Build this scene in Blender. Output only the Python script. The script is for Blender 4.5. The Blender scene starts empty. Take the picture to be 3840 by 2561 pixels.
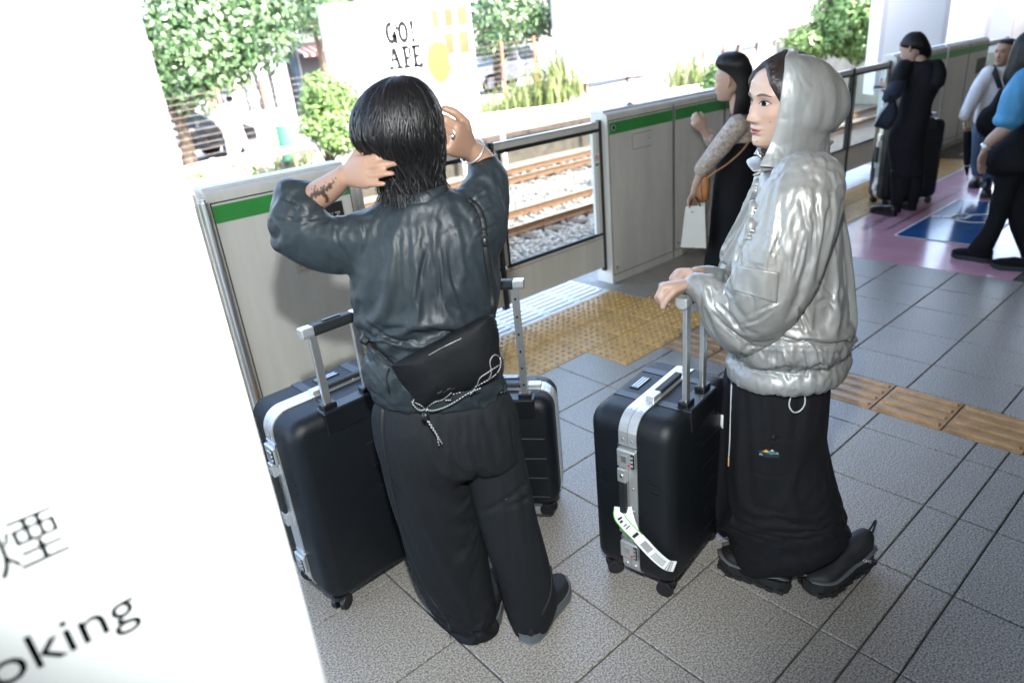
import bpy, bmesh, math, random
import numpy as np
from mathutils import Vector, Matrix, noise as mnoise
random.seed(7); RNG = np.random.default_rng(7)
SC = bpy.context.scene
COL = SC.collection
# ------------------------------------------------------------------ camera
CAM_R = np.array([[0.74822079, -0.65649364, -0.09582152], [-0.32636953, -0.23846634, -0.91466755], [0.57762322, 0.7156465, -0.39268499]])
CAM_C = np.array([-2.921894, -3.156333, 1.668396])
cam_data = bpy.data.cameras.new('camera'); cam = bpy.data.objects.new('camera', cam_data); COL.objects.link(cam)
_m = Matrix.Identity(4)
for i in range(3):
    _m[i][0] = CAM_R[0][i]; _m[i][1] = -CAM_R[1][i]; _m[i][2] = -CAM_R[2][i]; _m[i][3] = CAM_C[i]
cam.matrix_world = _m
cam_data.sensor_width = 36; cam_data.lens = 23.779; cam_data.clip_start = 0.05; cam_data.clip_end = 600
cam_data.dof.use_dof = True; cam_data.dof.focus_distance = 1.95; cam_data.dof.aperture_fstop = 2.6
SC.camera = cam
# ------------------------------------------------------------------ sky, sun, flash, exposure
SUN_EL, SUN_AZ = 44.0, -65.0        # sun stands over the roof behind the camera, to the right
world = bpy.data.worlds.new('World'); SC.world = world; world.use_nodes = True
_nt = world.node_tree; _nt.nodes.clear()
_o = _nt.nodes.new('ShaderNodeOutputWorld'); _b = _nt.nodes.new('ShaderNodeBackground'); _s = _nt.nodes.new('ShaderNodeTexSky')
_s.sky_type = 'NISHITA'; _s.sun_disc = False; _s.sun_elevation = math.radians(SUN_EL)
_sd = np.array([math.cos(math.radians(SUN_AZ)) * math.cos(math.radians(SUN_EL)), math.sin(math.radians(SUN_AZ)) * math.cos(math.radians(SUN_EL)), math.sin(math.radians(SUN_EL))])
_s.dust_density = 3.5; _s.ozone_density = 0.4
_s.sun_rotation = math.atan2(_sd[0], _sd[1])
_b.inputs['Strength'].default_value = 0.15
_nt.links.new(_s.outputs[0], _b.inputs[0]); _nt.links.new(_b.outputs[0], _o.inputs[0])
sun_d = bpy.data.lights.new('sun', 'SUN'); sun_d.energy = 2.1; sun_d.angle = math.radians(0.5); sun_d.color = (1, .95, .88)
sun = bpy.data.objects.new('sun', sun_d); COL.objects.link(sun)
sun.rotation_euler = Vector(_sd).to_track_quat('Z', 'Y').to_euler(); sun.location = (4, -12, 14)
# the photographer's flash gun, just over the lens: the lamp that throws the hard shadows on the gate
FL_POS = CAM_C + CAM_R.T @ np.array([-0.03, -0.30, 0.02])
fl_d = bpy.data.lights.new('camera_flash', 'SPOT'); fl_d.energy = 24; fl_d.shadow_soft_size = 0.025
fl_d.spot_size = math.radians(106); fl_d.spot_blend = 0.6; fl_d.color = (.96, 1, 1)
fl = bpy.data.objects.new('camera_flash', fl_d); COL.objects.link(fl); fl.location = FL_POS
fl.rotation_euler = (-Vector(CAM_R.T @ np.array([-0.17, -0.07, 1.0]))).to_track_quat('Z', 'Y').to_euler()
SC.view_settings.view_transform = 'Standard'; SC.view_settings.look = 'None'
SC.view_settings.exposure = 3.4; SC.view_settings.gamma = 1.0; SC.view_settings.use_curve_mapping = False
SC.render.engine = 'CYCLES'
SC.cycles.max_bounces = 6; SC.cycles.diffuse_bounces = 3; SC.cycles.glossy_bounces = 3; SC.cycles.transparent_max_bounces = 12
SC.cycles.use_denoising = True; SC.cycles.caustics_reflective = False; SC.cycles.caustics_refractive = False

# ------------------------------------------------------------------ survey helpers: a sight line of the photograph -> a point of the place
def ray(x, y):
    return CAM_R.T @ np.array([(x * 1.63333 - 1920) / 2536.4148, (y * 1.63333 - 1280.5) / 2536.4148, 1.0])
def on_z(x, y, z=0.0): d = ray(x, y); return CAM_C + (z - CAM_C[2]) / d[2] * d
def on_y(x, y, Y): d = ray(x, y); return CAM_C + (Y - CAM_C[1]) / d[1] * d
def on_x(x, y, X): d = ray(x, y); return CAM_C + (X - CAM_C[0]) / d[0] * d
def at_d(x, y, dep): return CAM_C + dep * ray(x, y)
class Stand:
    """upright plane through the spot where a thing stands, square to the sight line"""
    def __init__(s, x, y):
        s.p = np.array([x, y, 0.0]); n = s.p - CAM_C; n[2] = 0; s.n = n / np.linalg.norm(n)
        s.r = np.array([s.n[1], -s.n[0], 0.0])                # rightwards in the photograph
    def __call__(s, x, y, off=0.0):
        d = ray(x, y); t = ((s.p - CAM_C) @ s.n + off) / (d @ s.n); return CAM_C + t * d

# ------------------------------------------------------------------ mesh helpers
def nrm(v):
    v = np.asarray(v, float); l = np.linalg.norm(v); return v / l if l > 1e-12 else v
def V3(*a): return np.array(a, float)
def mesh_from(name, V, F, smooth=True):
    me = bpy.data.meshes.new(name); me.from_pydata([tuple(map(float, v)) for v in V], [], [tuple(map(int, f)) for f in F]); me.validate()
    if smooth: me.polygons.foreach_set('use_smooth', [True] * len(me.polygons))
    me.update(); return me
def put(name, me, m=None, parent=None, loc=None, rotz=None, bevel=0, bseg=2, **tags):
    o = bpy.data.objects.new(name, me); COL.objects.link(o)
    if m is not None and me is not None and not me.materials:
        for k in (m if isinstance(m, (list, tuple)) else [m]): me.materials.append(k)
    if loc is not None: o.location = tuple(map(float, loc))
    if rotz is not None: o.rotation_euler = (0, 0, rotz)
    if parent is not None: o.parent = parent
    if bevel:
        b = o.modifiers.new('bevel', 'BEVEL'); b.width = bevel; b.segments = bseg; b.limit_method = 'ANGLE'; b.angle_limit = math.radians(40)
    for k, v in tags.items(): o[k] = v
    return o
def thing(name, label, cat, loc=(0, 0, 0), rotz=0.0, group=None):
    o = bpy.data.objects.new(name, None); COL.objects.link(o); o.empty_display_size = .1
    o.location = tuple(map(float, loc)); o.rotation_euler = (0, 0, rotz); o['label'] = label; o['category'] = cat
    if group: o['group'] = group
    return o
def tag(o, label, cat, group=None):
    o['label'] = label; o['category'] = cat
    if group: o['group'] = group
    return o
def copy_tree(o, parent=None):
    c = o.copy(); COL.objects.link(c)
    if parent is not None: c.parent = parent; c.matrix_parent_inverse = o.matrix_parent_inverse.copy()
    for ch in list(o.children): copy_tree(ch, c)
    return c
class MB:
    def __init__(s): s.V = []; s.F = []; s.n = 0
    def add(s, V, F):
        V = np.asarray(V, float).reshape(-1, 3); s.V.append(V); s.F += [tuple(i + s.n for i in f) for f in F]; s.n += len(V); return s
    def box(s, x0, x1, y0, y1, z0, z1):
        V = [(x, y, z) for z in (z0, z1) for y in (y0, y1) for x in (x0, x1)]
        return s.add(V, [(0, 2, 3, 1), (4, 5, 7, 6), (0, 1, 5, 4), (2, 6, 7, 3), (0, 4, 6, 2), (1, 3, 7, 5)])
    def obox(s, c, ax, ay, az):            # oriented box: centre + three half axes
        c, ax, ay, az = map(lambda q: np.asarray(q, float), (c, ax, ay, az))
        V = [c + i * ax + j * ay + k * az for k in (-1, 1) for j in (-1, 1) for i in (-1, 1)]
        return s.add(V, [(0, 2, 3, 1), (4, 5, 7, 6), (0, 1, 5, 4), (2, 6, 7, 3), (0, 4, 6, 2), (1, 3, 7, 5)])
    def quad(s, a, b, c, d): return s.add([a, b, c, d], [(0, 1, 2, 3)])
    def poly(s, pts): return s.add(pts, [tuple(range(len(pts)))])
    def prism(s, pts, d):                  # polygon pushed along d
        n = len(pts); P = np.asarray(pts, float); Q = P + np.asarray(d, float)
        return s.add(np.vstack([P, Q]), [tuple(range(n))[::-1], tuple(range(n, 2 * n))] + [(i, (i + 1) % n, n + (i + 1) % n, n + i) for i in range(n)])
    def tube(s, pts, r, seg=8, caps=True, flat=1.0, up=None, smooth=0):
        V, F = tube(pts, r, seg, caps, flat, up, smooth); return s.add(V, F)
    def cyl(s, a, b, r, seg=16, r2=None): return s.tube([a, b], [r, r if r2 is None else r2], seg)
    def data(s): return (np.vstack(s.V) if s.V else np.zeros((0, 3))), s.F
    def mesh(s, name, smooth=False): V, F = s.data(); return mesh_from(name, V, F, smooth)
    def put(s, name, m, parent=None, smooth=False, **k): return put(name, s.mesh(name, smooth), m, parent, **k)
def crom(P, n):                            # catmull-rom resample of rows to n rows
    P = np.asarray(P, float); k = len(P)
    if k == 1: return np.repeat(P, n, 0)
    if k == 2: t = np.linspace(0, 1, n)[:, None]; return P[0] * (1 - t) + P[1] * t
    Q = np.vstack([2 * P[0] - P[1], P, 2 * P[-1] - P[-2]])
    t = np.linspace(0, k - 1 - 1e-9, n); i = t.astype(int); f = (t - i)[:, None]
    a, b, c, d = Q[i], Q[i + 1], Q[i + 2], Q[i + 3]
    return .5 * ((2 * b) + (-a + c) * f + (2 * a - 5 * b + 4 * c - d) * f ** 2 + (-a + 3 * b - 3 * c + d) * f ** 3)
def grid_faces(n, m, close=True, base=0):
    F = []
    for i in range(n - 1):
        for j in range(m if close else m - 1):
            k = (j + 1) % m; F.append((base + i * m + j, base + i * m + k, base + (i + 1) * m + k, base + (i + 1) * m + j))
    return F
def tube(pts, r, seg=8, caps=True, flat=1.0, up=None, smooth=0):
    P = np.asarray(pts, float); R = np.asarray(r, float)
    if R.ndim == 0: R = np.full(len(P), float(R))
    if R.ndim == 1: R = np.stack([R, R * flat], 1)
    if smooth: P = crom(P, smooth); R = np.maximum(crom(R, smooth), 1e-5)
    T = np.gradient(P, axis=0); T /= np.linalg.norm(T, axis=1)[:, None] + 1e-12
    if up is None: up = V3(0, 0, 1) if abs(T[0] @ V3(0, 0, 1)) < .9 else V3(1, 0, 0)
    u = nrm(np.cross(up, T[0])); V = []; a = np.linspace(0, 2 * math.pi, seg, endpoint=False)
    for i in range(len(P)):
        u = nrm(u - (u @ T[i]) * T[i]); w = np.cross(T[i], u)
        V.append(P[i] + np.outer(np.cos(a), u) * R[i, 0] + np.outer(np.sin(a), w) * R[i, 1])
    V = np.vstack(V); F = grid_faces(len(P), seg)
    if caps:
        F.append(tuple(range(seg))[::-1]); F.append(tuple((len(P) - 1) * seg + j for j in range(seg)))
    return V, F
def capsule(pts, r, seg=14, smooth=0, flat=1.0, up=None):     # tube with rounded ends
    P = np.asarray(pts, float); R = np.asarray(r, float)
    if R.ndim == 0: R = np.full(len(P), float(R))
    if smooth: P = crom(P, smooth); R = np.maximum(crom(R[:, None], smooth)[:, 0], 1e-4)
    a = nrm(P[0] - P[1]); b = nrm(P[-1] - P[-2]); k = [.25, .55, .8, .97]
    pre = [P[0] + a * R[0] * q for q in k[::-1]]; prr = [R[0] * math.sqrt(1 - q * q) for q in k[::-1]]
    post = [P[-1] + b * R[-1] * q for q in k]; por = [R[-1] * math.sqrt(1 - q * q) for q in k]
    return tube(np.vstack([pre, P, post]), np.concatenate([prr, R, por]), seg, True, flat, up)
def loft(rows, n=40, seg=40, ex=2.0, caps=True):
    """rows: (centre, half-width vector, half-depth vector); superellipse sections"""
    C = crom([r[0] for r in rows], n); U = crom([r[1] for r in rows], n); W = crom([r[2] for r in rows], n)
    a = np.linspace(0, 2 * math.pi, seg, endpoint=False)
    ca = np.sign(np.cos(a)) * np.abs(np.cos(a)) ** (2 / ex); sa = np.sign(np.sin(a)) * np.abs(np.sin(a)) ** (2 / ex)
    V = (C[:, None, :] + ca[None, :, None] * U[:, None, :] + sa[None, :, None] * W[:, None, :]).reshape(-1, 3)
    F = grid_faces(n, seg)
    if caps: F.append(tuple(range(seg))[::-1]); F.append(tuple((n - 1) * seg + j for j in range(seg)))
    return V, F
def sil(S, rows, n=40, seg=40, ex=2.0, caps=True):
    """rows of (xl, yl, xr, yr, depth ratio or metres if <0, offset): sections spanning a seen outline, with real depth"""
    R = []
    for xl, yl, xr, yr, q, off in rows:
        a, b = S(xl, yl, off), S(xr, yr, off); u = (b - a) / 2
        dv = -q if q < 0 else q * np.linalg.norm(u)
        R.append(((a + b) / 2, u, S.n * dv))
    return loft(R, n, seg, ex, caps)
def blob(c, rx, ry, rz, ax=None, n=20, seg=28):
    a = np.linspace(0, math.pi, n + 1)[1:-1]; b = np.linspace(0, 2 * math.pi, seg, endpoint=False)
    V = np.stack([np.outer(np.sin(a), np.cos(b)), np.outer(np.sin(a), np.sin(b)), np.outer(np.cos(a), np.ones_like(b))], -1).reshape(-1, 3)
    V = np.vstack([V, [[0, 0, 1], [0, 0, -1]]]) * [rx, ry, rz]
    m = n - 1; F = [(f[3], f[2], f[1], f[0]) for f in grid_faces(m, seg)]
    F += [(m * seg, j, (j + 1) % seg) for j in range(seg)] + [(m * seg + 1, (m - 1) * seg + (j + 1) % seg, (m - 1) * seg + j) for j in range(seg)]
    if ax is not None: V = V @ np.asarray(ax, float)
    return V + np.asarray(c, float), F
def fuse(parts, voxel=.006, smooth=3, name='fused'):
    """many closed shapes -> one continuous surface (voxel remesh), back as arrays"""
    b = MB()
    for V, F in parts: b.add(V, F)
    me = b.mesh(name); o = bpy.data.objects.new(name, me); COL.objects.link(o)
    r = o.modifiers.new('r', 'REMESH'); r.mode = 'VOXEL'; r.voxel_size = voxel
    if smooth: s = o.modifiers.new('s', 'SMOOTH'); s.iterations = smooth; s.factor = .5
    dg = bpy.context.evaluated_depsgraph_get(); e = o.evaluated_get(dg); m2 = e.to_mesh()
    V = np.empty(len(m2.vertices) * 3); m2.vertices.foreach_get('co', V)
    F = [tuple(p.vertices) for p in m2.polygons]; e.to_mesh_clear()
    bpy.data.objects.remove(o); bpy.data.meshes.remove(me)
    return V.reshape(-1, 3), F
def vnormals(V, F):
    N = np.zeros_like(V); F3 = np.array([f[:3] for f in F]); c = np.cross(V[F3[:, 1]] - V[F3[:, 0]], V[F3[:, 2]] - V[F3[:, 0]])
    for k in range(3): np.add.at(N, F3[:, k], c)
    F4 = np.array([f for f in F if len(f) == 4])
    if len(F4):
        c = np.cross(V[F4[:, 2]] - V[F4[:, 0]], V[F4[:, 3]] - V[F4[:, 0]])
        for k in (0, 2, 3): np.add.at(N, F4[:, k], c)
    return N / (np.linalg.norm(N, axis=1)[:, None] + 1e-12)
_perm = RNG.permutation(256); _perm = np.concatenate([_perm, _perm, _perm]); _gr = RNG.normal(size=(256, 3)); _gr /= np.linalg.norm(_gr, axis=1)[:, None]
def perlin(P):
    P = np.asarray(P, float); i = np.floor(P).astype(int); f = P - i; i &= 255; u = f * f * f * (f * (f * 6 - 15) + 10); out = 0
    for dx in (0, 1):
        for dy in (0, 1):
            for dz in (0, 1):
                h = _perm[_perm[_perm[i[:, 0] + dx] + i[:, 1] + dy] + i[:, 2] + dz] & 255
                g = (_gr[h] * (f - [dx, dy, dz])).sum(1)
                out = out + g * (u[:, 0] if dx else 1 - u[:, 0]) * (u[:, 1] if dy else 1 - u[:, 1]) * (u[:, 2] if dz else 1 - u[:, 2])
    return out
def fbm(P, oct=3):
    return sum(perlin(P * 2 ** k + 17.3 * k) / 2 ** k for k in range(oct))
def ridged(P, oct=3):
    return sum((1 - 2.2 * np.abs(perlin(P * 2 ** k + 9.1 * k))) / 2 ** k for k in range(oct))
def crumple(V, F, amp, freq, axes=None, warp=.5, oct=3, mask=None):
    """cloth creases: ridged noise, stretched along the frame 'axes' (rows) by per-axis freq"""
    N = vnormals(V, F); Q = V if axes is None else V @ np.asarray(axes, float).T
    Q = Q * np.asarray(freq, float); Q = Q + warp * np.stack([perlin(Q * .6 + k * 31.7) for k in range(3)], 1)
    d = ridged(Q, oct) * amp
    if mask is not None: d = d * mask
    return V + N * d[:, None]
def creases(V, F, lines, view=None):
    """sharp cloth folds laid along polylines in space: (points, half width m, depth m): a valley flanked by soft ridges"""
    N = vnormals(V, F); D = np.zeros(len(V))
    for pts, w, dep in lines:
        P = crom(pts, max(8, 6 * len(pts))); best = np.full(len(V), 1e9); tb = np.zeros(len(V))
        for k in range(len(P) - 1):
            a, b = P[k], P[k + 1]; ab = b - a; t = np.clip(((V - a) @ ab) / (ab @ ab + 1e-12), 0, 1)
            d = np.linalg.norm(V - a - t[:, None] * ab, axis=1); m = d < best; best[m] = d[m]; tb[m] = (k + t[m]) / (len(P) - 1)
        x = best / w; e = np.clip(np.sin(math.pi * np.clip(tb, .02, .98)) * 1.6, 0, 1)
        D += e * dep * (-np.exp(-x * x * 2.2) + .75 * np.exp(-(x - 1.35) ** 2 * 2.5))
    return V + N * D[:, None]
def relax(V, F, it=2):
    E = np.array([(f[i], f[(i + 1) % len(f)]) for f in F for i in range(len(f))])
    for _ in range(it):
        S = np.zeros_like(V); c = np.zeros(len(V)); np.add.at(S, E[:, 0], V[E[:, 1]]); np.add.at(c, E[:, 0], 1); np.add.at(S, E[:, 1], V[E[:, 0]]); np.add.at(c, E[:, 1], 1)
        V = .5 * V + .5 * S / np.maximum(c, 1)[:, None]
    return V
def biggest(F, n):
    """faces of the largest connected piece"""
    lab = np.arange(n); A = np.array([f[:4] if len(f) >= 4 else (f[0], f[1], f[2], f[2]) for f in F])
    for _ in range(400):
        m = lab[A].min(1); new = lab.copy()
        for k in range(4): np.minimum.at(new, A[:, k], m)
        new = new[new]
        if (new == lab).all(): break
        lab = new
    c = np.bincount(lab[A[:, 0]]); r = c.argmax(); return [f for f, q in zip(F, lab[A[:, 0]] == r) if q]
def drape_cloth(VF, frames=18, shrink=-.08, inner=.012, pin=None, bend=.4, tens=12, grav=1.0, mass=.25, sub=1, cut=None, name='cloth', pre=None):
    """hang a garment as real cloth on a slightly slimmer body: surplus length buckles into natural folds"""
    V, F = VF; V = np.asarray(V, float); N = vnormals(V, F); oi = None
    if inner: oi = put('inner', mesh_from('inner', relax(V - N * inner, F, 1), F)); oi.modifiers.new('c', 'COLLISION'); oi.collision.thickness_outer = .003; oi.collision.cloth_friction = 12
    if pre is not None: V = pre(V, F)
    Fk = F
    if cut is not None:
        C = np.array([V[list(f)].mean(0) for f in F]); Nf = np.array([np.cross(V[f[1]] - V[f[0]], V[f[2]] - V[f[0]]) for f in F]); Nf /= np.linalg.norm(Nf, axis=1)[:, None] + 1e-12; k = ~cut(C, Nf); Fk = [f for f, q in zip(F, k) if q]
        Fk = biggest(Fk, len(V)); us = np.unique(np.concatenate([np.array(f) for f in Fk])); mp = np.full(len(V), -1); mp[us] = np.arange(len(us)); V = V[us]; Fk = [tuple(int(mp[q]) for q in f) for f in Fk]
    o = put(name, mesh_from(name, V, Fk)); w = np.zeros(len(V)) if pin is None else np.clip(pin(V), 0, 1); vg = o.vertex_groups.new(name='pin')
    for i in np.nonzero(w > .001)[0]: vg.add([int(i)], float(w[i]), 'REPLACE')
    m = o.modifiers.new('cl', 'CLOTH'); st = m.settings; st.quality = 5; st.mass = mass; st.air_damping = 1.0
    st.tension_stiffness = st.compression_stiffness = tens; st.shear_stiffness = tens * .6; st.bending_stiffness = bend; st.tension_damping = st.compression_damping = st.shear_damping = 8; st.bending_damping = .8
    st.shrink_min = shrink; st.vertex_group_mass = 'pin'; st.pin_stiffness = 1.0; st.effector_weights.gravity = grav
    cs = m.collision_settings; cs.use_collision = bool(inner); cs.distance_min = .002; cs.collision_quality = 3; cs.use_self_collision = False
    m.point_cache.frame_start = 1; m.point_cache.frame_end = frames; SC.frame_start = 1; SC.frame_end = frames
    if sub: q = o.modifiers.new('s', 'SUBSURF'); q.levels = q.render_levels = sub
    for f in range(1, frames + 1): SC.frame_set(f)
    e = o.evaluated_get(bpy.context.evaluated_depsgraph_get()); m2 = e.to_mesh(); X = np.empty(len(m2.vertices) * 3); m2.vertices.foreach_get('co', X); FF = [tuple(p.vertices) for p in m2.polygons]; e.to_mesh_clear()
    bpy.data.objects.remove(o); 
    if oi: bpy.data.objects.remove(oi)
    SC.frame_set(1); return X.reshape(-1, 3), FF
def near(V, *balls):
    w = np.zeros(len(V))
    for c, r, k in balls: w = np.maximum(w, k * np.clip(1.7 - np.linalg.norm(V - c, axis=1) / r, 0, 1))
    return w
# ------------------------------------------------------------------ materials
def pm(name, col, rough=.5, metal=0.0, var=.0, vscale=8.0, bump=0.0, bscale=60.0, spec=.5, col2=None, detail=4.0, stretch=(1, 1, 1), coat=0.0, sheen=0.0, emit=None, grain=0.0, gscale=900.0, sss=0.0, alpha=None):
    m = bpy.data.materials.new(name); m.use_nodes = True; nt = m.node_tree; b = nt.nodes['Principled BSDF']
    b.inputs['Base Color'].default_value = (*col, 1); b.inputs['Roughness'].default_value = rough; b.inputs['Metallic'].default_value = metal
    b.inputs['Specular IOR Level'].default_value = spec; b.inputs['Coat Weight'].default_value = coat; b.inputs['Sheen Weight'].default_value = sheen
    if sss: b.inputs['Subsurface Weight'].default_value = sss; b.inputs['Subsurface Radius'].default_value = (.012, .004, .002)
    tc = nt.nodes.new('ShaderNodeTexCoord'); mp = nt.nodes.new('ShaderNodeMapping'); mp.inputs['Scale'].default_value = stretch
    nt.links.new(tc.outputs['Object'], mp.inputs[0])
    last = None
    if var or col2:
        nz = nt.nodes.new('ShaderNodeTexNoise'); nz.inputs['Scale'].default_value = vscale; nz.inputs['Detail'].default_value = detail; nz.inputs['Roughness'].default_value = .62
        nt.links.new(mp.outputs[0], nz.inputs['Vector'])
        rp = nt.nodes.new('ShaderNodeValToRGB'); e = rp.color_ramp.elements; e[0].position = .3; e[1].position = .7
        c2 = col2 or tuple(min(1, c * (1 + var)) for c in col); c1 = col if col2 else tuple(c * (1 - var) for c in col)
        e[0].color = (*c1, 1); e[1].color = (*c2, 1); nt.links.new(nz.outputs[0], rp.inputs[0]); last = rp.outputs[0]
    if grain:
        g = nt.nodes.new('ShaderNodeTexNoise'); g.inputs['Scale'].default_value = gscale; g.inputs['Detail'].default_value = 2
        nt.links.new(tc.outputs['Object'], g.inputs['Vector'])
        r2 = nt.nodes.new('ShaderNodeValToRGB'); e = r2.color_ramp.elements; e[0].position = .35; e[1].position = .65
        e[0].color = (1 - grain,) * 3 + (1,); e[1].color = (1 + grain * .6,) * 3 + (1,); nt.links.new(g.outputs[0], r2.inputs[0])
        mx = nt.nodes.new('ShaderNodeMix'); mx.data_type = 'RGBA'; mx.blend_type = 'MULTIPLY'; mx.inputs[0].default_value = 1
        if last is not None: nt.links.new(last, mx.inputs[6])
        else: mx.inputs[6].default_value = (*col, 1)
        nt.links.new(r2.outputs[0], mx.inputs[7]); last = mx.outputs[2]
    if last is not None: nt.links.new(last, b.inputs['Base Color'])
    if bump:
        bn = nt.nodes.new('ShaderNodeTexNoise'); bn.inputs['Scale'].default_value = bscale; bn.inputs['Detail'].default_value = 3
        nt.links.new(mp.outputs[0], bn.inputs['Vector']); bp = nt.nodes.new('ShaderNodeBump'); bp.inputs['Strength'].default_value = min(1, bump); bp.inputs['Distance'].default_value = .002 if bump <= 1 else .002 * bump
        nt.links.new(bn.outputs[0], bp.inputs['Height']); nt.links.new(bp.outputs[0], b.inputs['Normal'])
    if emit: b.inputs['Emission Color'].default_value = (*emit, 1); b.inputs['Emission Strength'].default_value = 1
    return m
def attr_mat(name, rough=.5, spec=.5, sss=0.0, bump=0.0, bscale=300.0):
    """colour carried by the mesh itself (true surface colour, painted per vertex)"""
    m = pm(name, (.5, .5, .5), rough, spec=spec, sss=sss, bump=bump, bscale=bscale); nt = m.node_tree
    a = nt.nodes.new('ShaderNodeAttribute'); a.attribute_name = 'tint'; nt.links.new(a.outputs['Color'], nt.nodes['Principled BSDF'].inputs['Base Color']); return m
def set_tint(me, C):
    a = me.color_attributes.new('tint', 'FLOAT_COLOR', 'POINT'); C = np.asarray(C, float); C4 = np.ones((len(C), 4)); C4[:, :3] = C; a.data.foreach_set('color', C4.ravel())
def glass_mat(name, tint=(.9, .95, .93), refl=.06):
    m = bpy.data.materials.new(name); m.use_nodes = True; nt = m.node_tree; nt.nodes.clear()
    o = nt.nodes.new('ShaderNodeOutputMaterial'); t = nt.nodes.new('ShaderNodeBsdfTransparent'); t.inputs[0].default_value = (*tint, 1)
    g = nt.nodes.new('ShaderNodeBsdfGlossy'); g.inputs['Roughness'].default_value = .02; lw = nt.nodes.new('ShaderNodeLayerWeight'); f = nt.nodes.new('ShaderNodeMath'); f.operation = 'POWER'; f.inputs[1].default_value = 5.0; nt.links.new(lw.outputs['Facing'], f.inputs[0])
    mx = nt.nodes.new('ShaderNodeMixShader'); nt.links.new(f.outputs[0], mx.inputs[0]); nt.links.new(t.outputs[0], mx.inputs[1]); nt.links.new(g.outputs[0], mx.inputs[2]); nt.links.new(mx.outputs[0], o.inputs[0]); return m
def text_mesh(body, size=1.0, ext=0.0, font_space=1.0, align='LEFT', res=3):
    c = bpy.data.curves.new('txt', 'FONT'); c.body = body; c.size = size; c.extrude = ext; c.space_character = font_space; c.align_x = align; c.resolution_u = res
    o = bpy.data.objects.new('txt', c); COL.objects.link(o); dg = bpy.context.evaluated_depsgraph_get(); dg.update()
    me = bpy.data.meshes.new_from_object(o.evaluated_get(dg)); bpy.data.objects.remove(o); bpy.data.curves.remove(c); return me
def text(name, body, size, m, origin, ux, uy, parent=None, align='LEFT', ext=0.0, sx=1.0, bold=0.0, **k):
    """flat lettering lying in the plane (ux, uy) at origin"""
    me = text_mesh(body, size, ext, align=align); n = len(me.vertices); co = np.empty(n * 3); me.vertices.foreach_get('co', co); co = co.reshape(-1, 3)
    ux, uy = nrm(ux), nrm(uy); nz = np.cross(ux, uy)
    W = np.asarray(origin, float) + np.outer(co[:, 0] * sx, ux) + np.outer(co[:, 1], uy) + np.outer(co[:, 2], nz)
    me.vertices.foreach_set('co', W.ravel()); me.update(); me.materials.clear()
    return put(name, me, m, parent, **k)
# ================================================================== MATERIALS
M = {}
M['tile'] = pm('floor_tile', (.34, .315, .28), .33, var=.10, vscale=1.4, grain=.62, gscale=170, bump=.3, bscale=200, spec=.6)
M['joint'] = pm('floor_joint', (.085, .082, .078), .9, var=.4, vscale=30)
M['yellow'] = pm('yellow_tactile', (.56, .33, .10), .34, var=.22, vscale=9, grain=.25, gscale=240, bump=.3, bscale=160, spec=.55)
M['ochre'] = pm('ochre_guide', (.46, .26, .11), .33, var=.3, vscale=13, grain=.25, gscale=260, bump=.3, bscale=160, spec=.55)
M['gatew'] = pm('gate_paint', (.60, .585, .535), .42, var=.09, vscale=3, stretch=(2.2, 2, .35), grain=.05, gscale=500, spec=.45)
M['gatetop'] = pm('gate_top_paint', (.63, .65, .67), .45, var=.05, vscale=9, grain=.06, gscale=300)
M['green'] = pm('green_stripe', (.035, .26, .05), .38, var=.1, vscale=5)
M['dark'] = pm('dark_rubber', (.012, .014, .018), .5)
M['black'] = pm('black_plastic', (.008, .009, .011), .42, var=.2, vscale=40)
M['steel'] = pm('brushed_steel', (.62, .62, .6), .32, metal=1.0, var=.12, vscale=30, stretch=(1, 1, .1))
M['silver'] = pm('silver_aluminium', (.74, .75, .76), .38, metal=.85, var=.05, vscale=60)
M['white'] = pm('white_paint', (.80, .80, .78), .45, var=.03, vscale=6)
M['whited'] = pm('weathered_white', (.74, .73, .69), .6, var=.18, vscale=5)
M['pillar'] = pm('pillar_enamel', (.80, .81, .79), .4, var=.025, vscale=3)
M['ink'] = pm('teal_black_ink', (.02, .045, .06), .5)
M['inkblack'] = pm('black_ink', (.015, .015, .017), .5)
M['grating'] = pm('white_grating', (.76, .78, .77), .4, var=.08, vscale=14)
M['glass'] = glass_mat('door_glass')
M['concrete'] = pm('concrete', (.36, .35, .33), .85, var=.25, vscale=3, bump=.6, bscale=30)
M['ballast'] = pm('ballast_stone', (.27, .25, .235), .9, var=.35, vscale=18, bump=.5, bscale=60)
M['bed'] = pm('track_bed', (.17, .145, .125), .95, var=.35, vscale=9, grain=.4, gscale=60, bump=1.5, bscale=40)
M['rust'] = pm('rusty_rail', (.10, .05, .026), .75, var=.3, vscale=12)
M['railtop'] = pm('polished_rail_head', (.55, .52, .48), .3, metal=.8)
M['sleeper'] = pm('sleeper_wood', (.06, .042, .03), .9, var=.4, vscale=12, stretch=(6, .6, 1))
M['street'] = pm('street_asphalt', (.30, .30, .29), .9, var=.15, vscale=2)
M['roof'] = pm('canopy_ceiling', (.56, .51, .44), .7)
M['wallb'] = pm('back_wall_panel', (.34, .33, .31), .6)
M['pink'] = pm('pink_floor_sheet', (.62, .33, .40), .17, var=.12, vscale=4, spec=.7)
M['blue'] = pm('blue_floor_print', (.02, .09, .27), .16, spec=.7)
M['greyedge'] = pm('grey_kerb_strip', (.42, .44, .45), .4, var=.1, vscale=6)

def struct(name, mb, m, parent=None, **k):
    o = mb.put(name, m, parent, **k)
    if parent is None: o['kind'] = 'structure'
    return o
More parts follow.
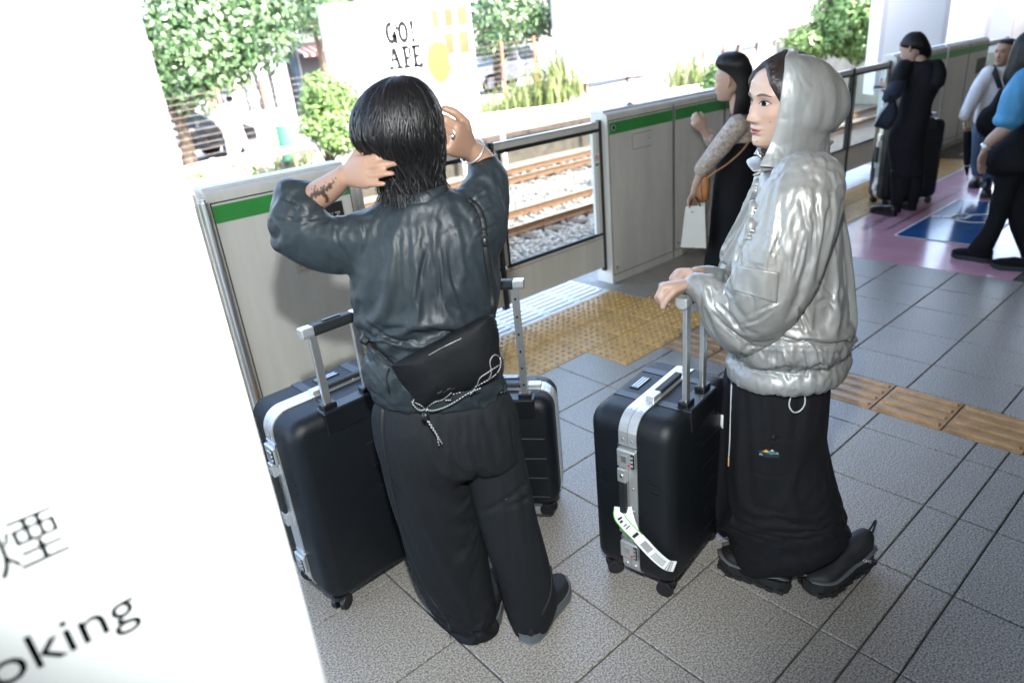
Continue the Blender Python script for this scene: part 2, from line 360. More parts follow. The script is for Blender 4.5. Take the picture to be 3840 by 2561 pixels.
# ================================================================== PLATFORM
b = MB(); b.box(-8, 40, -14, .47, -1.55, -.008)
platform = struct('platform', b, M['joint'])
def cell(name, x0, x1, y0, y1, m, g=.0028, top=0.0, extra=None, parent=platform):
    q = MB(); x0 += g; x1 -= g; y0 += g; y1 -= g; e = .0025; h = .010
    V = [(x0, y0, top - h), (x1, y0, top - h), (x1, y1, top - h), (x0, y1, top - h), (x0, y0, top - e), (x1, y0, top - e), (x1, y1, top - e), (x0, y1, top - e),
         (x0 + e, y0 + e, top), (x1 - e, y0 + e, top), (x1 - e, y1 - e, top), (x0 + e, y1 - e, top)]
    q.add(V, [(0, 1, 5, 4), (1, 2, 6, 5), (2, 3, 7, 6), (3, 0, 4, 7), (4, 5, 9, 8), (5, 6, 10, 9), (6, 7, 11, 10), (7, 4, 8, 11), (8, 9, 10, 11)])
    if extra: extra(q, x0, x1, y0, y1)
    return q.put(name, m, parent)
XL = [-3.72, -3.32, -2.925, -2.53, -2.13, -1.735, -1.346, -.951, -.551, -.153, .013]
XR = [.314, .634, 1.012, 1.39, 1.77, 2.16, 2.545, 2.93, 3.31, 3.70, 4.08, 4.46, 4.85, 5.23, 5.62, 6.0, 6.4, 6.8, 7.2, 7.6, 8.0]
YR = [-.6, -.983, -1.36, -1.745, -2.125, -2.516, -2.63, -2.743, -3.13, -3.52]
for i in range(len(YR) - 1):
    y1, y0 = YR[i], YR[i + 1]
    for xs in (XL, XR):
        for j in range(len(xs) - 1):
            x0, x1 = xs[j], xs[j + 1]
            if y1 < -2.75 and (x0 > 3 or x1 < -3): continue
            if x0 > 2.1 and y0 > -2.2 and x0 < 6.2: continue          # under the pink sheet
            gg = .008 if abs(x0 + 2.13) < .01 else .0035
            if i == 0:                                                             # row cut by the block of dots
                if x1 <= -.3 or x0 >= .9: cell('floor_tile', x0, x1, y0, y1, M['tile'])
                elif x0 < -.3: cell('floor_tile', x0, -.3, y0, y1, M['tile']); cell('floor_tile', -.3, x1, y0, -.9, M['tile'])
                elif x1 > .6 and x0 < .6: cell('floor_tile', .6, x1, y0, y1, M['tile']); cell('floor_tile', x0, .6, y0, -.9, M['tile'])
                elif x0 >= .6: cell('floor_tile', x0, x1, y0, y1, M['tile'])
                else: cell('floor_tile', x0, x1, y0, -.9, M['tile'])
            else: cell('floor_tile', x0, x1, y0, y1, M['tile'])
# the pavement that goes on beyond the tiles one can tell apart
b = MB()
for x0, x1, y0, y1 in ((6.3, 40, -.62, -13.9), (-7.9, 6.3, -3.52, -13.9), (2.1, 6.3, -2.13, -3.52), (-7.9, -3.72, -3.52, -.62)):
    b.quad((x0, y0, -.003), (x1, y0, -.003), (x1, y1, -.003), (x0, y1, -.003)) if y0 < y1 else b.quad((x0, y1, -.003), (x1, y1, -.003), (x1, y0, -.003), (x0, y0, -.003))
o = b.put('paving', M['tile'], platform); o['kind'] = 'stuff'
def dots(q, x0, x1, y0, y1):
    n = 6
    for i in range(n):
        for j in range(n):
            cx, cy = x0 + (i + .5) * (x1 - x0) / n, y0 + (j + .5) * (y1 - y0) / n; V = []; s = 8
            for r, z in ((.0125, 0), (.0100, .0055), (.0055, .0078)):
                V += [(cx + r * math.cos(2 * math.pi * k / s), cy + r * math.sin(2 * math.pi * k / s), z) for k in range(s)]
            q.add(V, grid_faces(3, s) + [tuple(range(2 * s, 3 * s))])
def bars(along, n=4):
    def f(q, x0, x1, y0, y1):
        for i in range(n):
            if along == 'y': c = x0 + (i + .5) * (x1 - x0) / n; a, e, cc, d = c - .015, c + .015, y0 + .012, y1 - .012
            else: c = y0 + (i + .5) * (y1 - y0) / n; a, e, cc, d = x0 + .012, x1 - .012, c - .015, c + .015
            w = .006
            q.add([(a, cc, 0), (e, cc, 0), (e, d, 0), (a, d, 0), (a + w, cc + w, .008), (e - w, cc + w, .008), (e - w, d - w, .008), (a + w, d - w, .008)],
                  [(0, 1, 5, 4), (1, 2, 6, 5), (2, 3, 7, 6), (3, 0, 4, 7), (4, 5, 6, 7)])
    return f
def repeat(o, dx, dy):
    c = o.copy(); COL.objects.link(c); c.location = (o.location.x + dx, o.location.y + dy, 0); return c
# dots: two rows in front of the near doorway, an L of three more beside the guide strip
t0 = cell('tactile_tile', -.3, 0, -.3, 0, M['yellow'], extra=dots)
spots = [(i, j) for i in range(-8, 3) for j in (0, 1)] + [(0, 2), (1, 2), (2, 2)]
for i, j in spots:
    if (i, j) != (0, 0): repeat(t0, .3 * i, -.3 * j)
for i in range(8, 20):                                                             # in front of the far doorway
    for j in (0, 1): repeat(t0, .6 + .3 * i, -.3 * j)
t1 = cell('guide_tile', .6, .9, -.6, -.3, M['ochre'], extra=bars('x'))
for i in range(1, 8): repeat(t1, .3 * i, 0)
for i in range(20, 31): repeat(t1, .3 * i, 0)
t2 = cell('guide_tile', .013, .314, -1.195, -.9, M['ochre'], extra=bars('y'))
for i in range(1, 8): repeat(t2, 0, -.295 * i)
for x0 in np.arange(.6, 3.0, .3): cell('floor_tile', x0, x0 + .3, -.3, 0.0, M['tile'])
b = MB(); b.box(.6, 40, .0, .47, -.05, -.002); b.box(-7.9, -1.29, .0, .47, -.05, -.002); b.put('edge_paving', M['concrete'], platform)
# white slotted plates on the sill of each doorway
q = MB()
for i in range(8):
    a = .01 + i * .42 / 7 - .018; q.box(.004, .296, max(.004, a + .009), min(.436, a + .06 - .009 if i < 7 else .436), -.03, .0)
for x in (.004, .276): q.box(x, x + .02, .004, .436, -.034, -.002)
g0 = q.put('sill_grating', M['grating'], platform, bevel=.002)
g0.location = (-1.2, 0, 0)
for i in range(1, 6): repeat(g0, .3 * i, 0)
for i in range(16, 23): repeat(g0, .3 * i, 0)
# pink floor sheet with blue panel, and its lettering
b = MB(); b.box(2.165, 6.25, -2.055, -.635, -.008, .0); pk = tag(b.put('floor_sheet', M['pink']), 'shiny pink floor sheet with a blue panel and black lettering', 'floor sign')
b = MB(); b.box(2.10, 6.3, -.633, -.603, -.01, -.001); b.put('kerb_strip', M['greyedge'], platform)
def rrect(x0, x1, y0, y1, r, z, n=5):
    P = []
    for cx, cy, a in ((x1 - r, y1 - r, 0), (x0 + r, y1 - r, 90), (x0 + r, y0 + r, 180), (x1 - r, y0 + r, 270)):
        P += [(cx + r * math.cos(math.radians(a + 90 * k / n)), cy + r * math.sin(math.radians(a + 90 * k / n)), z) for k in range(n + 1)]
    return P
b = MB(); b.poly(rrect(2.83, 4.27, -1.66, -1.05, .05, .003)); b.put('panel_border', M['white'], pk)
b = MB(); b.poly(rrect(2.85, 4.25, -1.64, -1.07, .04, .006)); b.put('blue_panel', M['blue'], pk)
# white access symbol on the blue panel (head, back, wheel, leg), read from the train side
b = MB(); s0 = np.array([3.62, -1.36, .009])
def strip(pts, w, z=.009):
    P = np.array([(x, y, z) for x, y in pts]); V = []
    for i in range(len(P)):
        t = nrm(P[min(i + 1, len(P) - 1)] - P[max(i - 1, 0)]); n = np.array([-t[1], t[0], 0]) * w / 2; V += [P[i] - n, P[i] + n]
    b.add(V, [(2 * i, 2 * i + 2, 2 * i + 3, 2 * i + 1) for i in range(len(P) - 1)])
strip([(3.62 + .15 * math.cos(a), -1.39 + .15 * math.sin(a)) for a in np.linspace(.6, 5.2, 22)], .035)
strip([(3.55, -1.17), (3.57, -1.33), (3.72, -1.34), (3.80, -1.48)], .04); strip([(3.56, -1.25), (3.68, -1.26)], .03)
b.poly([(3.55 + .035 * math.cos(a), -1.12 + .035 * math.sin(a), .009) for a in np.linspace(0, 2 * math.pi, 16, endpoint=False)])
b.put('access_symbol', M['white'], pk)
text('sheet_lettering', '車いす・ベビーカーをご利用のお客さまが', .088, M['inkblack'], (4.55, -.75, .004), (-1, 0, 0), (0, -1, 0), pk, sx=.98)
text('sheet_lettering', 'Please give priority to passengers with wheelchairs or strollers', .062, M['inkblack'], (4.55, -.93, .004), (-1, 0, 0), (0, -1, 0), pk)

# ================================================================== PLATFORM SCREEN GATES
def ring(b, c, r, w, h, y):
    a = np.linspace(0, 2 * math.pi, 20, endpoint=False)
    for k in range(20):
        k2 = (k + 1) % 20; p = lambda rr, kk, yy: (c[0] + rr * math.cos(a[kk]), yy, c[1] + rr * math.sin(a[kk]))
        b.quad(p(r - w, k, y - h), p(r, k, y - h), p(r, k2, y - h), p(r - w, k2, y - h)); b.quad(p(r, k, y), p(r, k2, y), p(r, k2, y - h), p(r, k, y - h))
def lock(name, x, z, r, y, parent, mi):
    q = MB(); q.cyl((x, y, z), (x, y - .004, z), r, 20); o = q.put(name, M['silver'], parent)
    q = MB(); q.box(x - .004, x + .004, y - .0055, y - .0042, z - .45 * r, z + .45 * r); q.put('keyhole', M['dark'], o); return o
GY = .0735
def gate_box(x0, x1, label, seams, hatch=None, signs=True):
    t = thing('gate_box', label, 'platform gate', ((x0 + x1) / 2, GY, 0), 0, 'white gate boxes along the platform edge')
    cx = (x0 + x1) / 2
    # body: section in (y, z) swept along x, shoulder rounded towards the platform
    sec = [(0, .0), (0, 1.185)] + [(.035 - .035 * math.cos(a), 1.185 + .035 * math.sin(a)) for a in np.linspace(.3, math.pi / 2, 5)] + [(.15, 1.232), (.15, 0)]
    q = MB(); q.prism([(x0 - cx, y, z) for y, z in sec], (x1 - x0, 0, 0)); q.put('body', M['gatew'], t, bevel=.004)
    q = MB(); q.box(x0 - cx + .004, x1 - cx - .004, .036, .149, 1.218, 1.2345); q.put('top_cover', M['gatetop'], t)
    q = MB(); q.box(x0 - cx + .01, x1 - cx - .01, .012, .13, -.0, .02); q.put('plinth', M['dark'], t)
    ed = [x0] + seams + [x1]
    for i in range(len(ed) - 1):
        a, e = ed[i] - cx + .018, ed[i + 1] - cx - .014
        q = MB(); q.box(a - .006, e + .006, -.0012, .001, .062, 1.169); q.put('panel_gap', M['dark'], t)
        q = MB(); q.box(a, e, -.004, .001, .068, 1.163); pn = q.put('panel', M['gatew'], t, bevel=.0015)
        q = MB(); q.box(a, e, -.0058, -.004, 1.074, 1.154); q.put('green_stripe', M['green'], pn)
        q = MB(); q.cyl((a + .035, -.004, .118), (a + .035, -.009, .118), .014, 14); q.put('bolt', M['steel'], pn)
    for s in seams:
        q = MB(); q.box(s - cx - .003, s - cx + .003, -.0025, .001, .0, 1.19); q.put('seam', M['dark'], t)
    return t, cx
gA, cA = gate_box(-1.99, -1.27, 'white gate box behind the raised left elbow, with caution stickers', [])
gA0, cA0 = gate_box(-4.1, -2.03, 'white gate box left of the steel pole, mostly behind the pillar', [-2.75])
gB, cB = gate_box(.71, 3.56, 'white gate box in mid picture with a small key hatch under its green stripe', [1.452, 2.13, 2.82])
gC, cC = gate_box(5.42, 6.88, 'white gate box behind the person in black at the phone', [6.15])
gD, cD = gate_box(6.935, 8.37, 'farthest white gate box, carrying a dark square sign, beside the white blouse', [7.65])
# A: lock, dark sign with lettering, caution sticker
lock('lock', -1.325 - cA, 1.103, .021, -.0058, gA, 0)
q = MB(); q.box(-1.56 - cA, -1.338 - cA, -.0062, -.004, .925, 1.052); sg = q.put('door_sign', M['inkblack'], gA)
M['cream'] = pm('cream_ink', (.72, .66, .50), .5)
text('lettering', 'ホームドア', .038, M['cream'], (-1.356 - cA, -.0068, .974), (1, 0, 0), (0, 0, 1), sg, align='RIGHT')
M['sticker'] = pm('caution_sticker', (.52, .49, .36), .5, var=.06, vscale=20); M['amber'] = pm('amber_print', (.75, .36, .03), .5)
q = MB(); q.box(-1.652 - cA, -1.40 - cA, -.0056, -.004, .742, .905); st = q.put('caution_sticker', M['sticker'], gA)
for k in (0, 1):
    ox = -1.638 - cA + .122 * k
    q = MB(); q.prism([(ox + .006, -.006, .863), (ox + .042, -.006, .863), (ox + .024, -.006, .895)], (0, -.0006, 0)); w = q.put('warning_triangle', M['inkblack'], st)
    q = MB(); q.prism([(ox + .013, -.007, .867), (ox + .035, -.007, .867), (ox + .024, -.007, .887)], (0, -.0004, 0)); q.put('triangle_fill', M['amber'], w)
    q = MB()
    for a in ((ox, ox + .085, .835, .8365), (ox, ox + .085, .8985, .900), (ox, ox + .0015, .835, .900), (ox + .0835, ox + .085, .835, .900)): q.box(a[0], a[1], -.0062, -.0056, a[2], a[3])
    q.obox((ox + .052, -.006, .862), (.003, 0, .022), (0, .0004, 0), (.009, 0, -.002)); q.obox((ox + .04, -.006, .85), (.012, 0, .004), (0, .0004, 0), (-.002, 0, .005)); q.put('pictogram', M['inkblack'], st)
    text('lettering', 'ドアに手を\n挟まれない\nようにご注\n意ください', .0142, M['inkblack'], (ox + .002, -.0064, .819), (1, 0, 0), (0, 0, 1), st)
    text('lettering', 'Watch your hands', .0105, M['inkblack'], (ox + .002, -.0064, .754), (1, 0, 0), (0, 0, 1), st)
text('top_print', 'ホームドアにご注意', .030, M['blue'], (-1.60 - cA, .075, 1.2352), (1, 0, 0), (0, 1, 0), gA)
q = MB(); q.box(-1.62 - cA, -1.30 - cA, .055, .125, 1.2345, 1.2349); q.put('top_label', M['white'], gA)
# B: lock ring, key hatch
q = MB(); ring(q, (.769 - cB, 1.117), .021, .006, .003, -.0058); q.put('lock_ring', M['silver'], gB)
q = MB(); q.cyl((.769 - cB, -.0055, 1.117), (.769 - cB, -.0075, 1.117), .013, 14); q.put('lock', M['dark'], gB)
hz = rrect(.966 - cB, 1.192 - cB, .936, 1.045, .014, 0); hp = [(x, -.0046, y) for x, y, z in hz]
q = MB(); q.prism(hp, (0, .0005, 0)); q.put('hatch_gap', M['dark'], gB)
hz = rrect(.969 - cB, 1.189 - cB, .939, 1.042, .012, 0); q = MB(); q.prism([(x, -.0062, y) for x, y, z in hz], (0, .0018, 0)); ht = q.put('key_hatch', M['gatew'], gB)
lock('hatch_lock', 1.15 - cB, .994, .016, -.0062, ht, 0)
q = MB(); q.tube([(1.02 - cB, .085, 1.2345), (1.055 - cB, .085, 1.242), (1.09 - cB, .085, 1.2345)], [.012, .02, .012], 12); q.put('top_knob', M['silver'], gB)
q = MB(); q.box(.83 - cB, .96 - cB, .06, .12, 1.2345, 1.2349); q.put('top_label', M['white'], gB)
q = MB(); q.box(7.98 - cD, 8.33 - cD, -.0062, -.004, .80, .985); q.put('door_sign', M['inkblack'], gD)
# steel pole at the joint left of box A
q = MB(); q.cyl((0, 0, 0), (0, 0, 1.182), .021, 16); q.cyl((0, 0, 1.182), (0, 0, 1.196), .013, 12)
tag(q.put('steel_pole', M['steel'], None, smooth=False, loc=(-2.012, .043, 0)), 'slim upright steel pole at the joint between two gate boxes', 'pole')
def leaf(x0, x1, label, left_open, sticker=None):
    t = thing('gate_door', label, 'platform door', ((x0 + x1) / 2, .14, 0), 0, 'sliding glazed doors of the platform gates'); c = (x0 + x1) / 2; a, e = x0 - c, x1 - c
    s = 1 if left_open else -1            # seal stands where the two leaves meet
    q = MB(); q.box(a, e, -.012, .012, 1.122, 1.160); q.put('top_rail', M['gatew'], t, bevel=.003)
    q = MB(); q.box(a, e, -.0145, .0145, 1.160, 1.168); q.put('cap_rail', M['steel'], t)
    q = MB(); q.box(a, e, -.012, .012, .13, .372); q.put('lower_panel', M['gatew'], t, bevel=.002)
    q = MB(); q.box(a, e, -.0126, .0, .352, .355); q.put('panel_seam', M['dark'], t)
    for k in (.05, .12, .80, .87): q = MB(); q.cyl((a + k * (e - a), -.012, .363), (a + k * (e - a), -.0145, .363), .009, 12); q.put('rivet', M['amber'] if k < .5 else M['steel'], t)
    for z0, z1 in ((1.098, 1.124), (.370, .394)): q = MB(); q.box(a + .03, e - .022, -.010, .010, z0, z1); q.put('window_gasket', M['dark'], t)
    for x, w, m in ((a, .032, 'gatew'), (a + .032, .022, 'dark'), (e - .085, .035, 'white'), (e - .05, .028, 'gatew')) if left_open else ((e - .032, .032, 'gatew'), (e - .054, .022, 'dark'), (a + .05, .035, 'white'), (a + .022, .028, 'gatew')):
        q = MB(); q.box(x, x + w, -.011, .011, .392, 1.100); q.put('stile', M[m], t)
    q = MB(); q.box(e - .022, e + .004, -.018, .018, .10, 1.176); q.put('edge_seal', M['dark'], t, bevel=.004)
    q = MB(); q.box(a - .004, a + .012 if not left_open else a, -.018, .018, .10, 1.172); q.put('edge_seal', M['dark'], t)
    q = MB(); q.box(a + .05, e - .05, -.003, .003, .392, 1.100); q.put('glass_pane', M['glass'], t)
    if sticker is not None:
        x = sticker - c; q = MB(); q.box(x - .021, x + .021, -.0135, -.0125, .868, .962); s = q.put('no_leaning_sticker', M['white'], t)
        q = MB(); ring(q, (x, .929), .019, .005, .0006, -.0137); q.obox((x, -.0141, .929), (.011, 0, -.011), (0, .0003, 0), (.002, 0, .002)); q.put('red_ring', M['redp'], s)
        q = MB(); q.box(x - .017, x + .017, -.0139, -.0135, .875, .895); q.put('sticker_text', M['green'], s)
    return t
M['redp'] = pm('red_print', (.55, .04, .05), .5)
leaf(-.262, .706, 'glazed sliding platform door closed up against the middle gate box', True, .655)
leaf(-1.266, -.282, 'glazed sliding platform door hidden mostly by the standing man', False, -1.17)
leaf(4.56, 5.416, 'far glazed platform door beside the person in black', True, None)
leaf(3.565, 4.535, 'far glazed platform door half hidden by the silver hood', False, None)
leaf(8.375, 9.35, 'farthest glazed platform door behind the grey-haired passenger', True, None)

# ================================================================== PILLAR WITH SIGN (close to the lens), CANOPY, ADDED BACK WALL
t = thing('platform_pillar', 'big white pillar close by with a no smoking notice', 'pillar', (-3.05, -2.2, 0))
q = MB(); q.box(-.36, .322, -.25, .25, 0, 4.2); q.put('shaft', M['pillar'], t, bevel=.012, bseg=3)
M['pillarink'] = pm('sign_ink', (.0010, .0028, .0040), .9, spec=.0)
text('sign_kanji', '禁煙', .0615, M['pillarink'], (-2.926 + 3.05, -.2508, 1.270), (1, 0, 0), (0, 0, 1), t, align='RIGHT')
text('sign_latin', 'No smoking', .059, M['pillarink'], (-2.897 + 3.05, -.2508, 1.1575), (1, 0, 0), (0, 0, 1), t, align='RIGHT', sx=1.02)
b = MB(); b.box(-12, 45, -14, 0.95, 4.2, 4.35); struct('platform_canopy', b, M['roof'])
b = MB(); b.box(-12, 45, -14.2, -14, -.0, 4.2); struct('added_back_wall', b, M['wallb'])  # unseen wall, added to block sky light from behind the camera
# ================================================================== TRACKS
b = MB(); b.quad((-60, .46, -1.52), (120, .46, -1.52), (120, 13.6, -1.52), (-60, 13.6, -1.52)); struct('track_bed', b, M['bed'])
def railway(y0, label, x0, x1, xs0, xs1):
    t = thing('railway_track', label, 'railway track', (0, y0 + .53, -1.5), 0, 'railway tracks beyond the gates')
    prof = [(-.06, .05), (.06, .05), (.06, .065), (.012, .085), (.012, .17), (.034, .18), (.034, .2), (-.034, .2), (-.034, .18), (-.012, .17), (-.012, .085), (-.06, .065)]
    for s in (-.5335, .5335):
        q = MB(); q.prism([(x0, s + y, z) for y, z in prof], (x1 - x0, 0, 0)); r = q.put('rail', M['rust'], t)
        q = MB(); q.box(x0, x1, s - .026, s + .026, .2, .2025); q.put('rail_head', M['railtop'], r)
    q = MB(); q.box(-.11, .11, -1.05, 1.05, -.09, .05); me = q.mesh('sleeper')
    q = MB()
    for s in (-.5335, .5335):
        for d in (-.09, .09): q.box(-.06, .06, s + d - .03, s + d + .03, .05, .085)
    mf = q.mesh('rail_clip')
    for k, x in enumerate(np.arange(xs0, xs1, .62)):
        s = put('sleeper', me, M['sleeper'], t, loc=(x, 0, 0)); put('rail_clip', mf, M['rust'], s)
    return t
railway(1.20, 'near railway track tucked against the platform edge below the gates', -12, 60, -3, 5)
railway(6.27, 'middle railway track seen through the glass of the near door', -12, 90, 2, 16)
railway(10.30, 'far railway track seen through the upper part of the door glass', -12, 110, 5, 24)
def stones(name, regions, m, seed=3):
    g = np.random.default_rng(seed); V = []; F = []; n = 0
    base = np.array([(x, y, z) for z in (-1, 1) for y in (-1, 1) for x in (-1, 1)], float); f0 = [(0, 2, 3, 1), (4, 5, 7, 6), (0, 1, 5, 4), (2, 6, 7, 3), (0, 4, 6, 2), (1, 3, 7, 5)]
    for x0, x1, y0, y1, k, z in regions:
        P = np.stack([g.uniform(x0, x1, k), g.uniform(y0, y1, k), z + g.uniform(-.015, .035, k)], 1); S = g.uniform(.018, .042, (k, 3)) * [1, 1, .75]
        for i in range(k):
            J = base * S[i] * g.uniform(.6, 1.2, (8, 3)); a = g.uniform(0, 6.28); c, s = math.cos(a), math.sin(a)
            J = np.stack([c * J[:, 0] - s * J[:, 1], s * J[:, 0] + c * J[:, 1], J[:, 2]], 1); V.append(P[i] + J); F += [tuple(q + n for q in f) for f in f0]; n += 8
    o = put(name, mesh_from(name, np.vstack(V), F, False), m); o['kind'] = 'stuff'; return o
stones('ballast', [(2, 14, 3.9, 6.2, 5500, -1.505), (3, 16, 6.35, 7.25, 2600, -1.485), (3.5, 20, 7.5, 10.2, 6500, -1.505), (6, 26, 10.3, 12.4, 4500, -1.5)], M['ballast'])
# ================================================================== GROUND BEYOND
def street_z(x, y): return -.42 + .048 * np.clip(x - 3, -6, 60)
b = MB(); xs = [-60, -20, -3, 0, 3, 8, 14, 20, 30, 45, 63, 130]
for i in range(len(xs) - 1):
    a, c = xs[i], xs[i + 1]; za, zc = float(street_z(a, 0)), float(street_z(c, 0))
    b.quad((a, 14.2, za), (c, 14.2, zc), (c, 160, zc), (a, 160, za)); b.quad((a, 13.4, -1.52), (c, 13.4, -1.52), (c, 14.2, zc), (a, 14.2, za))
struct('street', b, M['street'])
# long white pipes on posts along the far side of the line
M['pipe'] = pm('white_pipe', (.76, .76, .73), .5, var=.06, vscale=4)
def pipe(pts, r, label, posts=True):
    t = thing('conduit_pipe', label, 'pipe', pts[0], 0, 'white pipes along the far side of the line'); p0 = np.array(pts[0], float)
    P = [np.array(p, float) - p0 for p in pts]; q = MB(); q.tube(P, r, 14, smooth=max(2, 6 * (len(P) - 1))); q.put('pipe_run', M['pipe'], t, smooth=True)
    L = np.linalg.norm(P[-1] - P[0]); n = max(1, int(L / 2.6))
    for k in range(n + 1):
        c = crom(P, n + 1)[k] if n else P[0]; q = MB(); q.obox(c, (.045, 0, 0), (0, r + .018, 0), (0, 0, r + .018)); q.put('clamp', M['whited'], t)
        if posts and k % 2 == 0: q = MB(); q.obox((c[0], c[1], (c[2] - r + (-1.5 - p0[2])) / 2), (.05, 0, 0), (0, .05, 0), (0, 0, abs(c[2] - r - (-1.5 - p0[2])) / 2)); q.put('post', M['whited'], t)
pipe([on_y(395, 402, 12.9), on_y(520, 372, 12.9), on_y(800, 322, 12.9), on_y(1000, 282, 12.9), on_y(1130, 268, 12.9), on_y(1360, 238, 12.9), on_y(1650, 194, 12.9)], .105, 'long white pipe running behind the two heads, upper of the pair')
pipe([on_y(395, 432, 12.5), on_y(470, 419, 12.5), on_y(555, 404, 12.5)], .085, 'short white pipe end at far left below the long pipe')
pipe([on_y(950, 334, 12.6), on_y(1060, 312, 12.6), on_y(1142, 297, 12.6)], .10, 'white pipe length right of the standing man, ending at a joint')
pipe([on_y(1152, 294, 12.6), on_y(1250, 270, 12.6), on_y(1370, 252, 12.6), on_y(1500, 228, 12.6), on_y(1640, 203, 12.6)], .10, 'long lower white pipe reaching behind the middle gate box')
M['shadewall'] = pm('shade_toned_concrete', (.055, .045, .038), .9, var=.4, vscale=4, bump=.8, bscale=20)  # dark base colour stands in for the shadow bands under the pipes
b = MB(); b.box(-20, 90, 13.15, 13.4, -1.52, -.62); tag(b.put('trackside_wall', M['shadewall']), 'low concrete wall beyond the railway, coloured dark for the shade under the pipes', 'wall')
# ================================================================== BILLBOARDS
M['poster'] = pm('poster_paper', (.84, .84, .82), .5); M['bbframe'] = pm('billboard_frame', (.72, .68, .69), .5)
M['collage'] = pm('poster_collage', (.060, .072, .090), .5, col2=(.17, .165, .155), vscale=4.5, detail=8)
M['orange'] = pm('orange_print', (.125, .038, .010), .5, col2=(.17, .075, .025), vscale=1.2); M['ochrep'] = pm('ochre_print', (.115, .072, .017), .5); M['greyink'] = pm('grey_ink', (.010, .012, .014), .6, spec=.1); M['mauve'] = pm('mauve_print', (.24, .17, .20), .5); M['pinkp'] = pm('pink_print', (.40, .26, .28), .5)
M['postd'] = pm('dark_post', (.14, .11, .10), .7)
def billboard(p0, p1, z0, z1, label, depth=.45, legs=2, zfoot=-.5):
    """p0, p1: near corners of the face on the ground plan (left, right)"""
    p0, p1 = np.array([*p0, 0.0]), np.array([*p1, 0.0]); ux = nrm(p1 - p0); w = np.linalg.norm(p1 - p0); ny = np.array([-ux[1], ux[0], 0])
    t = thing('billboard', label, 'billboard', (p0 + p1) / 2 + [0, 0, z0], math.atan2(ux[1], ux[0]), 'billboards beyond the tracks')
    q = MB(); q.box(-w / 2, w / 2, 0, depth, 0, z1 - z0); q.put('case', M['bbframe'], t)
    q = MB(); q.box(-w / 2 + .1, w / 2 - .1, -.006, .0, .1, z1 - z0 - .1); f = q.put('poster', M['poster'], t)
    for k in range(legs):
        x = -w / 2 + w * (k + .5) / legs; q = MB(); q.box(x - .06, x + .06, .1, .25, zfoot - z0, 0); q.put('leg', M['postd'], t)
    return t, f, w
L, R_ = on_y(768, 130, 14), on_y(1098, 200, 14)
bA, fA, wA = billboard((L[0], 14), (R_[0], 14), .10, 3.18, 'billboard lettered GO! APE with a white disc and orange window squares', depth=.5, zfoot=-.4)
def bxy(x, y): p = on_y(x, y, 14); return p[0] - bA.location.x, p[2] - .10
q = MB(); q.box(-wA / 2 + .14, wA / 2 - .14, -.010, -.006, .14, 2.92); q.put('poster_collage', M['collage'], fA)
cx, cz = bxy(918, 97); r = (bxy(975, 90)[0] - bxy(858, 105)[0]) / 2 * 1.04
a = np.linspace(0, 2 * math.pi, 48, endpoint=False); q = MB(); q.prism([(cx + r * math.cos(k), -.013, cz + r * math.sin(k)) for k in a], (0, .003, 0)); q.put('white_disc', M['white'], fA)
q = MB()
def slab(q, x0, x1, z0, z1, y=-.0165): q.box(cx + x0 * r, cx + x1 * r, y, y + .003, cz + z0 * r, cz + z1 * r)
# slab-serif capitals: GO! / APE
def ringp(q, x, z, w, h, t, gap=None):
    n = 24; 
    for k in range(n):
        a0, a1 = 2 * math.pi * k / n, 2 * math.pi * (k + 1) / n
        if gap and gap[0] < a0 < gap[1]: continue
        f = lambda a, s: (cx + (x + (w - s) * math.cos(a)) * r, -.0165, cz + (z + (h - s) * math.sin(a)) * r)
        q.add([f(a0, t), f(a0, 0), f(a1, 0), f(a1, t)], [(0, 1, 2, 3)])
ringp(q, -.30, .27, .21, .33, .15, (.2, .95)); slab(q, -.30, -.07, .13, .23); slab(q, -.19, -.07, -.06, .20); slab(q, -.13, -.03, .34, .56)
ringp(q, .16, .27, .21, .33, .15)
q.prism([(cx + .42 * r, -.0165, cz + .60 * r), (cx + .60 * r, -.0165, cz + .60 * r), (cx + .555 * r, -.0165, cz + .17 * r), (cx + .465 * r, -.0165, cz + .17 * r)], (0, .002, 0)); slab(q, .43, .59, -.06, .09)
q.put('lettering', M['greyink'], fA); q = MB()
q.prism([(cx + (-.36) * r, -.0165, cz - .16 * r), (cx + (-.20) * r, -.0165, cz - .16 * r), (cx + (-.07) * r, -.0165, cz - .72 * r), (cx + (-.22) * r, -.0165, cz - .72 * r)], (0, .002, 0)); q.prism([(cx + (-.36) * r, -.0165, cz - .16 * r), (cx + (-.27) * r, -.0165, cz - .16 * r), (cx + (-.40) * r, -.0165, cz - .72 * r), (cx + (-.50) * r, -.0165, cz - .72 * r)], (0, .002, 0))
slab(q, -.40, -.18, -.55, -.46); slab(q, -.56, -.34, -.80, -.70); slab(q, -.27, -.01, -.80, -.70)
slab(q, .04, .19, -.72, -.16); slab(q, .0, .27, -.80, -.70); slab(q, .0, .28, -.22, -.11); slab(q, .14, .30, -.54, -.44); slab(q, .24, .36, -.48, -.17)
slab(q, .41, .56, -.80, -.11); slab(q, .37, .74, -.22, -.11); slab(q, .37, .74, -.80, -.69); slab(q, .5, .66, -.50, -.41); slab(q, .66, .74, -.34, -.14); slab(q, .66, .74, -.78, -.56); slab(q, .60, .66, -.54, -.37)
q.put('lettering', M['greyink'], fA)
for (xa, ya), (xb, yb) in (((990, 25), (1007, 62)), ((1018, 22), (1040, 60)), ((1048, 18), (1075, 56)), ((1020, 78), (1043, 122)), ((1052, 74), (1078, 120))):
    x0, z1 = bxy(xa, ya); x1, z0 = bxy(xb, yb); q = MB(); q.box(x0, x1, -.0145, -.010, z0, z1); q.put('orange_square', M['orange'], fA)
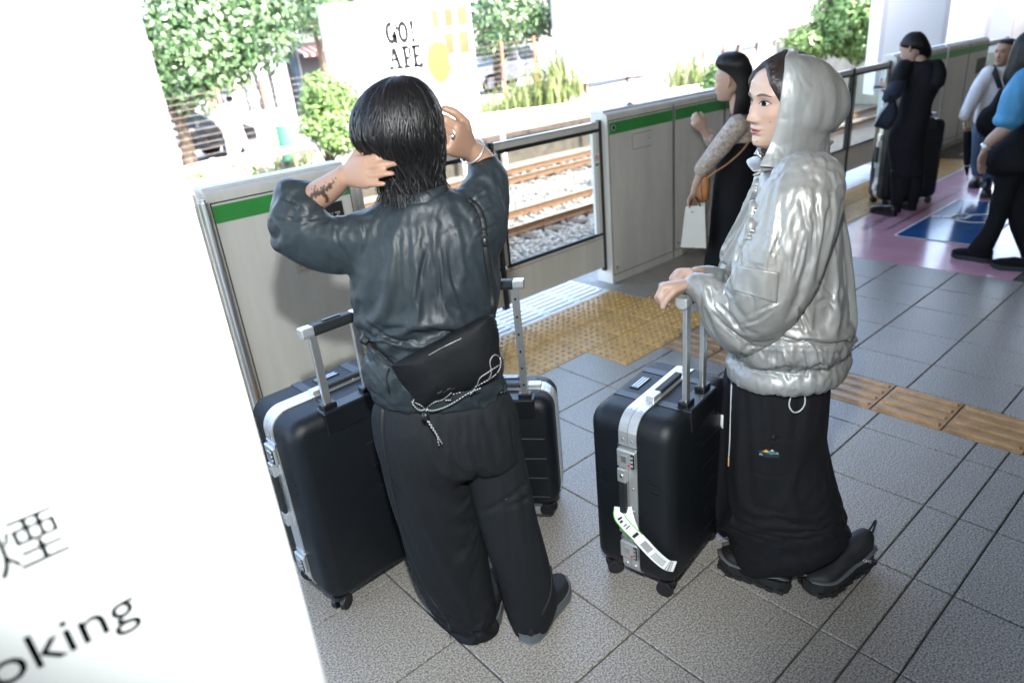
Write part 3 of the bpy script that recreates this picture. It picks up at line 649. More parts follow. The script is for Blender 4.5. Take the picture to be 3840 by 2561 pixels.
q = MB(); P = [bxy(x, y) for x, y in ((985, 108), (998, 97), (1014, 97), (1028, 112), (1030, 140), (1036, 160), (1026, 182), (1014, 192), (996, 180), (984, 160), (980, 135))]
q.prism([(x, -.0155, z) for x, z in P], (0, .003, 0)); q.put('ochre_shape', M['ochrep'], fA)
L, R_ = on_y(1292, 60, 14), on_y(1494, 150, 14)
bB, fB, wB = billboard((L[0], 14), (R_[0], 14), .42, 3.9, 'white billboard with a faint mauve leaf shape and two pink triangles', depth=.5, zfoot=-.1)
def bxb(x, y): p = on_y(x, y, 14); return p[0] - bB.location.x, p[2] - .42
q = MB(); P = [bxb(x, y) for x, y in ((1393, 28), (1399, 40), (1398, 58), (1391, 78), (1393, 98), (1386, 78), (1382, 56), (1386, 38))]; q.prism([(x, -.009, z) for x, z in P], (0, .003, 0)); q.put('leaf_print', M['mauve'], fB)
for k in (0, 1):
    q = MB(); P = [bxb(x + 20 * k, y - 3 * k) for x, y in ((1391, 108), (1405, 105), (1397, 94))]; q.prism([(x, -.009, z) for x, z in P], (0, .003, 0)); q.put('pink_triangle', M['pinkp'], fB)
x0, z0 = bxb(1362, 140); text('small_print', 'S U M M E R   S A L E'[:0] or '— — — —', .3, M['pinkp'], (x0, -.009, z0), (1, 0, 0), (0, 0, 1), fB)
L, R_ = on_y(1683, 60, 14), on_y(1808, 60, 14)
bC, fC, wC = billboard((L[0], 14), (R_[0], 14), 1.02, 5.2, 'white billboard with a slim blue and orange print, above the lace sleeved passenger', depth=.6, legs=3, zfoot=.5)
def bxc(x, y): p = on_y(x, y, 14); return p[0] - bC.location.x, p[2] - 1.02
M['bluep'] = pm('blue_print', (.25, .42, .55), .5, col2=(.7, .45, .35), vscale=3)
q = MB(); P = [bxc(x, y) for x, y in ((1770, 4), (1776, 4), (1768, 50), (1760, 68), (1748, 66), (1752, 48))]; q.prism([(x, -.009, z) for x, z in P], (0, .003, 0)); q.put('blue_print', M['bluep'], fC)
q = MB(); P = [bxc(x, y) for x, y in ((1700, 4), (1704, 4), (1706, 18), (1700, 22), (1696, 16))]; q.prism([(x, -.009, z) for x, z in P], (0, .003, 0)); q.put('grey_print', M['pinkp'], fC)
L, R_ = on_y(1822, 40, 15), on_y(1905, 40, 15)
billboard((L[0], 15), (R_[0], 15), 1.5, 5.6, 'white billboard partly behind leaves, next to the blue print one', depth=.5, zfoot=.5)
p0, p1 = on_z(2008, 190, .35), on_z(2160, 175, .35)
bD, fD, wD = billboard(p0[:2], p1[:2], .1, 4.4, 'tall pale billboard with a dark post, behind the passenger in black', depth=.5)
x0 = -wD / 2; q = MB(); q.prism([(wD * .08, -.008, 3.3), (wD * .26, -.008, 4.1), (wD * .33, -.008, 3.2), (wD * .30, -.008, 2.2)], (0, .002, 0)); q.put('dark_print', M['greyink'], fD)
p0, p1 = on_z(2170, 130, .35), on_z(2262, 120, .35)
billboard(p0[:2], p1[:2], .2, 4.0, 'plain white billboard right of the passenger in black', depth=.4)
p0, p1 = on_z(2318, 95, .5), on_z(2420, 80, .5)
billboard(p0[:2], p1[:2], .2, 4.2, 'white billboard at the far right edge over the blouse', depth=.8)
# ================================================================== FENCE, WIRES
M['redpost'] = pm('rusty_red_post', (.42, .13, .08), .7, var=.2, vscale=10); M['wire'] = pm('grey_wire', (.15, .13, .12), .6)
t = thing('wire_fence', 'rusty red posts strung with many level wires along the far street', 'fence', (0, 14.6, 0))
def zf(x): return float(street_z(x, 0))
for px_, py_ in ((497, 205), (630, 330), (1158, 190), (1230, 160), (1615, 100), (1660, 110)):
    p = on_y(px_, py_, 14.6); q = MB(); q.box(p[0] - .035, p[0] + .035, -.035, .035, zf(p[0]), zf(p[0]) + 1.95); q.put('fence_post', M['redpost'], t)
for k in range(12):
    q = MB(); xs_ = np.linspace(0, 34, 12); q.tube([(x, 0, zf(x) + .18 + .155 * k + .012 * math.sin(x * 2 + k)) for x in xs_], .0075, 5); q.put('wire', M['wire'], t)
# ================================================================== PLANTS
M['leafm'] = pm('tree_leaf', (.035, .10, .035), .38, col2=(.12, .21, .085), vscale=2.5, spec=.8); M['leafl'] = pm('light_leaf', (.10, .20, .045), .45, col2=(.18, .28, .09), vscale=3); M['weed'] = pm('weed_leaf', (.11, .18, .05), .6, col2=(.2, .22, .09), vscale=5); M['bark'] = pm('bark', (.10, .075, .055), .9, var=.3, vscale=14, stretch=(1, 1, .2), bump=.8, bscale=30)
def leaves(centres, radii, n, size, seed, sq=1.0, shell=.55):
    g = np.random.default_rng(seed); V = []; F = []; k0 = 0; tot = sum(r ** 2 for r in radii)
    for c, r in zip(centres, radii):
        k = int(n * r ** 2 / tot); d = g.normal(size=(k, 3)); d /= np.linalg.norm(d, axis=1)[:, None]; rad = r * (shell + (1 - shell) * g.uniform(0, 1, k) ** .6)
        d2 = d * (1 + .35 * perlin(d * 2.3 + np.asarray(c) * 3.1)[:, None]); P = np.asarray(c) + d2 * rad[:, None] * [1, 1, sq]
        nrmv = d + g.normal(size=(k, 3)) * .55 + [0, 0, .35]; nrmv /= np.linalg.norm(nrmv, axis=1)[:, None]
        u = np.cross(nrmv, g.normal(size=(k, 3))); u /= np.linalg.norm(u, axis=1)[:, None] + 1e-9; w = np.cross(nrmv, u); s = size * g.uniform(.6, 1.35, k)[:, None]
        Q = np.stack([P - u * s, P + w * s * .55 - nrmv * s * .1, P + u * s, P - w * s * .55 - nrmv * s * .1], 1).reshape(-1, 3)
        V.append(Q); F += [(k0 + 4 * i, k0 + 4 * i + 1, k0 + 4 * i + 2, k0 + 4 * i + 3) for i in range(k)]; k0 += 4 * k
    return np.vstack(V), F
def tree(label, base, h, crowns, n, size, m, seed, r=.16):
    t = thing('broadleaf_tree', label, 'tree', base, 0, 'trees along the far street'); b0 = np.asarray(base, float); g = np.random.default_rng(seed)
    q = MB(); q.tube([(0, 0, 0), (.06, .02, h * .3), (-.03, .05, h * .65), (.05, 0, h)], [r, r * .8, r * .6, r * .25], 10, smooth=12)
    for c, rr in crowns: d = np.asarray(c) - b0; q.tube([(0, 0, h * .4), d * .55 + [0, 0, h * .15], d], [r * .45, r * .25, r * .06], 6, smooth=8)
    q.put('trunk', M['bark'], t, smooth=True)
    V, F = leaves([np.asarray(c) - b0 for c, _ in crowns], [rr for _, rr in crowns], n, size, seed); put('crown', mesh_from('crown', V, F, False), m, t); return t
A = lambda x, y, d: at_d(x, y, d)
tree('big leafy tree at the left, overhanging beside the white pillar', on_z(405, 300, -.3) * 0 + V3(*A(400, 250, 17)[:2], -.5), 3.2, [(A(370, 40, 16), 1.5), (A(480, 60, 17), 1.4), (A(420, 150, 16.5), 1.15), (A(560, 40, 17.5), 1.45), (A(500, 130, 17), .95), (A(606, 15, 18), .75), (A(345, 140, 16), 1.0)], 15000, .085, M['leafm'], 11, .2)
tree('dark leafy tree rising behind the shop awning', V3(*A(735, 120, 27)[:2], -.3), 5.5, [(A(730, 5, 26), 1.3), (A(775, -15, 27), 1.5), (A(700, -20, 27), 1.4)], 5000, .10, M['leafm'], 12)
tree('leafy tree between the lettered billboard and the brown doorway', V3(*A(1130, 60, 24)[:2], .0), 4.5, [(A(1120, 20, 22), 1.5), (A(1190, 0, 23), 1.5), (A(1110, 75, 22), .8), (A(1250, 5, 24), 1.2)], 9000, .085, M['leafm'], 13)
tree('bright leafy tree over the stone wall, left of the tall pale billboard', V3(*A(1970, 90, 24)[:2], 1.5), 2.5, [(A(1960, 30, 22), 1.4), (A(2000, 5, 22), 1.4), (A(1930, 70, 22), .8), (A(1985, 85, 22), .8)], 9000, .10, M['leafl'], 14)
def shrub(label, base, crowns, n, size, m, seed, name='shrub'):
    t = thing(name, label, 'shrub', base); b0 = np.asarray(base, float); q = MB()
    for c, rr in crowns: q.tube([(0, 0, 0), (np.asarray(c) - b0) * .6, np.asarray(c) - b0], [.03, .02, .008], 5, smooth=6)
    q.put('stem', M['bark'], t); V, F = leaves([np.asarray(c) - b0 for c, _ in crowns], [rr for _, rr in crowns], n, size, seed, shell=.3); put('foliage', mesh_from('foliage', V, F, False), m, t)
p = A(745, 330, 15.5)
shrub('pale green ivy bush in sun, left of the lettered billboard', (p[0], p[1], -.4), [(A(740, 215, 15.4), .5), (A(775, 225, 15.4), .48), (A(750, 265, 15.4), .42), (A(785, 280, 15.3), .35), (A(765, 320, 15.3), .35), (A(790, 330, 15.3), .3), (A(720, 240, 15.4), .36), (A(705, 290, 15.3), .25), (A(800, 300, 15.3), .3), (A(730, 300, 15.3), .3)], 6500, .055, M['leafl'], 21, 'ivy_bush')
p = A(1495, 310, 15.5); shrub('leafy sprig beside the foot of the white mauve leaf billboard', (p[0], p[1], -.3), [(A(1490, 285, 15.5), .38), (A(1520, 265, 15.5), .32), (A(1475, 300, 15.4), .25)], 1500, .05, M['weed'], 22)
p = A(1650, 220, 17); shrub('small green shrub just above the head of the lace sleeved passenger', (p[0], p[1], .1), [(A(1650, 185, 17), .4), (A(1632, 205, 17), .3)], 1400, .06, M['leafl'], 23)
p = A(1858, 160, 22); shrub('low green shrub on the stone wall top', (p[0], p[1], .9), [(A(1850, 100, 22), .6), (A(1820, 105, 22), .4), (A(1885, 110, 22), .4)], 1600, .08, M['leafl'], 24)
def weeds(name, spots, seed):
    g = np.random.default_rng(seed); V = []; F = []; n = 0
    for c, w, h, k in spots:
        for i in range(k):
            x = c + V3(g.normal(0, w), g.normal(0, .25), 0); hh = h * g.uniform(.4, 1.2); l = g.normal(0, .22, 2) * hh; s = .012 + .02 * g.random()
            a = g.uniform(0, 3.14); u = V3(math.cos(a), math.sin(a), 0) * s; m_ = x + V3(l[0] * .4, l[1] * .4, hh * .6); e = x + V3(l[0], l[1], hh)
            V += [x - u, x + u, m_ - u, m_ + u, e]; F += [(n, n + 1, n + 3, n + 2), (n + 2, n + 3, n + 4)]; n += 5
            for _ in range(5):
                q0 = x + (e - x) * g.uniform(.25, 1); d = nrm(g.normal(size=3) + [0, 0, .3]) * g.uniform(.05, .13); w2 = nrm(np.cross(d, g.normal(size=3))) * .022
                V += [q0, q0 + d * .5 + w2, q0 + d, q0 + d * .5 - w2]; F += [(n, n + 1, n + 2, n + 3)]; n += 4
    o = put(name, mesh_from(name, np.array(V), F, False), M['weed']); o['kind'] = 'stuff'
sp = []
for x, y, w, h, k in ((1180, 245, .5, .7, 90), (1230, 240, .45, 1.1, 110), (1275, 230, .4, 1.5, 130), (1300, 215, .35, 1.2, 70), (1520, 240, .5, .9, 120), (1560, 215, .6, 1.4, 170), (1600, 205, .6, 1.4, 170), (1640, 190, .6, 1.0, 120), (1680, 150, .6, .6, 60), (1815, 120, .9, 1.0, 90), (440, 415, .3, .3, 40), (600, 395, .4, .3, 40), (690, 372, .4, .4, 50), (1140, 262, .4, .5, 60)):
    p = on_y(x, y + 8, 14.0); sp.append((p, w, h, k))
weeds('weeds', sp, 5)
# ================================================================== STREET SIDE: buildings, cars, wall, people
M['bwhite'] = pm('building_panel_white', (.66, .67, .66), .5, var=.05, vscale=1); M['bgrey'] = pm('building_grey', (.30, .31, .32), .6, var=.1, vscale=1); M['bdark'] = pm('shop_interior', (.035, .035, .04), .6); M['brown'] = pm('brown_door', (.13, .05, .03), .5); M['win'] = pm('window_glass', (.05, .08, .10), .1, spec=.8); M['woodtan'] = pm('tan_wood', (.45, .30, .14), .6)
class Box3:                                 # a frame of reference for a facade: origin, along, up
    pass
def facade(name, label, cat, xl, xr, y, z0, z1, depth, m):
    t = thing(name, label, cat, ((xl + xr) / 2, y, z0)); q = MB(); w = (xr - xl) / 2; q.box(-w, w, 0, depth, 0, z1 - z0); q.put('wall', m, t); return t, w
Y1 = 26.0
xl, xr = on_y(520, 200, Y1)[0], on_y(668, 200, Y1)[0]
t, w = facade('column_building', 'white building of tall panels split by dark slits, behind the leafy tree', 'building', xl, xr, Y1, -.6, 7.0, 8, M['bwhite'])
for px_ in (545, 573, 588, 603, 636):
    x = on_y(px_, 250, Y1)[0] - (xl + xr) / 2; q = MB(); q.box(x - .09, x + .09, -.01, .02, 1.0, 7.0); q.put('dark_slit', M['bdark'], t)
x = on_y(527, 260, Y1)[0] - (xl + xr) / 2; q = MB(); q.box(x - .7, x + .5, -.03, .02, .5, 3.2); q.put('tan_stair', M['woodtan'], t)
for k in range(6): q = MB(); q.box(x - .65 + .1 * k, x + .48, -.09 + .01 * k, -.03, .6 + .3 * k, .66 + .3 * k); q.put('stair_tread', M['woodtan'], t)
xl, xr = on_y(672, 150, Y1)[0], on_y(775, 150, Y1)[0]
t, w = facade('awning_shop', 'shop with a red and white striped awning over a dark front', 'shop', xl, xr + 3, Y1 - .2, -.5, 8.0, 8, M['bgrey'])
cx_ = (xl + xr + 3) / 2
def fx(px_, y=150): return on_y(px_, y, Y1 - .2)[0] - cx_
def fz(px_, py_): return on_y(px_, py_, Y1 - .2)[2] + .5
q = MB(); q.box(fx(690), fx(790), -.02, .3, fz(720, 195), fz(720, 122)); q.put('shop_front', M['bdark'], t)
q = MB(); q.box(fx(676), fx(770), -.02, .2, fz(720, 72), fz(720, 28)); q.put('upper_window', M['win'], t)
q = MB(); q.box(fx(672), fx(685), -.05, .1, 0, 8.0); q.put('glass_edge', M['win'], t)
q = MB(); q.box(fx(672), fx(790), -.30, -.02, fz(720, 98), fz(720, 78)); q.put('ledge', M['whited'], t)
q = MB(); q.box(fx(745), fx(775), -.06, -.02, fz(755, 180), fz(755, 142)); q.put('menu_board', M['inkblack'], t)
M['awr'] = pm('awning_red', (.58, .10, .08), .7); M['aww'] = pm('awning_white', (.78, .76, .72), .7)
n = 15; xa, xb = fx(678), fx(800); za, zb = fz(720, 106), fz(720, 124)
for k in range(n):
    x0, x1 = xa + (xb - xa) * k / n, xa + (xb - xa) * (k + 1) / n; q = MB(); q.add([(x0, -.05, za), (x1, -.05, za), (x1, -1.0, zb), (x0, -1.0, zb), (x1, -1.0, zb - .12), (x0, -1.0, zb - .12)], [(0, 3, 2, 1), (3, 5, 4, 2)]); q.put('awning_stripe', M['awr'] if k % 2 else M['aww'], t)
Y2 = 30.0; xl, xr = on_y(1090, 90, Y2)[0], on_y(1330, 90, Y2)[0]
t, w = facade('grey_house', 'pale grey house with a brown door between the two big billboards', 'building', xl, xr, Y2, .2, 7.5, 8, M['bwhite'])
cx_ = (xl + xr) / 2; f2 = lambda px_, py_: (on_y(px_, py_, Y2)[0] - cx_, on_y(px_, py_, Y2)[2] - .2)
x0, z1 = f2(1166, 45); x1, z0 = f2(1193, 118); q = MB(); q.box(x0, x1, -.06, .0, z0, z1); q.put('brown_door', M['brown'], t)
q = MB(); q.box(x0 - .3, x0, -.05, .0, z0, z1); q.put('door_side', M['win'], t); q = MB(); zz = f2(1180, 86)[1]; q.box(x0, x1, -.09, -.06, zz - .12, zz + .12); q.put('door_rail', M['bgrey'], t)
x0, z1 = f2(1196, 30); x1, z0 = f2(1225, 130); q = MB(); q.box(x0, x1, -.04, .0, z0, z1); q.put('grey_panel', M['concrete'], t)
p0 = on_y(1226, 90, 17); p1 = on_y(1285, 90, 17); z1 = on_y(1250, 22, 17)[2]; z0 = on_y(1250, 120, 17)[2]
t = thing('notice_board', 'blank white upright board left of the mauve leaf billboard', 'sign', ((p0[0] + p1[0]) / 2, 17, zf(p0[0]))); w = (p1[0] - p0[0]) / 2; zg = zf(p0[0])
q = MB(); q.box(-w, w, 0, .08, z0 - zg, z1 - zg); q.put('board', M['white'], t)
for s in (-.8, .8): q = MB(); q.box(w * s - .04, w * s + .04, .02, .08, 0, z0 - zg); q.put('leg', M['postd'], t)
xl, xr = on_y(1520, 40, 28)[0], on_y(1690, 40, 28)[0]
t, w = facade('pale_shop_block', 'pale washed out block with posts behind the weeds, above the gate box', 'building', xl, xr, 28, .8, 8, 6, M['bwhite'])
for k in range(5): q = MB(); x = -w + 2 * w * (k + .5) / 5; q.box(x - .5, x + .5, -.03, .02, 1.4, 3.4); q.put('window', M['bgrey'], t)
# white cabinet beside the mauve leaf billboard
p0 = on_y(1470, 240, 15.2); t = thing('relay_cabinet', 'white metal cabinet with dark louvres right of the mauve leaf billboard', 'cabinet', (p0[0] + .3, 15.2, zf(p0[0])))
hh = on_y(1480, 145, 15.2)[2] - zf(p0[0]); q = MB(); q.box(-.3, .95, 0, .5, 0, hh); q.put('housing', M['white'], t, bevel=.02); q = MB(); q.box(-.36, 1.0, -.05, .55, hh, hh + .1); q.put('lid', M['white'], t)
for k in range(7): q = MB(); q.box(-.28, -.06, -.012, 0, .25 + .2 * k, .36 + .2 * k); q.put('louvre', M['bgrey'], t)
# cars
def car(name, label, base, yaw, m, length=4.2, hgt=1.5):
    t = thing(name, label, 'car', base, yaw); k = length / 4.2
    low = [(-2.1, .35), (-2.08, .75), (-1.75, .88), (-.95, .95), (1.15, .98), (1.95, .92), (2.1, .7), (2.1, .35)]; q = MB(); q.prism([(x * k, -.85, z) for x, z in low], (0, 1.7, 0)); q.put('body', m, t, bevel=.07, bseg=3)
    V = [(-1.0, -.78, .95), (1.5, -.78, .97), (1.05, -.62, hgt), (-.35, -.62, hgt), (-1.0, .78, .95), (1.5, .78, .97), (1.05, .62, hgt), (-.35, .62, hgt)]
    q = MB(); q.add(np.array(V) * [k, 1, 1], [(0, 1, 2, 3), (7, 6, 5, 4), (3, 2, 6, 7), (0, 3, 7, 4), (1, 5, 6, 2)]); q.put('cabin', m, t, bevel=.04)
    for s in (-1, 1):
        q = MB(); f = lambda x, z: (x * k, s * (.782 - .16 * (z - .95) / (hgt - .95) + .006), z)
        q.poly([f(-.82, 1.0), f(.28, 1.0), f(.28, hgt - .09), f(-.30, hgt - .09)]); q.poly([f(.36, 1.0), f(1.32, 1.0), f(1.0, hgt - .09), f(.36, hgt - .09)]); q.put('side_window', M['win'], t)
        for x in (-1.3, 1.3):
            q = MB(); q.cyl((x * k, s * .70, .33), (x * k, s * .88, .33), .33, 24); wl = q.put('wheel', M['dark'], t); q = MB(); q.cyl((x * k, s * .875, .33), (x * k, s * .89, .33), .21, 18); q.put('rim', M['silver'], wl)
        q = MB(); q.box(-2.13 * k, -2.05 * k, s * .6 - .16, s * .6 + .16, .62, .76); q.put('headlight', M['glassw'], t)
    q = MB(); q.add(np.array([(-1.01, -.7, .99), (-1.01, .7, .99), (-.40, .58, hgt - .06), (-.40, -.58, hgt - .06)]) * [k, 1, 1] + [-.02, 0, 0], [(0, 1, 2, 3)]); q.put('windscreen', M['win'], t)
    return t
M['carblack'] = pm('black_car_paint', (.02, .022, .026), .15, spec=.7, coat=1.0); M['carwhite'] = pm('white_car_paint', (.78, .79, .80), .2, coat=1.0); M['glassw'] = pm('lamp_glass', (.8, .82, .85), .1)
p = A(452, 342, 19.5); car('parked_car', 'black car at the far left, half behind the white pillar', (p[0] - .4, p[1] + .4, float(street_z(p[0], 0))), math.pi + .12, M['carblack'])
p = A(1150, 185, 26); car('parked_car', 'white car just right of the lettered billboard', (p[0], p[1], p[2] - .35), math.pi * 0 + .05, M['carwhite'], hgt=1.55)
b = MB(); zc = p[2] - .36; b.box(p[0] - 6, p[0] + 8, p[1] - 2.2, p[1] + 3, zc - 1.2, zc); struct('upper_lane', b, M['street'])
# green slatted bin
p = A(652, 312, 17); t = thing('green_bin', 'green slatted street bin in the sunlit far street', 'bin', (p[0], p[1], float(street_z(p[0], 0))))
M['greenbin'] = pm('green_plastic', (.08, .33, .18), .5)
for k in range(7): q = MB(); q.tube([(0, 0, .02 + .125 * k), (0, 0, .02 + .125 * k + .105)], [.17, .175], 16); q.put('slat_ring', M['greenbin'], t)
q = MB(); q.cyl((0, 0, 0), (0, 0, .88), .15, 14); q.put('core', M['bgrey'], t)
# stone and concrete retaining wall at right
M['rubble'] = pm('rubble_stone', (.38, .34, .29), .9, var=.25, vscale=6, bump=.8, bscale=25); M['wallc'] = pm('retaining_wall', (.40, .375, .31), .9, var=.25, vscale=.9, stretch=(2, 2, .3))
pw0, pw1 = on_z(1815, 228, -.6), on_z(2310, 92, -.2)
pw0 = on_y(1815, 225, 12.2); pw1 = on_z(2360, 112, .2); d_ = nrm(np.array([pw1[0] - pw0[0], pw1[1] - pw0[1], 0])); Lw = np.linalg.norm((pw1 - pw0)[:2]) + 25; yaw = math.atan2(d_[1], d_[0])
t = thing('retaining_wall', 'long pale retaining wall with rubble stones along its top, at the right', 'wall', (pw0[0], pw0[1] + .8, -1.5), yaw)
hw = 2.45; q = MB(); q.box(0, Lw, 0, .4, 0, hw); q.put('wall_face', M['wallc'], t)
for k in range(int(min(Lw, 36) / 1.9)): q = MB(); q.box(1.9 * k, 1.9 * k + .14, -.09, .0, 0, hw); q.put('wall_rib', M['wallc'], t)
g = np.random.default_rng(9); x = 0
while x < min(Lw, 42):
    s = g.uniform(.35, .75)
    for lv in (0, 1):
        hh = g.uniform(.26, .36); q = MB(); V, F = blob((x + s / 2 + .2 * lv, .12 + .1 * lv, hw + .16 + .32 * lv), s * .52, .28, hh * .56, n=5, seg=8); V = V + g.normal(0, .018, V.shape); q.add(V, F); q.put('stone', M['rubble'], t)
    x += s
t2_ = thing('fence_rail', 'pale teal railing sheet on top of the far stone wall', 'fence', (pw0[0], pw0[1] + 1.6, .95 + .7), yaw); q = MB(); q.box(14, Lw, 0, .03, .2, 1.2); q.put('mesh_sheet', pm('teal_sheet', (.45, .56, .54), .6), t2_)
for k in range(8): q = MB(); q.box(14 + 3 * k, 14.06 + 3 * k, -.04, .0, -.7, 1.25); q.put('rail_post', M['bgrey'], t2_)
# low stone wall at the left edge, behind the pillar
p = on_y(405, 330, 16); t = thing('stone_wall', 'rough stone wall with level rails at the far left by the pillar', 'wall', (p[0] - 1.4, 16, -.6))
for k in range(4): q = MB(); q.box(-1, 1.75, -.04, .02, 1.12 + .2 * k, 1.22 + .2 * k); q.put('rail', M['whited'], t)
for r_ in range(4):
    for c_ in range(7): q = MB(); V, F = blob((-1 + .4 * c_ + .2 * (r_ % 2), .1, .14 + .27 * r_), .22, .2, .15, n=5, seg=8); V = V + g.normal(0, .015, V.shape); q.add(V, F); q.put('stone', M['rubble'], t)
# passers-by in the far street: small figures, each with trunk, legs, arms and head in one surface
SK = pm('far_skin', (.55, .36, .27), .6)
def far_person(px_, py_, dep, label, top, legs, hair=(.02, .016, .014), stride=.16, yaw=0.0):
    p = A(px_, py_, dep); z0 = p[2]; t = thing('person', label, 'person', (p[0], p[1], z0), yaw)
    body = [capsule([(0, -stride, .06), (0, -stride * .4, .45), (0, 0, .85)], [.055, .07, .09], 10), capsule([(0, stride, .06), (0, stride * .5, .45), (0, 0, .85)], [.055, .07, .09], 10),
            capsule([(0, 0, .85), (0, 0, 1.1), (.01, 0, 1.35)], [.12, .12, .13], 12), capsule([(0, 0, 1.35), (0, 0, 1.5)], [.06, .055], 10), blob((0, 0, 1.56), .085, .075, .115, n=8, seg=12),
            capsule([(-.17, 0, 1.36), (-.22, .04, 1.1), (-.20, -.1, .88)], [.05, .04, .035], 8), capsule([(.17, 0, 1.36), (.22, -.04, 1.1), (.2, .1, .88)], [.05, .04, .035], 8)]
    V, F = fuse(body, .03, 1); put('body', mesh_from('body', V, F), SK, t)
    V, F = fuse([capsule([(0, 0, .8), (0, 0, 1.1), (.0, 0, 1.36)], [.15, .15, .16], 12), capsule([(-.16, 0, 1.37), (-.22, .04, 1.12)], [.075, .065], 8), capsule([(.16, 0, 1.37), (.22, -.04, 1.12)], [.075, .065], 8)], .03, 1); put('shirt', mesh_from('shirt', V, F), pm('far_top', top, .8), t)
    V, F = fuse([capsule([(0, -stride, .15), (0, 0, .86)], [.075, .125], 10), capsule([(0, stride, .15), (0, 0, .86)], [.075, .125], 10)], .03, 1); put('trousers', mesh_from('trousers', V, F), pm('far_legs', legs, .8), t)
    V, F = blob((0, .01, 1.60), .095, .095, .10, n=8, seg=12); put('hair', mesh_from('hair', V, F), pm('far_hair', hair, .6), t)
far_person(545, 385, 17.5, 'passer-by in a white top walking in the far street', (.78, .78, .78), (.55, .6, .66), yaw=.4)
far_person(562, 365, 19, 'passer-by in white standing beyond the walking one', (.75, .75, .74), (.78, .78, .78), yaw=1.2)
far_person(532, 300, 24, 'passer-by in dark blue among the group by the tan stair', (.08, .09, .2), (.12, .1, .1), yaw=.2)
far_person(548, 295, 24.5, 'passer-by in white with a dark bag beside the dark blue one', (.72, .72, .72), (.3, .3, .3), yaw=.8)
far_person(600, 300, 25.0, 'passer-by in teal grey before the white panels', (.12, .22, .26), (.7, .7, .72), yaw=.5)
far_person(476, 268, 24, 'pale dressed passer-by left of the red fence post', (.7, .7, .66), (.66, .66, .64), yaw=.2)
far_person(1706, 62, 33, 'far passer-by in dark top and white trousers between billboards', (.03, .05, .06), (.75, .73, .7), yaw=.9)
# ================================================================== SUITCASES
M['shell'] = pm('black_shell', (.0055, .0075, .010), .45, var=.12, vscale=30, bump=.4, bscale=420, spec=.35)
M['shellband'] = pm('shell_band', (.006, .007, .009), .35)
M['frame'] = pm('case_frame', (.70, .72, .72), .36, metal=.75, var=.05, vscale=60)
M['post'] = pm('trolley_alu', (.72, .72, .70), .33, metal=.9, var=.05, vscale=50)
M['grip'] = pm('grip_rubber', (.012, .014, .016), .55)
def rrect2(w, h, r, n=6):
    P = []
    for cx, cz, a in ((w / 2 - r, h / 2 - r, 0), (-w / 2 + r, h / 2 - r, 90), (-w / 2 + r, -h / 2 + r, 180), (w / 2 - r, -h / 2 + r, 270)):
        P += [(cx + r * math.cos(math.radians(a + 90 * k / n)), cz + r * math.sin(math.radians(a + 90 * k / n))) for k in range(n + 1)]
    return P
def shell(q, w, h, r, y0, y1, re, zc):
    s = 1 if y1 > y0 else -1; rings = [(y0, 0), (y1 - s * re, 0)] + [(y1 - s * re * (1 - math.sin(a)), re * (1 - math.cos(a))) for a in np.linspace(.25, math.pi / 2, 6)]
    V = []; n = 0
    for y, ins in rings: P = rrect2(w - 2 * ins, h - 2 * ins, max(.012, r - ins)); n = len(P); V += [(x, y, z + zc) for x, z in P]
    F = grid_faces(len(rings), n); F += [tuple(range((len(rings) - 1) * n, len(rings) * n)), tuple(range(n))[::-1]]
    q.add(V, F if s < 0 else [f[::-1] for f in F])
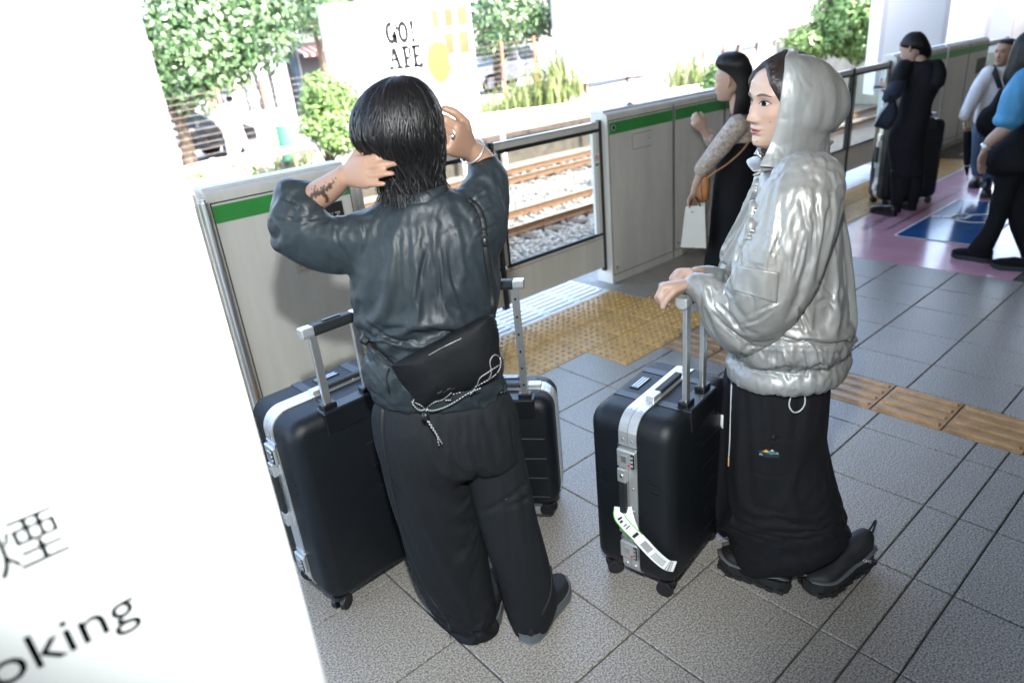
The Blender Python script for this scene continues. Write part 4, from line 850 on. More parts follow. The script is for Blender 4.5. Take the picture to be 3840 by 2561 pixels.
def suitcase(label, c, yaw, w, h, T, grip_z, rods, grip_along=True, wheel=.028, z0=.055, name='suitcase', group='hard shell cases with silver frames', side_handle=True, rod_half=None, rcx=0.0):
    t = thing(name, label, 'suitcase', (c[0], c[1], 0), yaw, group); zc = z0 + h / 2; fb = .058; r = .062; ft = z0 + h
    for s, nm in ((-1, 'back_shell'), (1, 'front_shell')):
        q = MB(); shell(q, w, h, r, s * fb / 2, s * T / 2, .045, zc); sh = q.put(nm, M['shell'], t, smooth=True)
        a = sh.modifiers.new('e', 'EDGE_SPLIT'); a.split_angle = math.radians(38)
        yo = s * T / 2
        for k in range(5):                                        # ribs pressed into the big face
            z = ft - .16 - .085 * k; q = MB(); q.tube([(-.02 + .02 * k * .5, yo, z), (w * .40, yo, z)], .0035, 6); q.put('rib', M['shell'], sh)
        ym = s * (fb / 2 + (T - fb) / 4)
        for x in (-.085, .095):
            q = MB(); q.box(x - .016, x + .016, min(s * (fb / 2 + .001), s * (T / 2 - .03)), max(s * (fb / 2 + .001), s * (T / 2 - .03)), ft - .002, ft + .0015); q.put('band', M['shellband'], sh)
        for z in (ft - .21, ft - .24): q = MB(); q.box(-w / 2 - .0015, -w / 2 + .002, ym - .014, ym + .014, z - .004, z + .004); q.put('notch', M['shellband'], sh)
    q = MB(); q.box(-.04, .045, .062, .092, ft - .001, ft + .003); pl = q.put('name_plate', M['shellband'], t); q = MB()
    for k in range(3): q.box(-.034, .038, .066 + .009 * k, .069 + .009 * k, ft + .003, ft + .0034)
    q.put('plate_print', M['silver'], pl)
    # aluminium frame in two halves with a dark seam
    for s in (-1, 1):
        q = MB(); P = rrect2(w + .007, h + .007, r + .003, 8); n = len(P); ys = sorted((s * .0008, s * (fb / 2 + .001))); V = [(x, y, z + zc) for y in ys for x, z in P]; q.add(V, [f[::-1] for f in grid_faces(2, n)])
        P2 = rrect2(w - .02, h - .02, r - .01, 8)
        for y, fl in ((ys[0], 1), (ys[1], 0)):
            a = [(x, y, z + zc) for x, z in P]; b_ = [(x, y, z + zc) for x, z in P2]; q.add(a + b_, [((k, (k + 1) % n, n + (k + 1) % n, n + k) if fl else (k, n + k, n + (k + 1) % n, (k + 1) % n)) for k in range(n)])
        fr = q.put('frame', M['frame'], t)
        for z in (ft - .075, ft - .245, ft - .33, ft - .41, z0 + .05, z0 + .12):
            q = MB(); q.cyl((-w / 2 - .002, s * .015, z), (-w / 2 - .0055, s * .015, z), .0035, 8); q.put('rivet', M['steel'], fr)
        for x in (-.16, -.05, .05, .15): q = MB(); q.cyl((x, s * .017, ft + .002), (x, s * .017, ft + .005), .0035, 8); q.put('rivet', M['steel'], fr)
    q = MB(); P = rrect2(w + .0045, h + .0045, r + .0015, 8); q.add([(x, y, z + zc) for y in (-.0012, .0012) for x, z in P], [f[::-1] for f in grid_faces(2, len(P))]); q.put('frame_seam', M['shellband'], t)
    x0 = -w / 2 - .004
    for z in (ft - .135, z0 + .115 if h > .55 else z0 + .09):     # combination latches
        q = MB(); q.box(x0 - .013, x0, -fb / 2 - .002, fb / 2 + .002, z - .031, z + .031); l = q.put('latch', M['frame'], t, bevel=.004)
        q = MB(); q.box(x0 - .0145, x0 - .0128, -fb / 2 - .001, -fb / 2 + .011, z - .024, z + .024)
        q.put('dial_window', M['shellband'], l)
        for k in (-1, 0, 1): q = MB(); q.cyl((x0 - .014, -fb / 2 + .001, z + .014 * k), (x0 - .014, -fb / 2 + .009, z + .014 * k), .0052, 10); q.put('dial', M['steel'], l)
        q = MB(); q.box(x0 - .0148, x0 - .0128, -.004, .014, z - .010, z + .012); q.put('push_button', M['post'], l)
        q = MB(); q.cyl((x0 - .013, -.011, z - .017), (x0 - .0145, -.011, z - .017), .0042, 10); q.put('red_mark', M['redp'], l)
        q = MB(); q.box(x0 - .002, x0 + .006, -fb / 2 - .004, fb / 2 + .004, z + .031, z + .042); q.put('latch_hinge', M['steel'], l)
    def carry(tag_, a, u, n_, L):                                 # strap handle between two metal blocks; a centre, u along, n_ outwards, side offset .012
        hd = [e * u for e in (1,)][0]; q = MB(); v = np.cross(n_, u)
        for s in (-1, 1): q.obox(a + u * s * L / 2 + n_ * .008, u * .024, v * .015, n_ * .0095)
        hb = q.put(tag_, M['frame'], t, bevel=.003)
        q = MB(); q.obox(a + n_ * .010, u * (L / 2 - .022), v * .0125, n_ * .007); q.put('strap', M['grip'], hb, bevel=.004)
        for s in (-1, 1): q = MB(); q.cyl(a + u * s * L / 2 + n_ * .0175, a + u * s * L / 2 + n_ * .0195, .0055, 10); q.put('screw', M['steel'], hb)
    carry('top_handle', V3(.02, -.012, ft + .003), V3(1, 0, 0), V3(0, 0, 1), .19)
    if side_handle: carry('side_handle', V3(x0, .014, ft - .29), V3(0, 0, 1), V3(-1, 0, 0), .19)
    # trolley: recess, two rods, grip
    ry = -T / 2 + .032; xr = rod_half or w * .235
    q = MB(); q.box(rcx - xr - .035, rcx + xr + .035, -T / 2 - .0035, ry + .022, ft - .075, ft + .0025); q.put('handle_recess', M['shellband'], t, bevel=.006)
    for x in (rcx - xr, rcx + xr):
        q = MB(); q.box(x - .0125, x + .0125, ry - .0075, ry + .0075, ft - .03, grip_z - .01); rd = q.put('trolley_rod', M['post'], t, bevel=.0025)
        for k in range(rods):
            q = MB(); z = ft + .05 + .065 * k; q.box(x - .0035, x + .0035, ry - .0085, ry - .0073, z - .004, z + .004); q.put('rod_hole', M['shellband'], rd)
        q = MB(); q.box(x - .024, x + .024, ry - .017, ry + .017, ft - .004, ft + .016); q.put('rod_collar', M['shellband'], t, bevel=.004)
    sec = [(-.017, -.012), (-.008, -.021), (.010, -.020), (.019, -.008), (.019, .012), (-.017, .014)]
    gx = xr + .034
    for a, e, m, nm in ((-gx, -gx + .038, 'frame', 'grip_end'), (gx - .038, gx, 'frame', 'grip_end'), (-gx + .038, gx - .038, 'grip', 'grip')):
        q = MB(); q.prism([(rcx + a, ry + y, grip_z + z) for y, z in sec], (e - a, 0, 0)); o = q.put(nm, M[m], t, bevel=.004, bseg=3)
    q = MB(); q.box(rcx - .03, rcx + .03, ry - .006, ry + .008, grip_z + .013, grip_z + .017); q.put('release_button', M['shellband'], t, bevel=.002)
    # twin spinner wheels
    for sx in (-1, 1):
        for sy in (-1, 1):
            wx, wy = sx * (w / 2 - .05), sy * (T / 2 - .045); a = RNG.uniform(0, 3); u = V3(math.cos(a), math.sin(a), 0)
            q = MB(); q.cyl((wx, wy, z0 + .004), (wx, wy, z0 - .012), .026, 14); q.obox((wx + .006, wy, z0 - .018), (.012, 0, 0), (0, .008, 0), (0, 0, .012)); cs = q.put('caster', M['black'], t)
            for s in (-1, 1):
                c0 = V3(wx, wy, wheel) + u * .0 ; q = MB(); q.cyl(c0 + u * s * .008, c0 + u * s * .026, wheel, 20); q.put('wheel', M['black'], cs, bevel=.003)
    return t
c1 = suitcase('biggest black case with silver frame and raised grip, between pillar and standing man', (-2.12, -1.235), math.radians(2.0), .50, .675, .31, .985, 0, rod_half=.070, rcx=-.03)
c2 = suitcase('cabin size black case half hidden behind the wide trouser legs', (-1.535, -1.37), math.radians(-50), .37, .47, .225, .955, 7)
c3 = suitcase('black case with a paper baggage tag, in front of the hooded person', (-1.385, -1.975), math.radians(9.4), .425, .595, .285, .985, 0, rod_half=.056)
# paper baggage tag looped on the side handle of the tagged case
M['paper'] = pm('tag_paper', (.78, .78, .76), .6); M['taggreen'] = pm('tag_green', (.12, .50, .05), .5); M['taggrey'] = pm('tag_grey', (.30, .30, .30), .6)
def on_case(x, y, z):
    c, s = math.cos(c3.rotation_euler.z), math.sin(c3.rotation_euler.z); return V3(c3.location.x + c * x - s * y, c3.location.y + s * x + c * y, z)
TG = [(-.222, .028, .325, .021), (-.243, .020, .308, .021), (-.249, -.005, .288, .020), (-.247, -.03, .268, .020), (-.243, -.055, .245, .0195), (-.238, -.085, .215, .0195), (-.231, -.11, .190, .0195), (-.222, -.132, .172, .020), (-.206, -.150, .163, .021)]
def ribbon(rows, wd, lift=0.0, a=0.0, e=1.0, lo=-1.0, hi=1.0, n=26):
    P = np.array([on_case(x, y, z) for x, y, z, w in rows]); C = crom(P, 80); i0, i1 = int(a * 79), max(int(a * 79) + 1, int(round(e * 79))); C2 = C[i0:i1 + 1]
    T = np.gradient(C, axis=0)[i0:i1 + 1]; T /= np.linalg.norm(T, axis=1)[:, None]; out = on_case(-1, -.35, .2) - on_case(0, 0, .0); out /= np.linalg.norm(out)
    S = np.cross(np.tile(out, (len(T), 1)), T); S /= np.linalg.norm(S, axis=1)[:, None]; N = np.cross(T, S); N *= np.sign((N @ out))[:, None]
    q = MB(); k = len(C2)
    for sgn in (0,): q.add(np.vstack([C2 + S * wd * lo + N * lift, C2 + S * wd * hi + N * lift, C2 + S * wd * lo + N * (lift - .0004), C2 + S * wd * hi + N * (lift - .0004)]), [(j, j + 1, k + j + 1, k + j) for j in range(k - 1)] + [(2 * k + j, 3 * k + j, 3 * k + j + 1, 2 * k + j + 1) for j in range(k - 1)])
    return q
tg = tag(ribbon(TG, .0195).put('baggage_tag', M['paper'], None, smooth=True), 'white paper baggage tag with green edges and barcodes on the case handle', 'baggage tag')
for lo, hi in ((-1.0, -.84), (.84, 1.0)): ribbon(TG, .0195, .0006, .05, .46, lo, hi).put('green_edge', M['taggreen'], tg, smooth=True)
for a0, a1, k, lo, hi in ((.53, .63, 7, -.6, .6), (.66, .84, 9, -.62, .62)):
    for j in range(k):
        if k == 9: l = lo + (hi - lo) * j / k; ribbon(TG, .0195, .0006, a0, a1, l, l + (hi - lo) / k * (.35 + .35 * (j % 3 == 0))).put('barcode_bar', M['taggrey'], tg)
        else: s = a0 + (a1 - a0) * j / k; ribbon(TG, .0195, .0006, s, s + (a1 - a0) / k * .55, lo, hi).put('barcode_bar', M['taggrey'], tg)
for s, e in ((.875, .885), (.91, .925), (.945, .955)): ribbon(TG, .0195, .0006, s, e, -.95, .95).put('tag_line', M['taggrey'], tg)
for s, lo, hi in ((.15, -.5, .35), (.185, -.5, .1), (.245, -.45, .3), (.28, -.45, .5), (.40, -.6, .6), (.42, -.6, .6)): ribbon(TG, .0195, .0006, s, s + .014, lo, hi).put('tag_print', M['inkblack'], tg)
q = MB(); ribbon([(-.222, .004, .335, .02), (-.236, -.012, .310, .02), (-.244, -.03, .28, .02), (-.2455, -.042, .258, .02)], .014, -.001).put('tag_tail', M['paper'], tg, smooth=True)
# ================================================================== PEOPLE: toolkit
M['skin'] = attr_mat('skin', .48, .4, sss=.12)
M['hair'] = pm('black_hair', (.006, .0055, .006), .42, spec=.35); M['hairb'] = pm('dark_brown_hair', (.018, .012, .010), .38, spec=.5)
M['eyew'] = pm('eye_white', (.40, .38, .37), .2); M['iris'] = pm('iris', (.0025, .0015, .0015), .35, spec=.08); M['lash'] = pm('lash', (.012, .009, .008), .6); M['brow'] = pm('brow', (.085, .055, .045), .8); M['lip'] = pm('lip', (.27, .082, .065), .45); M['lipd'] = pm('lip_line', (.12, .03, .03), .5)
SKIN = np.array([.36, .235, .18]); SKIN_M = np.array([.28, .165, .112])
def part(t, name, VF, m, smooth=True, tint=None, **k):
    V, F = VF; V = np.asarray(V) - np.array(t.location); me = mesh_from(name, V, F, smooth)
    if tint is not None: set_tint(me, np.broadcast_to(tint, (len(V), 3)) if np.ndim(tint) == 1 else tint)
    return put(name, me, m, t, **k)
def subpart(t, parent, name, VF, m, smooth=True): o = part(t, name, VF, m, smooth); o.parent = parent; return o
def proj(V):
    p = (V - CAM_C) @ CAM_R.T; return np.stack([(1920 + 2536.4148 * p[:, 0] / p[:, 2]) / 1.63333, (1280.5 + 2536.4148 * p[:, 1] / p[:, 2]) / 1.63333], 1), p[:, 2]
def folds(V, F, lines, side=1.0):
    """cloth folds along lines surveyed on the seen side of a garment: (pixels, half width px, depth m[, ridge share])"""
    N = vnormals(V, F); P, dep = proj(V); face = -((N * (V - CAM_C)).sum(1)) / np.linalg.norm(V - CAM_C, axis=1); D = np.zeros(len(V))
    vis = np.clip(face * 3 + .35, 0, 1)
    for L in lines:
        pts, w, d = L[:3]; rs = L[3] if len(L) > 3 else .8; Q = crom(pts, max(6, 5 * len(pts))); best = np.full(len(V), 1e9); tb = np.zeros(len(V)); sg = np.zeros(len(V))
        for k in range(len(Q) - 1):
            a, b = Q[k], Q[k + 1]; ab = b - a; t = np.clip(((P - a) @ ab) / (ab @ ab + 1e-9), 0, 1); e = P - a - t[:, None] * ab; r = np.linalg.norm(e, axis=1); m = r < best
            best[m] = r[m]; tb[m] = (k + t[m]) / (len(Q) - 1); sg[m] = np.sign(ab[0] * e[m, 1] - ab[1] * e[m, 0])
        x = best / w; env = np.clip(np.sin(math.pi * np.clip(tb, .04, .96)) * 1.7, 0, 1)
        D += vis * env * d * (-np.exp(-x * x * 2.0) + rs * np.exp(-(x - 1.5) ** 2 * 2.0) * (1 + .5 * sg))
    return V + N * D[:, None]
def pillow(S, outline, off, thick, n=56, rings=9, back=.4):
    P = np.asarray(outline, float); P = np.vstack([P, P[:1]]); C = crom(P, n + 1)[:-1]; c = C.mean(0); V = []; 
    ks = [math.cos(a) for a in np.linspace(0, math.pi / 2, rings)]
    for k in ks[:-1]: V += [S(*(c + (p - c) * k), off - thick * (1 - k ** 4) ** .5) for p in C]
    V.append(S(*c, off - thick)); f = len(V)
    for k in (.96, .6): V += [S(*(c + (p - c) * k), off + thick * back * (1 if k < .9 else .7)) for p in C]
    V.append(S(*c, off + thick * back)); F = [q[::-1] for q in grid_faces(rings - 1, n)]; a0 = (rings - 2) * n
    F += [(a0 + (j + 1) % n, a0 + j, (rings - 1) * n) for j in range(n)]
    F += [(j, (j + 1) % n, f + (j + 1) % n, f + j) for j in range(n)] + [(f + j, f + (j + 1) % n, f + n + (j + 1) % n, f + n + j) for j in range(n)] + [(f + n + j, f + n + (j + 1) % n, f + 2 * n) for j in range(n)]
    return np.array(V), [q[::-1] for q in F]
def hand(W, f, s, n, k=1.0, curls=None, thumb=(.35, .5, .45), thumb_out=.75, spread=.10):
    """wrist, wrist->knuckles, little finger->index, palm facing: palm, four unequal bent fingers, thumb from the side of the palm"""
    f = nrm(f); s = nrm(np.asarray(s) - (np.asarray(s) @ f) * f); n0 = np.cross(f, s); n = n0 if n0 @ np.asarray(n, float) > 0 else -n0; W = np.asarray(W, float); out = []
    rows = [(W - f * .012 * k, s * .026 * k, n * .018 * k), (W + f * .02 * k, s * .030 * k, n * .017 * k), (W + f * .055 * k + s * .002 * k, s * .040 * k, n * .0155 * k), (W + f * .085 * k, s * .041 * k, n * .0135 * k), (W + f * .098 * k, s * .036 * k, n * .010 * k)]
    out.append(loft(rows, 12, 20, 2.4))
    curls = curls or [(.5, .6, .4)] * 4; Ls = (.072, .080, .074, .058); offs = (.030, .0105, -.010, -.030); dr = (0, .004, .0, -.008)
    for i in range(4):
        p = W + f * (.088 + dr[i]) * k + s * offs[i] * k; d = nrm(f + s * spread * (1.2 - .8 * i)); ax = n; P = [p - d * .02 * k, p]; a = 0
        for L, c in zip((.46, .30, .24), curls[i]):
            a += c; e = d * math.cos(a) + ax * math.sin(a); P.append(P[-1] + e * Ls[i] * k * L)
        r = (.0098, .0093, .0086, .0078)[i] * k; out.append(capsule(P, [r * 1.05, r * 1.08, r, r * .93, r * .78], 12))
    p = W + f * .025 * k + s * .022 * k; a = nrm(f * .75 + s * thumb_out + n * .25); P = [p, p + a * .040 * k]
    b2 = nrm(f * 1.0 + s * .25 + n * thumb[1]); P.append(P[-1] + b2 * .034 * k); b3 = nrm(f * .9 - s * .1 + n * (thumb[1] + thumb[2])); P.append(P[-1] + b3 * .027 * k)
    out.append(capsule(P, [.0135 * k, .0125 * k, .0108 * k, .0085 * k], 12)); return out
# ---- a head with a face: the front is a height field y = face(x, z) in the head's own frame (x: its right, y: forward, z: up)
_hz = np.array([-.122, -.117, -.108, -.095, -.082, -.06, -.03, 0, .02, .05, .075, .095, .108, .115])
_yf = np.array([.046, .066, .079, .082, .0815, .0845, .086, .0855, .0905, .0885, .073, .050, .026, .0])
_yb = np.array([.0, -.012, -.018, -.022, -.03, -.062, -.086, -.095, -.098, -.092, -.078, -.058, -.034, -.0])
_hw = np.array([.010, .023, .036, .046, .054, .0625, .069, .0725, .074, .0725, .063, .047, .029, .004])
def face_y(x, z, plain=False):
    x = np.asarray(x, float); z = np.asarray(z, float); w = np.interp(z, _hz, _hw); yf = np.interp(z, _hz, _yf); ex = 2.35
    y0 = -.005; y = y0 + (yf - y0) * np.clip(1 - np.abs(x / w) ** ex, 0, 1) ** (1 / ex)
    if plain: return y
    g = lambda cx, cz, sx, sz: np.exp(-((x - cx) / sx) ** 2 - ((z - cz) / sz) ** 2)
    ax = np.abs(x); g2 = lambda cx, cz, sx, sz: np.exp(-((ax - cx) / sx) ** 2 - ((z - cz) / sz) ** 2)
    na = np.interp(z, [-.056, -.050, -.045, -.039, -.030, -.015, .0, .012, .03], [0, .006, .0185, .024, .0205, .0135, .0065, .003, 0]); ns = np.interp(z, [-.05, -.038, -.015, .01], [.0125, .0125, .0085, .009])
    y = y + na * np.exp(-(x / ns) ** 2) + .0085 * g2(.0135, -.0425, .0062, .0062)
    y = y - .0078 * g2(.030, .001, .017, .0105) + .0035 * g2(.034, .019, .02, .008) + .0035 * g2(.044, -.028, .018, .016)
    y = y + .0035 * g2(.031, -.0005, .0125, .0068)                                   # lids over the eyeball
    y = y + .0062 * g(0, -.0635, .019, .0048) + .0072 * g(0, -.0745, .017, .0055) - .0042 * g(0, -.0690, .021, .0016) - .0025 * g(0, -.0565, .004, .005) - .0035 * g(0, -.0845, .018, .0045) + .0042 * g(0, -.101, .017, .010)
    return y
def head_mesh(n=96, m=110):
    zs = np.concatenate([np.linspace(-.122, -.10, 12, endpoint=False), np.linspace(-.10, .03, 80, endpoint=False), np.linspace(.03, .115, 22)]); V = []; a = np.linspace(0, 2 * math.pi, m, endpoint=False)
    for z in zs:
        w = np.interp(z, _hz, _hw); yb = np.interp(z, _hz, _yb); c = np.sin(a) * np.minimum(1, .999); x = w * c * (1 - .0 * z)
        fr = np.cos(a) >= 0; ex = 2.35; x = w * np.sign(np.sin(a)) * np.abs(np.sin(a)) ** (2 / ex)
        y = np.where(fr, face_y(x, np.full(m, z)), -.005 + (yb + .005) * np.abs(np.cos(a)) ** (2 / 2.1)); V.append(np.stack([x, y, np.full(m, z)], 1))
    k = len(zs); V = np.vstack(V); F = grid_faces(k, m); F = [f[::-1] for f in F]; F += [tuple(range(m)), tuple((k - 1) * m + j for j in range(m))[::-1]]; return V, F
HEAD_V, HEAD_F = head_mesh()
def head_tint(V, base, blush=1.0):
    x, y, z = V.T; C = np.tile(base, (len(V), 1)); ax = np.abs(x); g = lambda cx, cz, s: np.exp(-(((ax - cx) ** 2 + (z - cz) ** 2) / s ** 2))
    b = (g(.042, -.032, .024) * .5 + np.exp(-((x / .012) ** 2 + ((z + .04) / .012) ** 2)) * .55) * blush * (y > 0); C *= 1 - b[:, None] * np.array([.04, .22, .24])
    e = g(.031, .0, .017) * .30 * (y > 0); C *= 1 - e[:, None] * np.array([.5, .8, .8]); return C
class Head:
    def __init__(s, o, yaw, pitch=0.0, roll=0.0, k=1.0):
        cy, sy, cp, sp, cr, sr = math.cos(yaw), math.sin(yaw), math.cos(pitch), math.sin(pitch), math.cos(roll), math.sin(roll)
        s.R = np.array([[cy, -sy, 0], [sy, cy, 0], [0, 0, 1]]) @ np.array([[1, 0, 0], [0, cp, -sp], [0, sp, cp]]) @ np.array([[cr, 0, sr], [0, 1, 0], [-sr, 0, cr]]); s.o = np.asarray(o, float); s.k = k
    def __call__(s, P): return s.o + s.k * (np.atleast_2d(P) @ s.R.T)
    def patch(s, pts, lift=.0006, bulge=0.0, c=None, r=.01, n=4):
        """a thin skin-hugging patch with the given outline (x, z), filled from its centre"""
        P = np.asarray(pts, float); c0 = P.mean(0); m = len(P); V = []
        for k in np.linspace(1, 0, n, endpoint=False): V.append(c0 + (P - c0) * k)
        V = np.vstack(V + [c0[None]]); y = face_y(V[:, 0], V[:, 1]) + lift
        if bulge: y += bulge * np.clip(1 - (((V - c0) / r) ** 2).sum(1), 0, 1)
        F = [f for f in grid_faces(n, m)] + [((n - 1) * m + j, (n - 1) * m + (j + 1) % m, n * m) for j in range(m)]
        Q = np.stack([V[:, 0], y, V[:, 1]], 1); return s(Q), F
    def line(s, pts, w, lift=.0012, n=14):
        P = crom(pts, n); wd = np.interp(np.linspace(0, 1, n), np.linspace(0, 1, len(w)), w); T = np.gradient(P, axis=0); T /= np.linalg.norm(T, axis=1)[:, None]; Nn = np.stack([-T[:, 1], T[:, 0]], 1)
        A_, B_ = P + Nn * wd[:, None], P - Nn * wd[:, None]; V = np.vstack([A_, B_]); y = face_y(V[:, 0], V[:, 1]) + lift
        return s(np.stack([V[:, 0], y, V[:, 1]], 1)), [(j, j + 1, n + j + 1, n + j) for j in range(n - 1)]
def almond(cx, cz, w, h, tilt, sgn, n=22):
    t = np.linspace(-1, 1, n // 2); up = h * 1.0 * (1 - np.abs(t) ** 2.2) ; lo = -h * .72 * (1 - np.abs(t) ** 2.0); P = [(cx + w * a * sgn, cz + b + tilt * a) for a, b in zip(t, up)] + [(cx + w * a * sgn, cz + b + tilt * a) for a, b in zip(t[::-1][1:-1], lo[::-1][1:-1])]; return P
def face_parts(t, H, brow=True, fine=True, gaze=(0, 0), open_=.0052):
    for sg in (-1, 1):
        cx = .0305 * sg; P = almond(cx, .0, .0158, open_, .0016, sg); e = part(t, 'eye', H.patch(P, .0014, .0022, r=.016), M['eyew'])
        a = np.linspace(0, 2 * math.pi, 20, endpoint=False); r = .0070; ix, iz = cx + gaze[0], .0004 + gaze[1]
        Q = [(ix + r * math.cos(k), np.clip(iz + r * math.sin(k), -open_ * .70, open_ * .93)) for k in a]; subpart(t, e, 'iris', H.patch(Q, .0034, .0006, r=.01), M['iris'])
        up = [(cx + .0164 * q * sg, open_ * (1 - abs(q) ** 2.2) + .0016 * q + .0006) for q in (-1, -.6, -.2, .2, .6, 1.12)]; subpart(t, e, 'upper_lash', H.line(up, [.0006, .0013, .0015, .0016, .0017, .0006], .0034), M['lash'])
        lo = [(cx + .0158 * q * sg, -open_ * .74 * (1 - abs(q) ** 2.0) + .0016 * q) for q in (-.9, -.4, .1, .6, 1)]; subpart(t, e, 'lower_lash', H.line(lo, [.0002, .0004, .0005, .0005, .0003], .0026), M['lash'])
        if brow: part(t, 'eyebrow', H.line([(sg * .0135, .0190), (sg * .024, .0220), (sg * .037, .0228), (sg * .051, .0180)], [.0020, .0034, .0032, .0010], .0012), M['brow'])
    x = np.linspace(-1, 1, 15); up = [(.0235 * a, -.0690 + .0070 * (1 - abs(a) ** 1.6) - .0012 * math.exp(-(a / .16) ** 2)) for a in x]; mid = [(.0235 * a, -.0692 - .0006 * (1 - a * a)) for a in x[::-1][1:-1]]
    l = part(t, 'lips', H.patch(up + mid, .0010), M['lip']); lo = [(.0225 * a, -.0696 - .0088 * (1 - abs(a) ** 2.0)) for a in x[::-1]]; mid2 = [(.0225 * a, -.0690) for a in x[1:-1]]
    subpart(t, l, 'lower_lip', H.patch(lo + mid2, .0010), M['lip']); subpart(t, l, 'mouth_line', H.line([(-.0235, -.0688), (-.01, -.0694), (.01, -.0694), (.0235, -.0688)], [.0003, .0010, .0010, .0003], .0016), M['lipd'])
def ear(H, sg):
    P = [(.0735 * sg, -.012, .020), (.083 * sg, -.022, .024), (.087 * sg, -.030, .012), (.086 * sg, -.028, -.008), (.079 * sg, -.018, -.026), (.073 * sg, -.010, -.030)]; V, F = capsule(P, [.005, .007, .0075, .007, .007, .005], 10, smooth=16)
    V2, F2 = blob((.076 * sg, -.016, -.002), .006, .010, .020, n=8, seg=12); return [(H(V), F), (H(V2), F2)]
def strands(V, m, rows, k, w, spec, seed, n=14, lift=.004, ends=None):
    """hair locks that follow a cap grid (rows x m): spec rows of (row from, row to, col from, col to, count); each a thin tapering ribbon"""
    g = np.random.default_rng(seed); G = V.reshape(rows, m, 3); c = G.mean((0, 1)); Vo = []; Fo = []; b = 0
    for r0, r1, c0, c1, cnt, drift, flick in spec:
        for _ in range(cnt):
            s0 = r0 + g.uniform(0, .35) * (r1 - r0) if g.random() < .6 else r0 + g.uniform(0, .08) * (r1 - r0); s1 = r1 * g.uniform(.86, 1.0); col = g.uniform(c0, c1); dr = g.normal(0, drift); ph = g.uniform(0, 6.28); am = g.uniform(.0, .6)
            t = np.linspace(0, 1, n); rr = np.clip(s0 + (s1 - s0) * t, 0, rows - 1.001); cc = col + dr * t ** 1.5 + am * np.sin(t * 5 + ph); i = rr.astype(int); f = (rr - i)[:, None]; j = np.floor(cc).astype(int); h = (cc - j)[:, None]; j0, j1 = j % m, (j + 1) % m
            P = (G[i, j0] * (1 - h) + G[i, j1] * h) * (1 - f) + (G[i + 1, j0] * (1 - h) + G[i + 1, j1] * h) * f; Nn = P - c; Nn[:, 2] *= .4; Nn /= np.linalg.norm(Nn, axis=1)[:, None]; P = P + Nn * (lift * (.2 + g.random()) + .0015 * np.sin(t * 7 + ph)[:, None])
            if flick:
                T = P[-1] - P[-3]; L = np.linalg.norm(T); d = nrm(T) + Nn[-1] * g.uniform(-.1, flick) + g.normal(0, .22, 3); P = np.vstack([P, [P[-1] + d * .022 * (q + 1) + Nn[-1] * flick * .010 * (q + 1) ** 2 for q in range(2)]])
            T = np.gradient(P, axis=0); N2 = np.vstack([Nn, Nn[-1:], Nn[-1:]])[:len(P)]; S = np.cross(T, N2); S /= np.linalg.norm(S, axis=1)[:, None] + 1e-9; ww = w * g.uniform(.5, 1.3) * np.interp(np.linspace(0, 1, len(P)), [0, .15, .75, 1], [.5, 1, .8, .05])
            Vo.append(np.vstack([P - S * ww[:, None], P + S * ww[:, None], P + N2 * (ww * .5)[:, None]])); q = len(P)
            Fo += [(b + a, b + a + 1, b + 2 * q + a + 1, b + 2 * q + a) for a in range(q - 1)] + [(b + 2 * q + a, b + 2 * q + a + 1, b + q + a + 1, b + q + a) for a in range(q - 1)]; b += 3 * q
    return np.vstack(Vo), Fo
def shoe(t, name, heel, toe, w, h, mu, ms, zs=.03, zh=0.0, zt=0.0, grooves=0, collar=.07):
    """heel and toe on the ground plan; sole with a lip, upper rising to a collar"""
    heel = np.array([heel[0], heel[1], 0.0]); toe = np.array([toe[0], toe[1], 0.0]); u = nrm(toe - heel); L = np.linalg.norm(toe - heel); s = V3(-u[1], u[0], 0); Z = V3(0, 0, 1)
    lift = lambda a: zh * (1 - a) ** 1.5 + zt * a
    def outline(a): return w * np.interp(a, [0, .06, .2, .4, .6, .78, .92, 1], [.30, .62, .78, .72, .88, 1.0, .78, .25]) / 2
    rows = []
    def layer(z0, z1, gr, nz=2):
        q = MB(); A_ = np.linspace(0, 1, 26); ringp_ = [(a, outline(a) + gr) for a in A_] + [(a, -outline(a) - gr) for a in A_[::-1]]; n = len(ringp_); V = []
        for z in (z0, z1): V += [heel + u * (L * a) + s * o + Z * (z + lift(a) + (.012 * max(0, a - .75) / .25 if True else 0)) for a, o in ringp_]
        F = [f for f in grid_faces(2, n)]; F = [f[::-1] for f in F] + [(i, n - 1 - i, n - 2 - i, i + 1) for i in range(25)] + [(n + i, n + i + 1, 2 * n - 2 - i, 2 * n - 1 - i) for i in range(25)]; q.add(V, F); return q.data()
    part(t, 'sole', layer(0, zs, .004), ms, smooth=False, bevel=.003)
    if grooves:
        q = MB()
        for k in range(grooves):
            a = (k + .5) / grooves
            for sg in (-1, 1): q.obox(heel + u * (L * a) + s * sg * (outline(a) + .004) + Z * (.008 + lift(a) + .012 * max(0, a - .75) / .25), u * (L / grooves * .3), s * .006, Z * .008)
        part(t, 'sole_lug', q.data(), ms, smooth=False)
    R = []
    for a, hh, k in ((.02, collar * .9, .55), (.10, collar * 1.05, .72), (.25, collar * 1.0, .74), (.40, collar * .85, .72), (.55, h, .8), (.70, h * .82, .9), (.85, h * .62, .85), (.95, h * .42, .6), (.995, h * .25, .25)):
        R.append((heel + u * (L * a) + Z * (zs * .8 + lift(a) + .010 * max(0, a - .75) / .25 + hh / 2 - .006), s * outline(a) * (1.0 if a < .95 else .8), Z * (hh / 2 + .006)))
    return part(t, 'shoe_upper', loft(R, 26, 24, 2.5), mu)
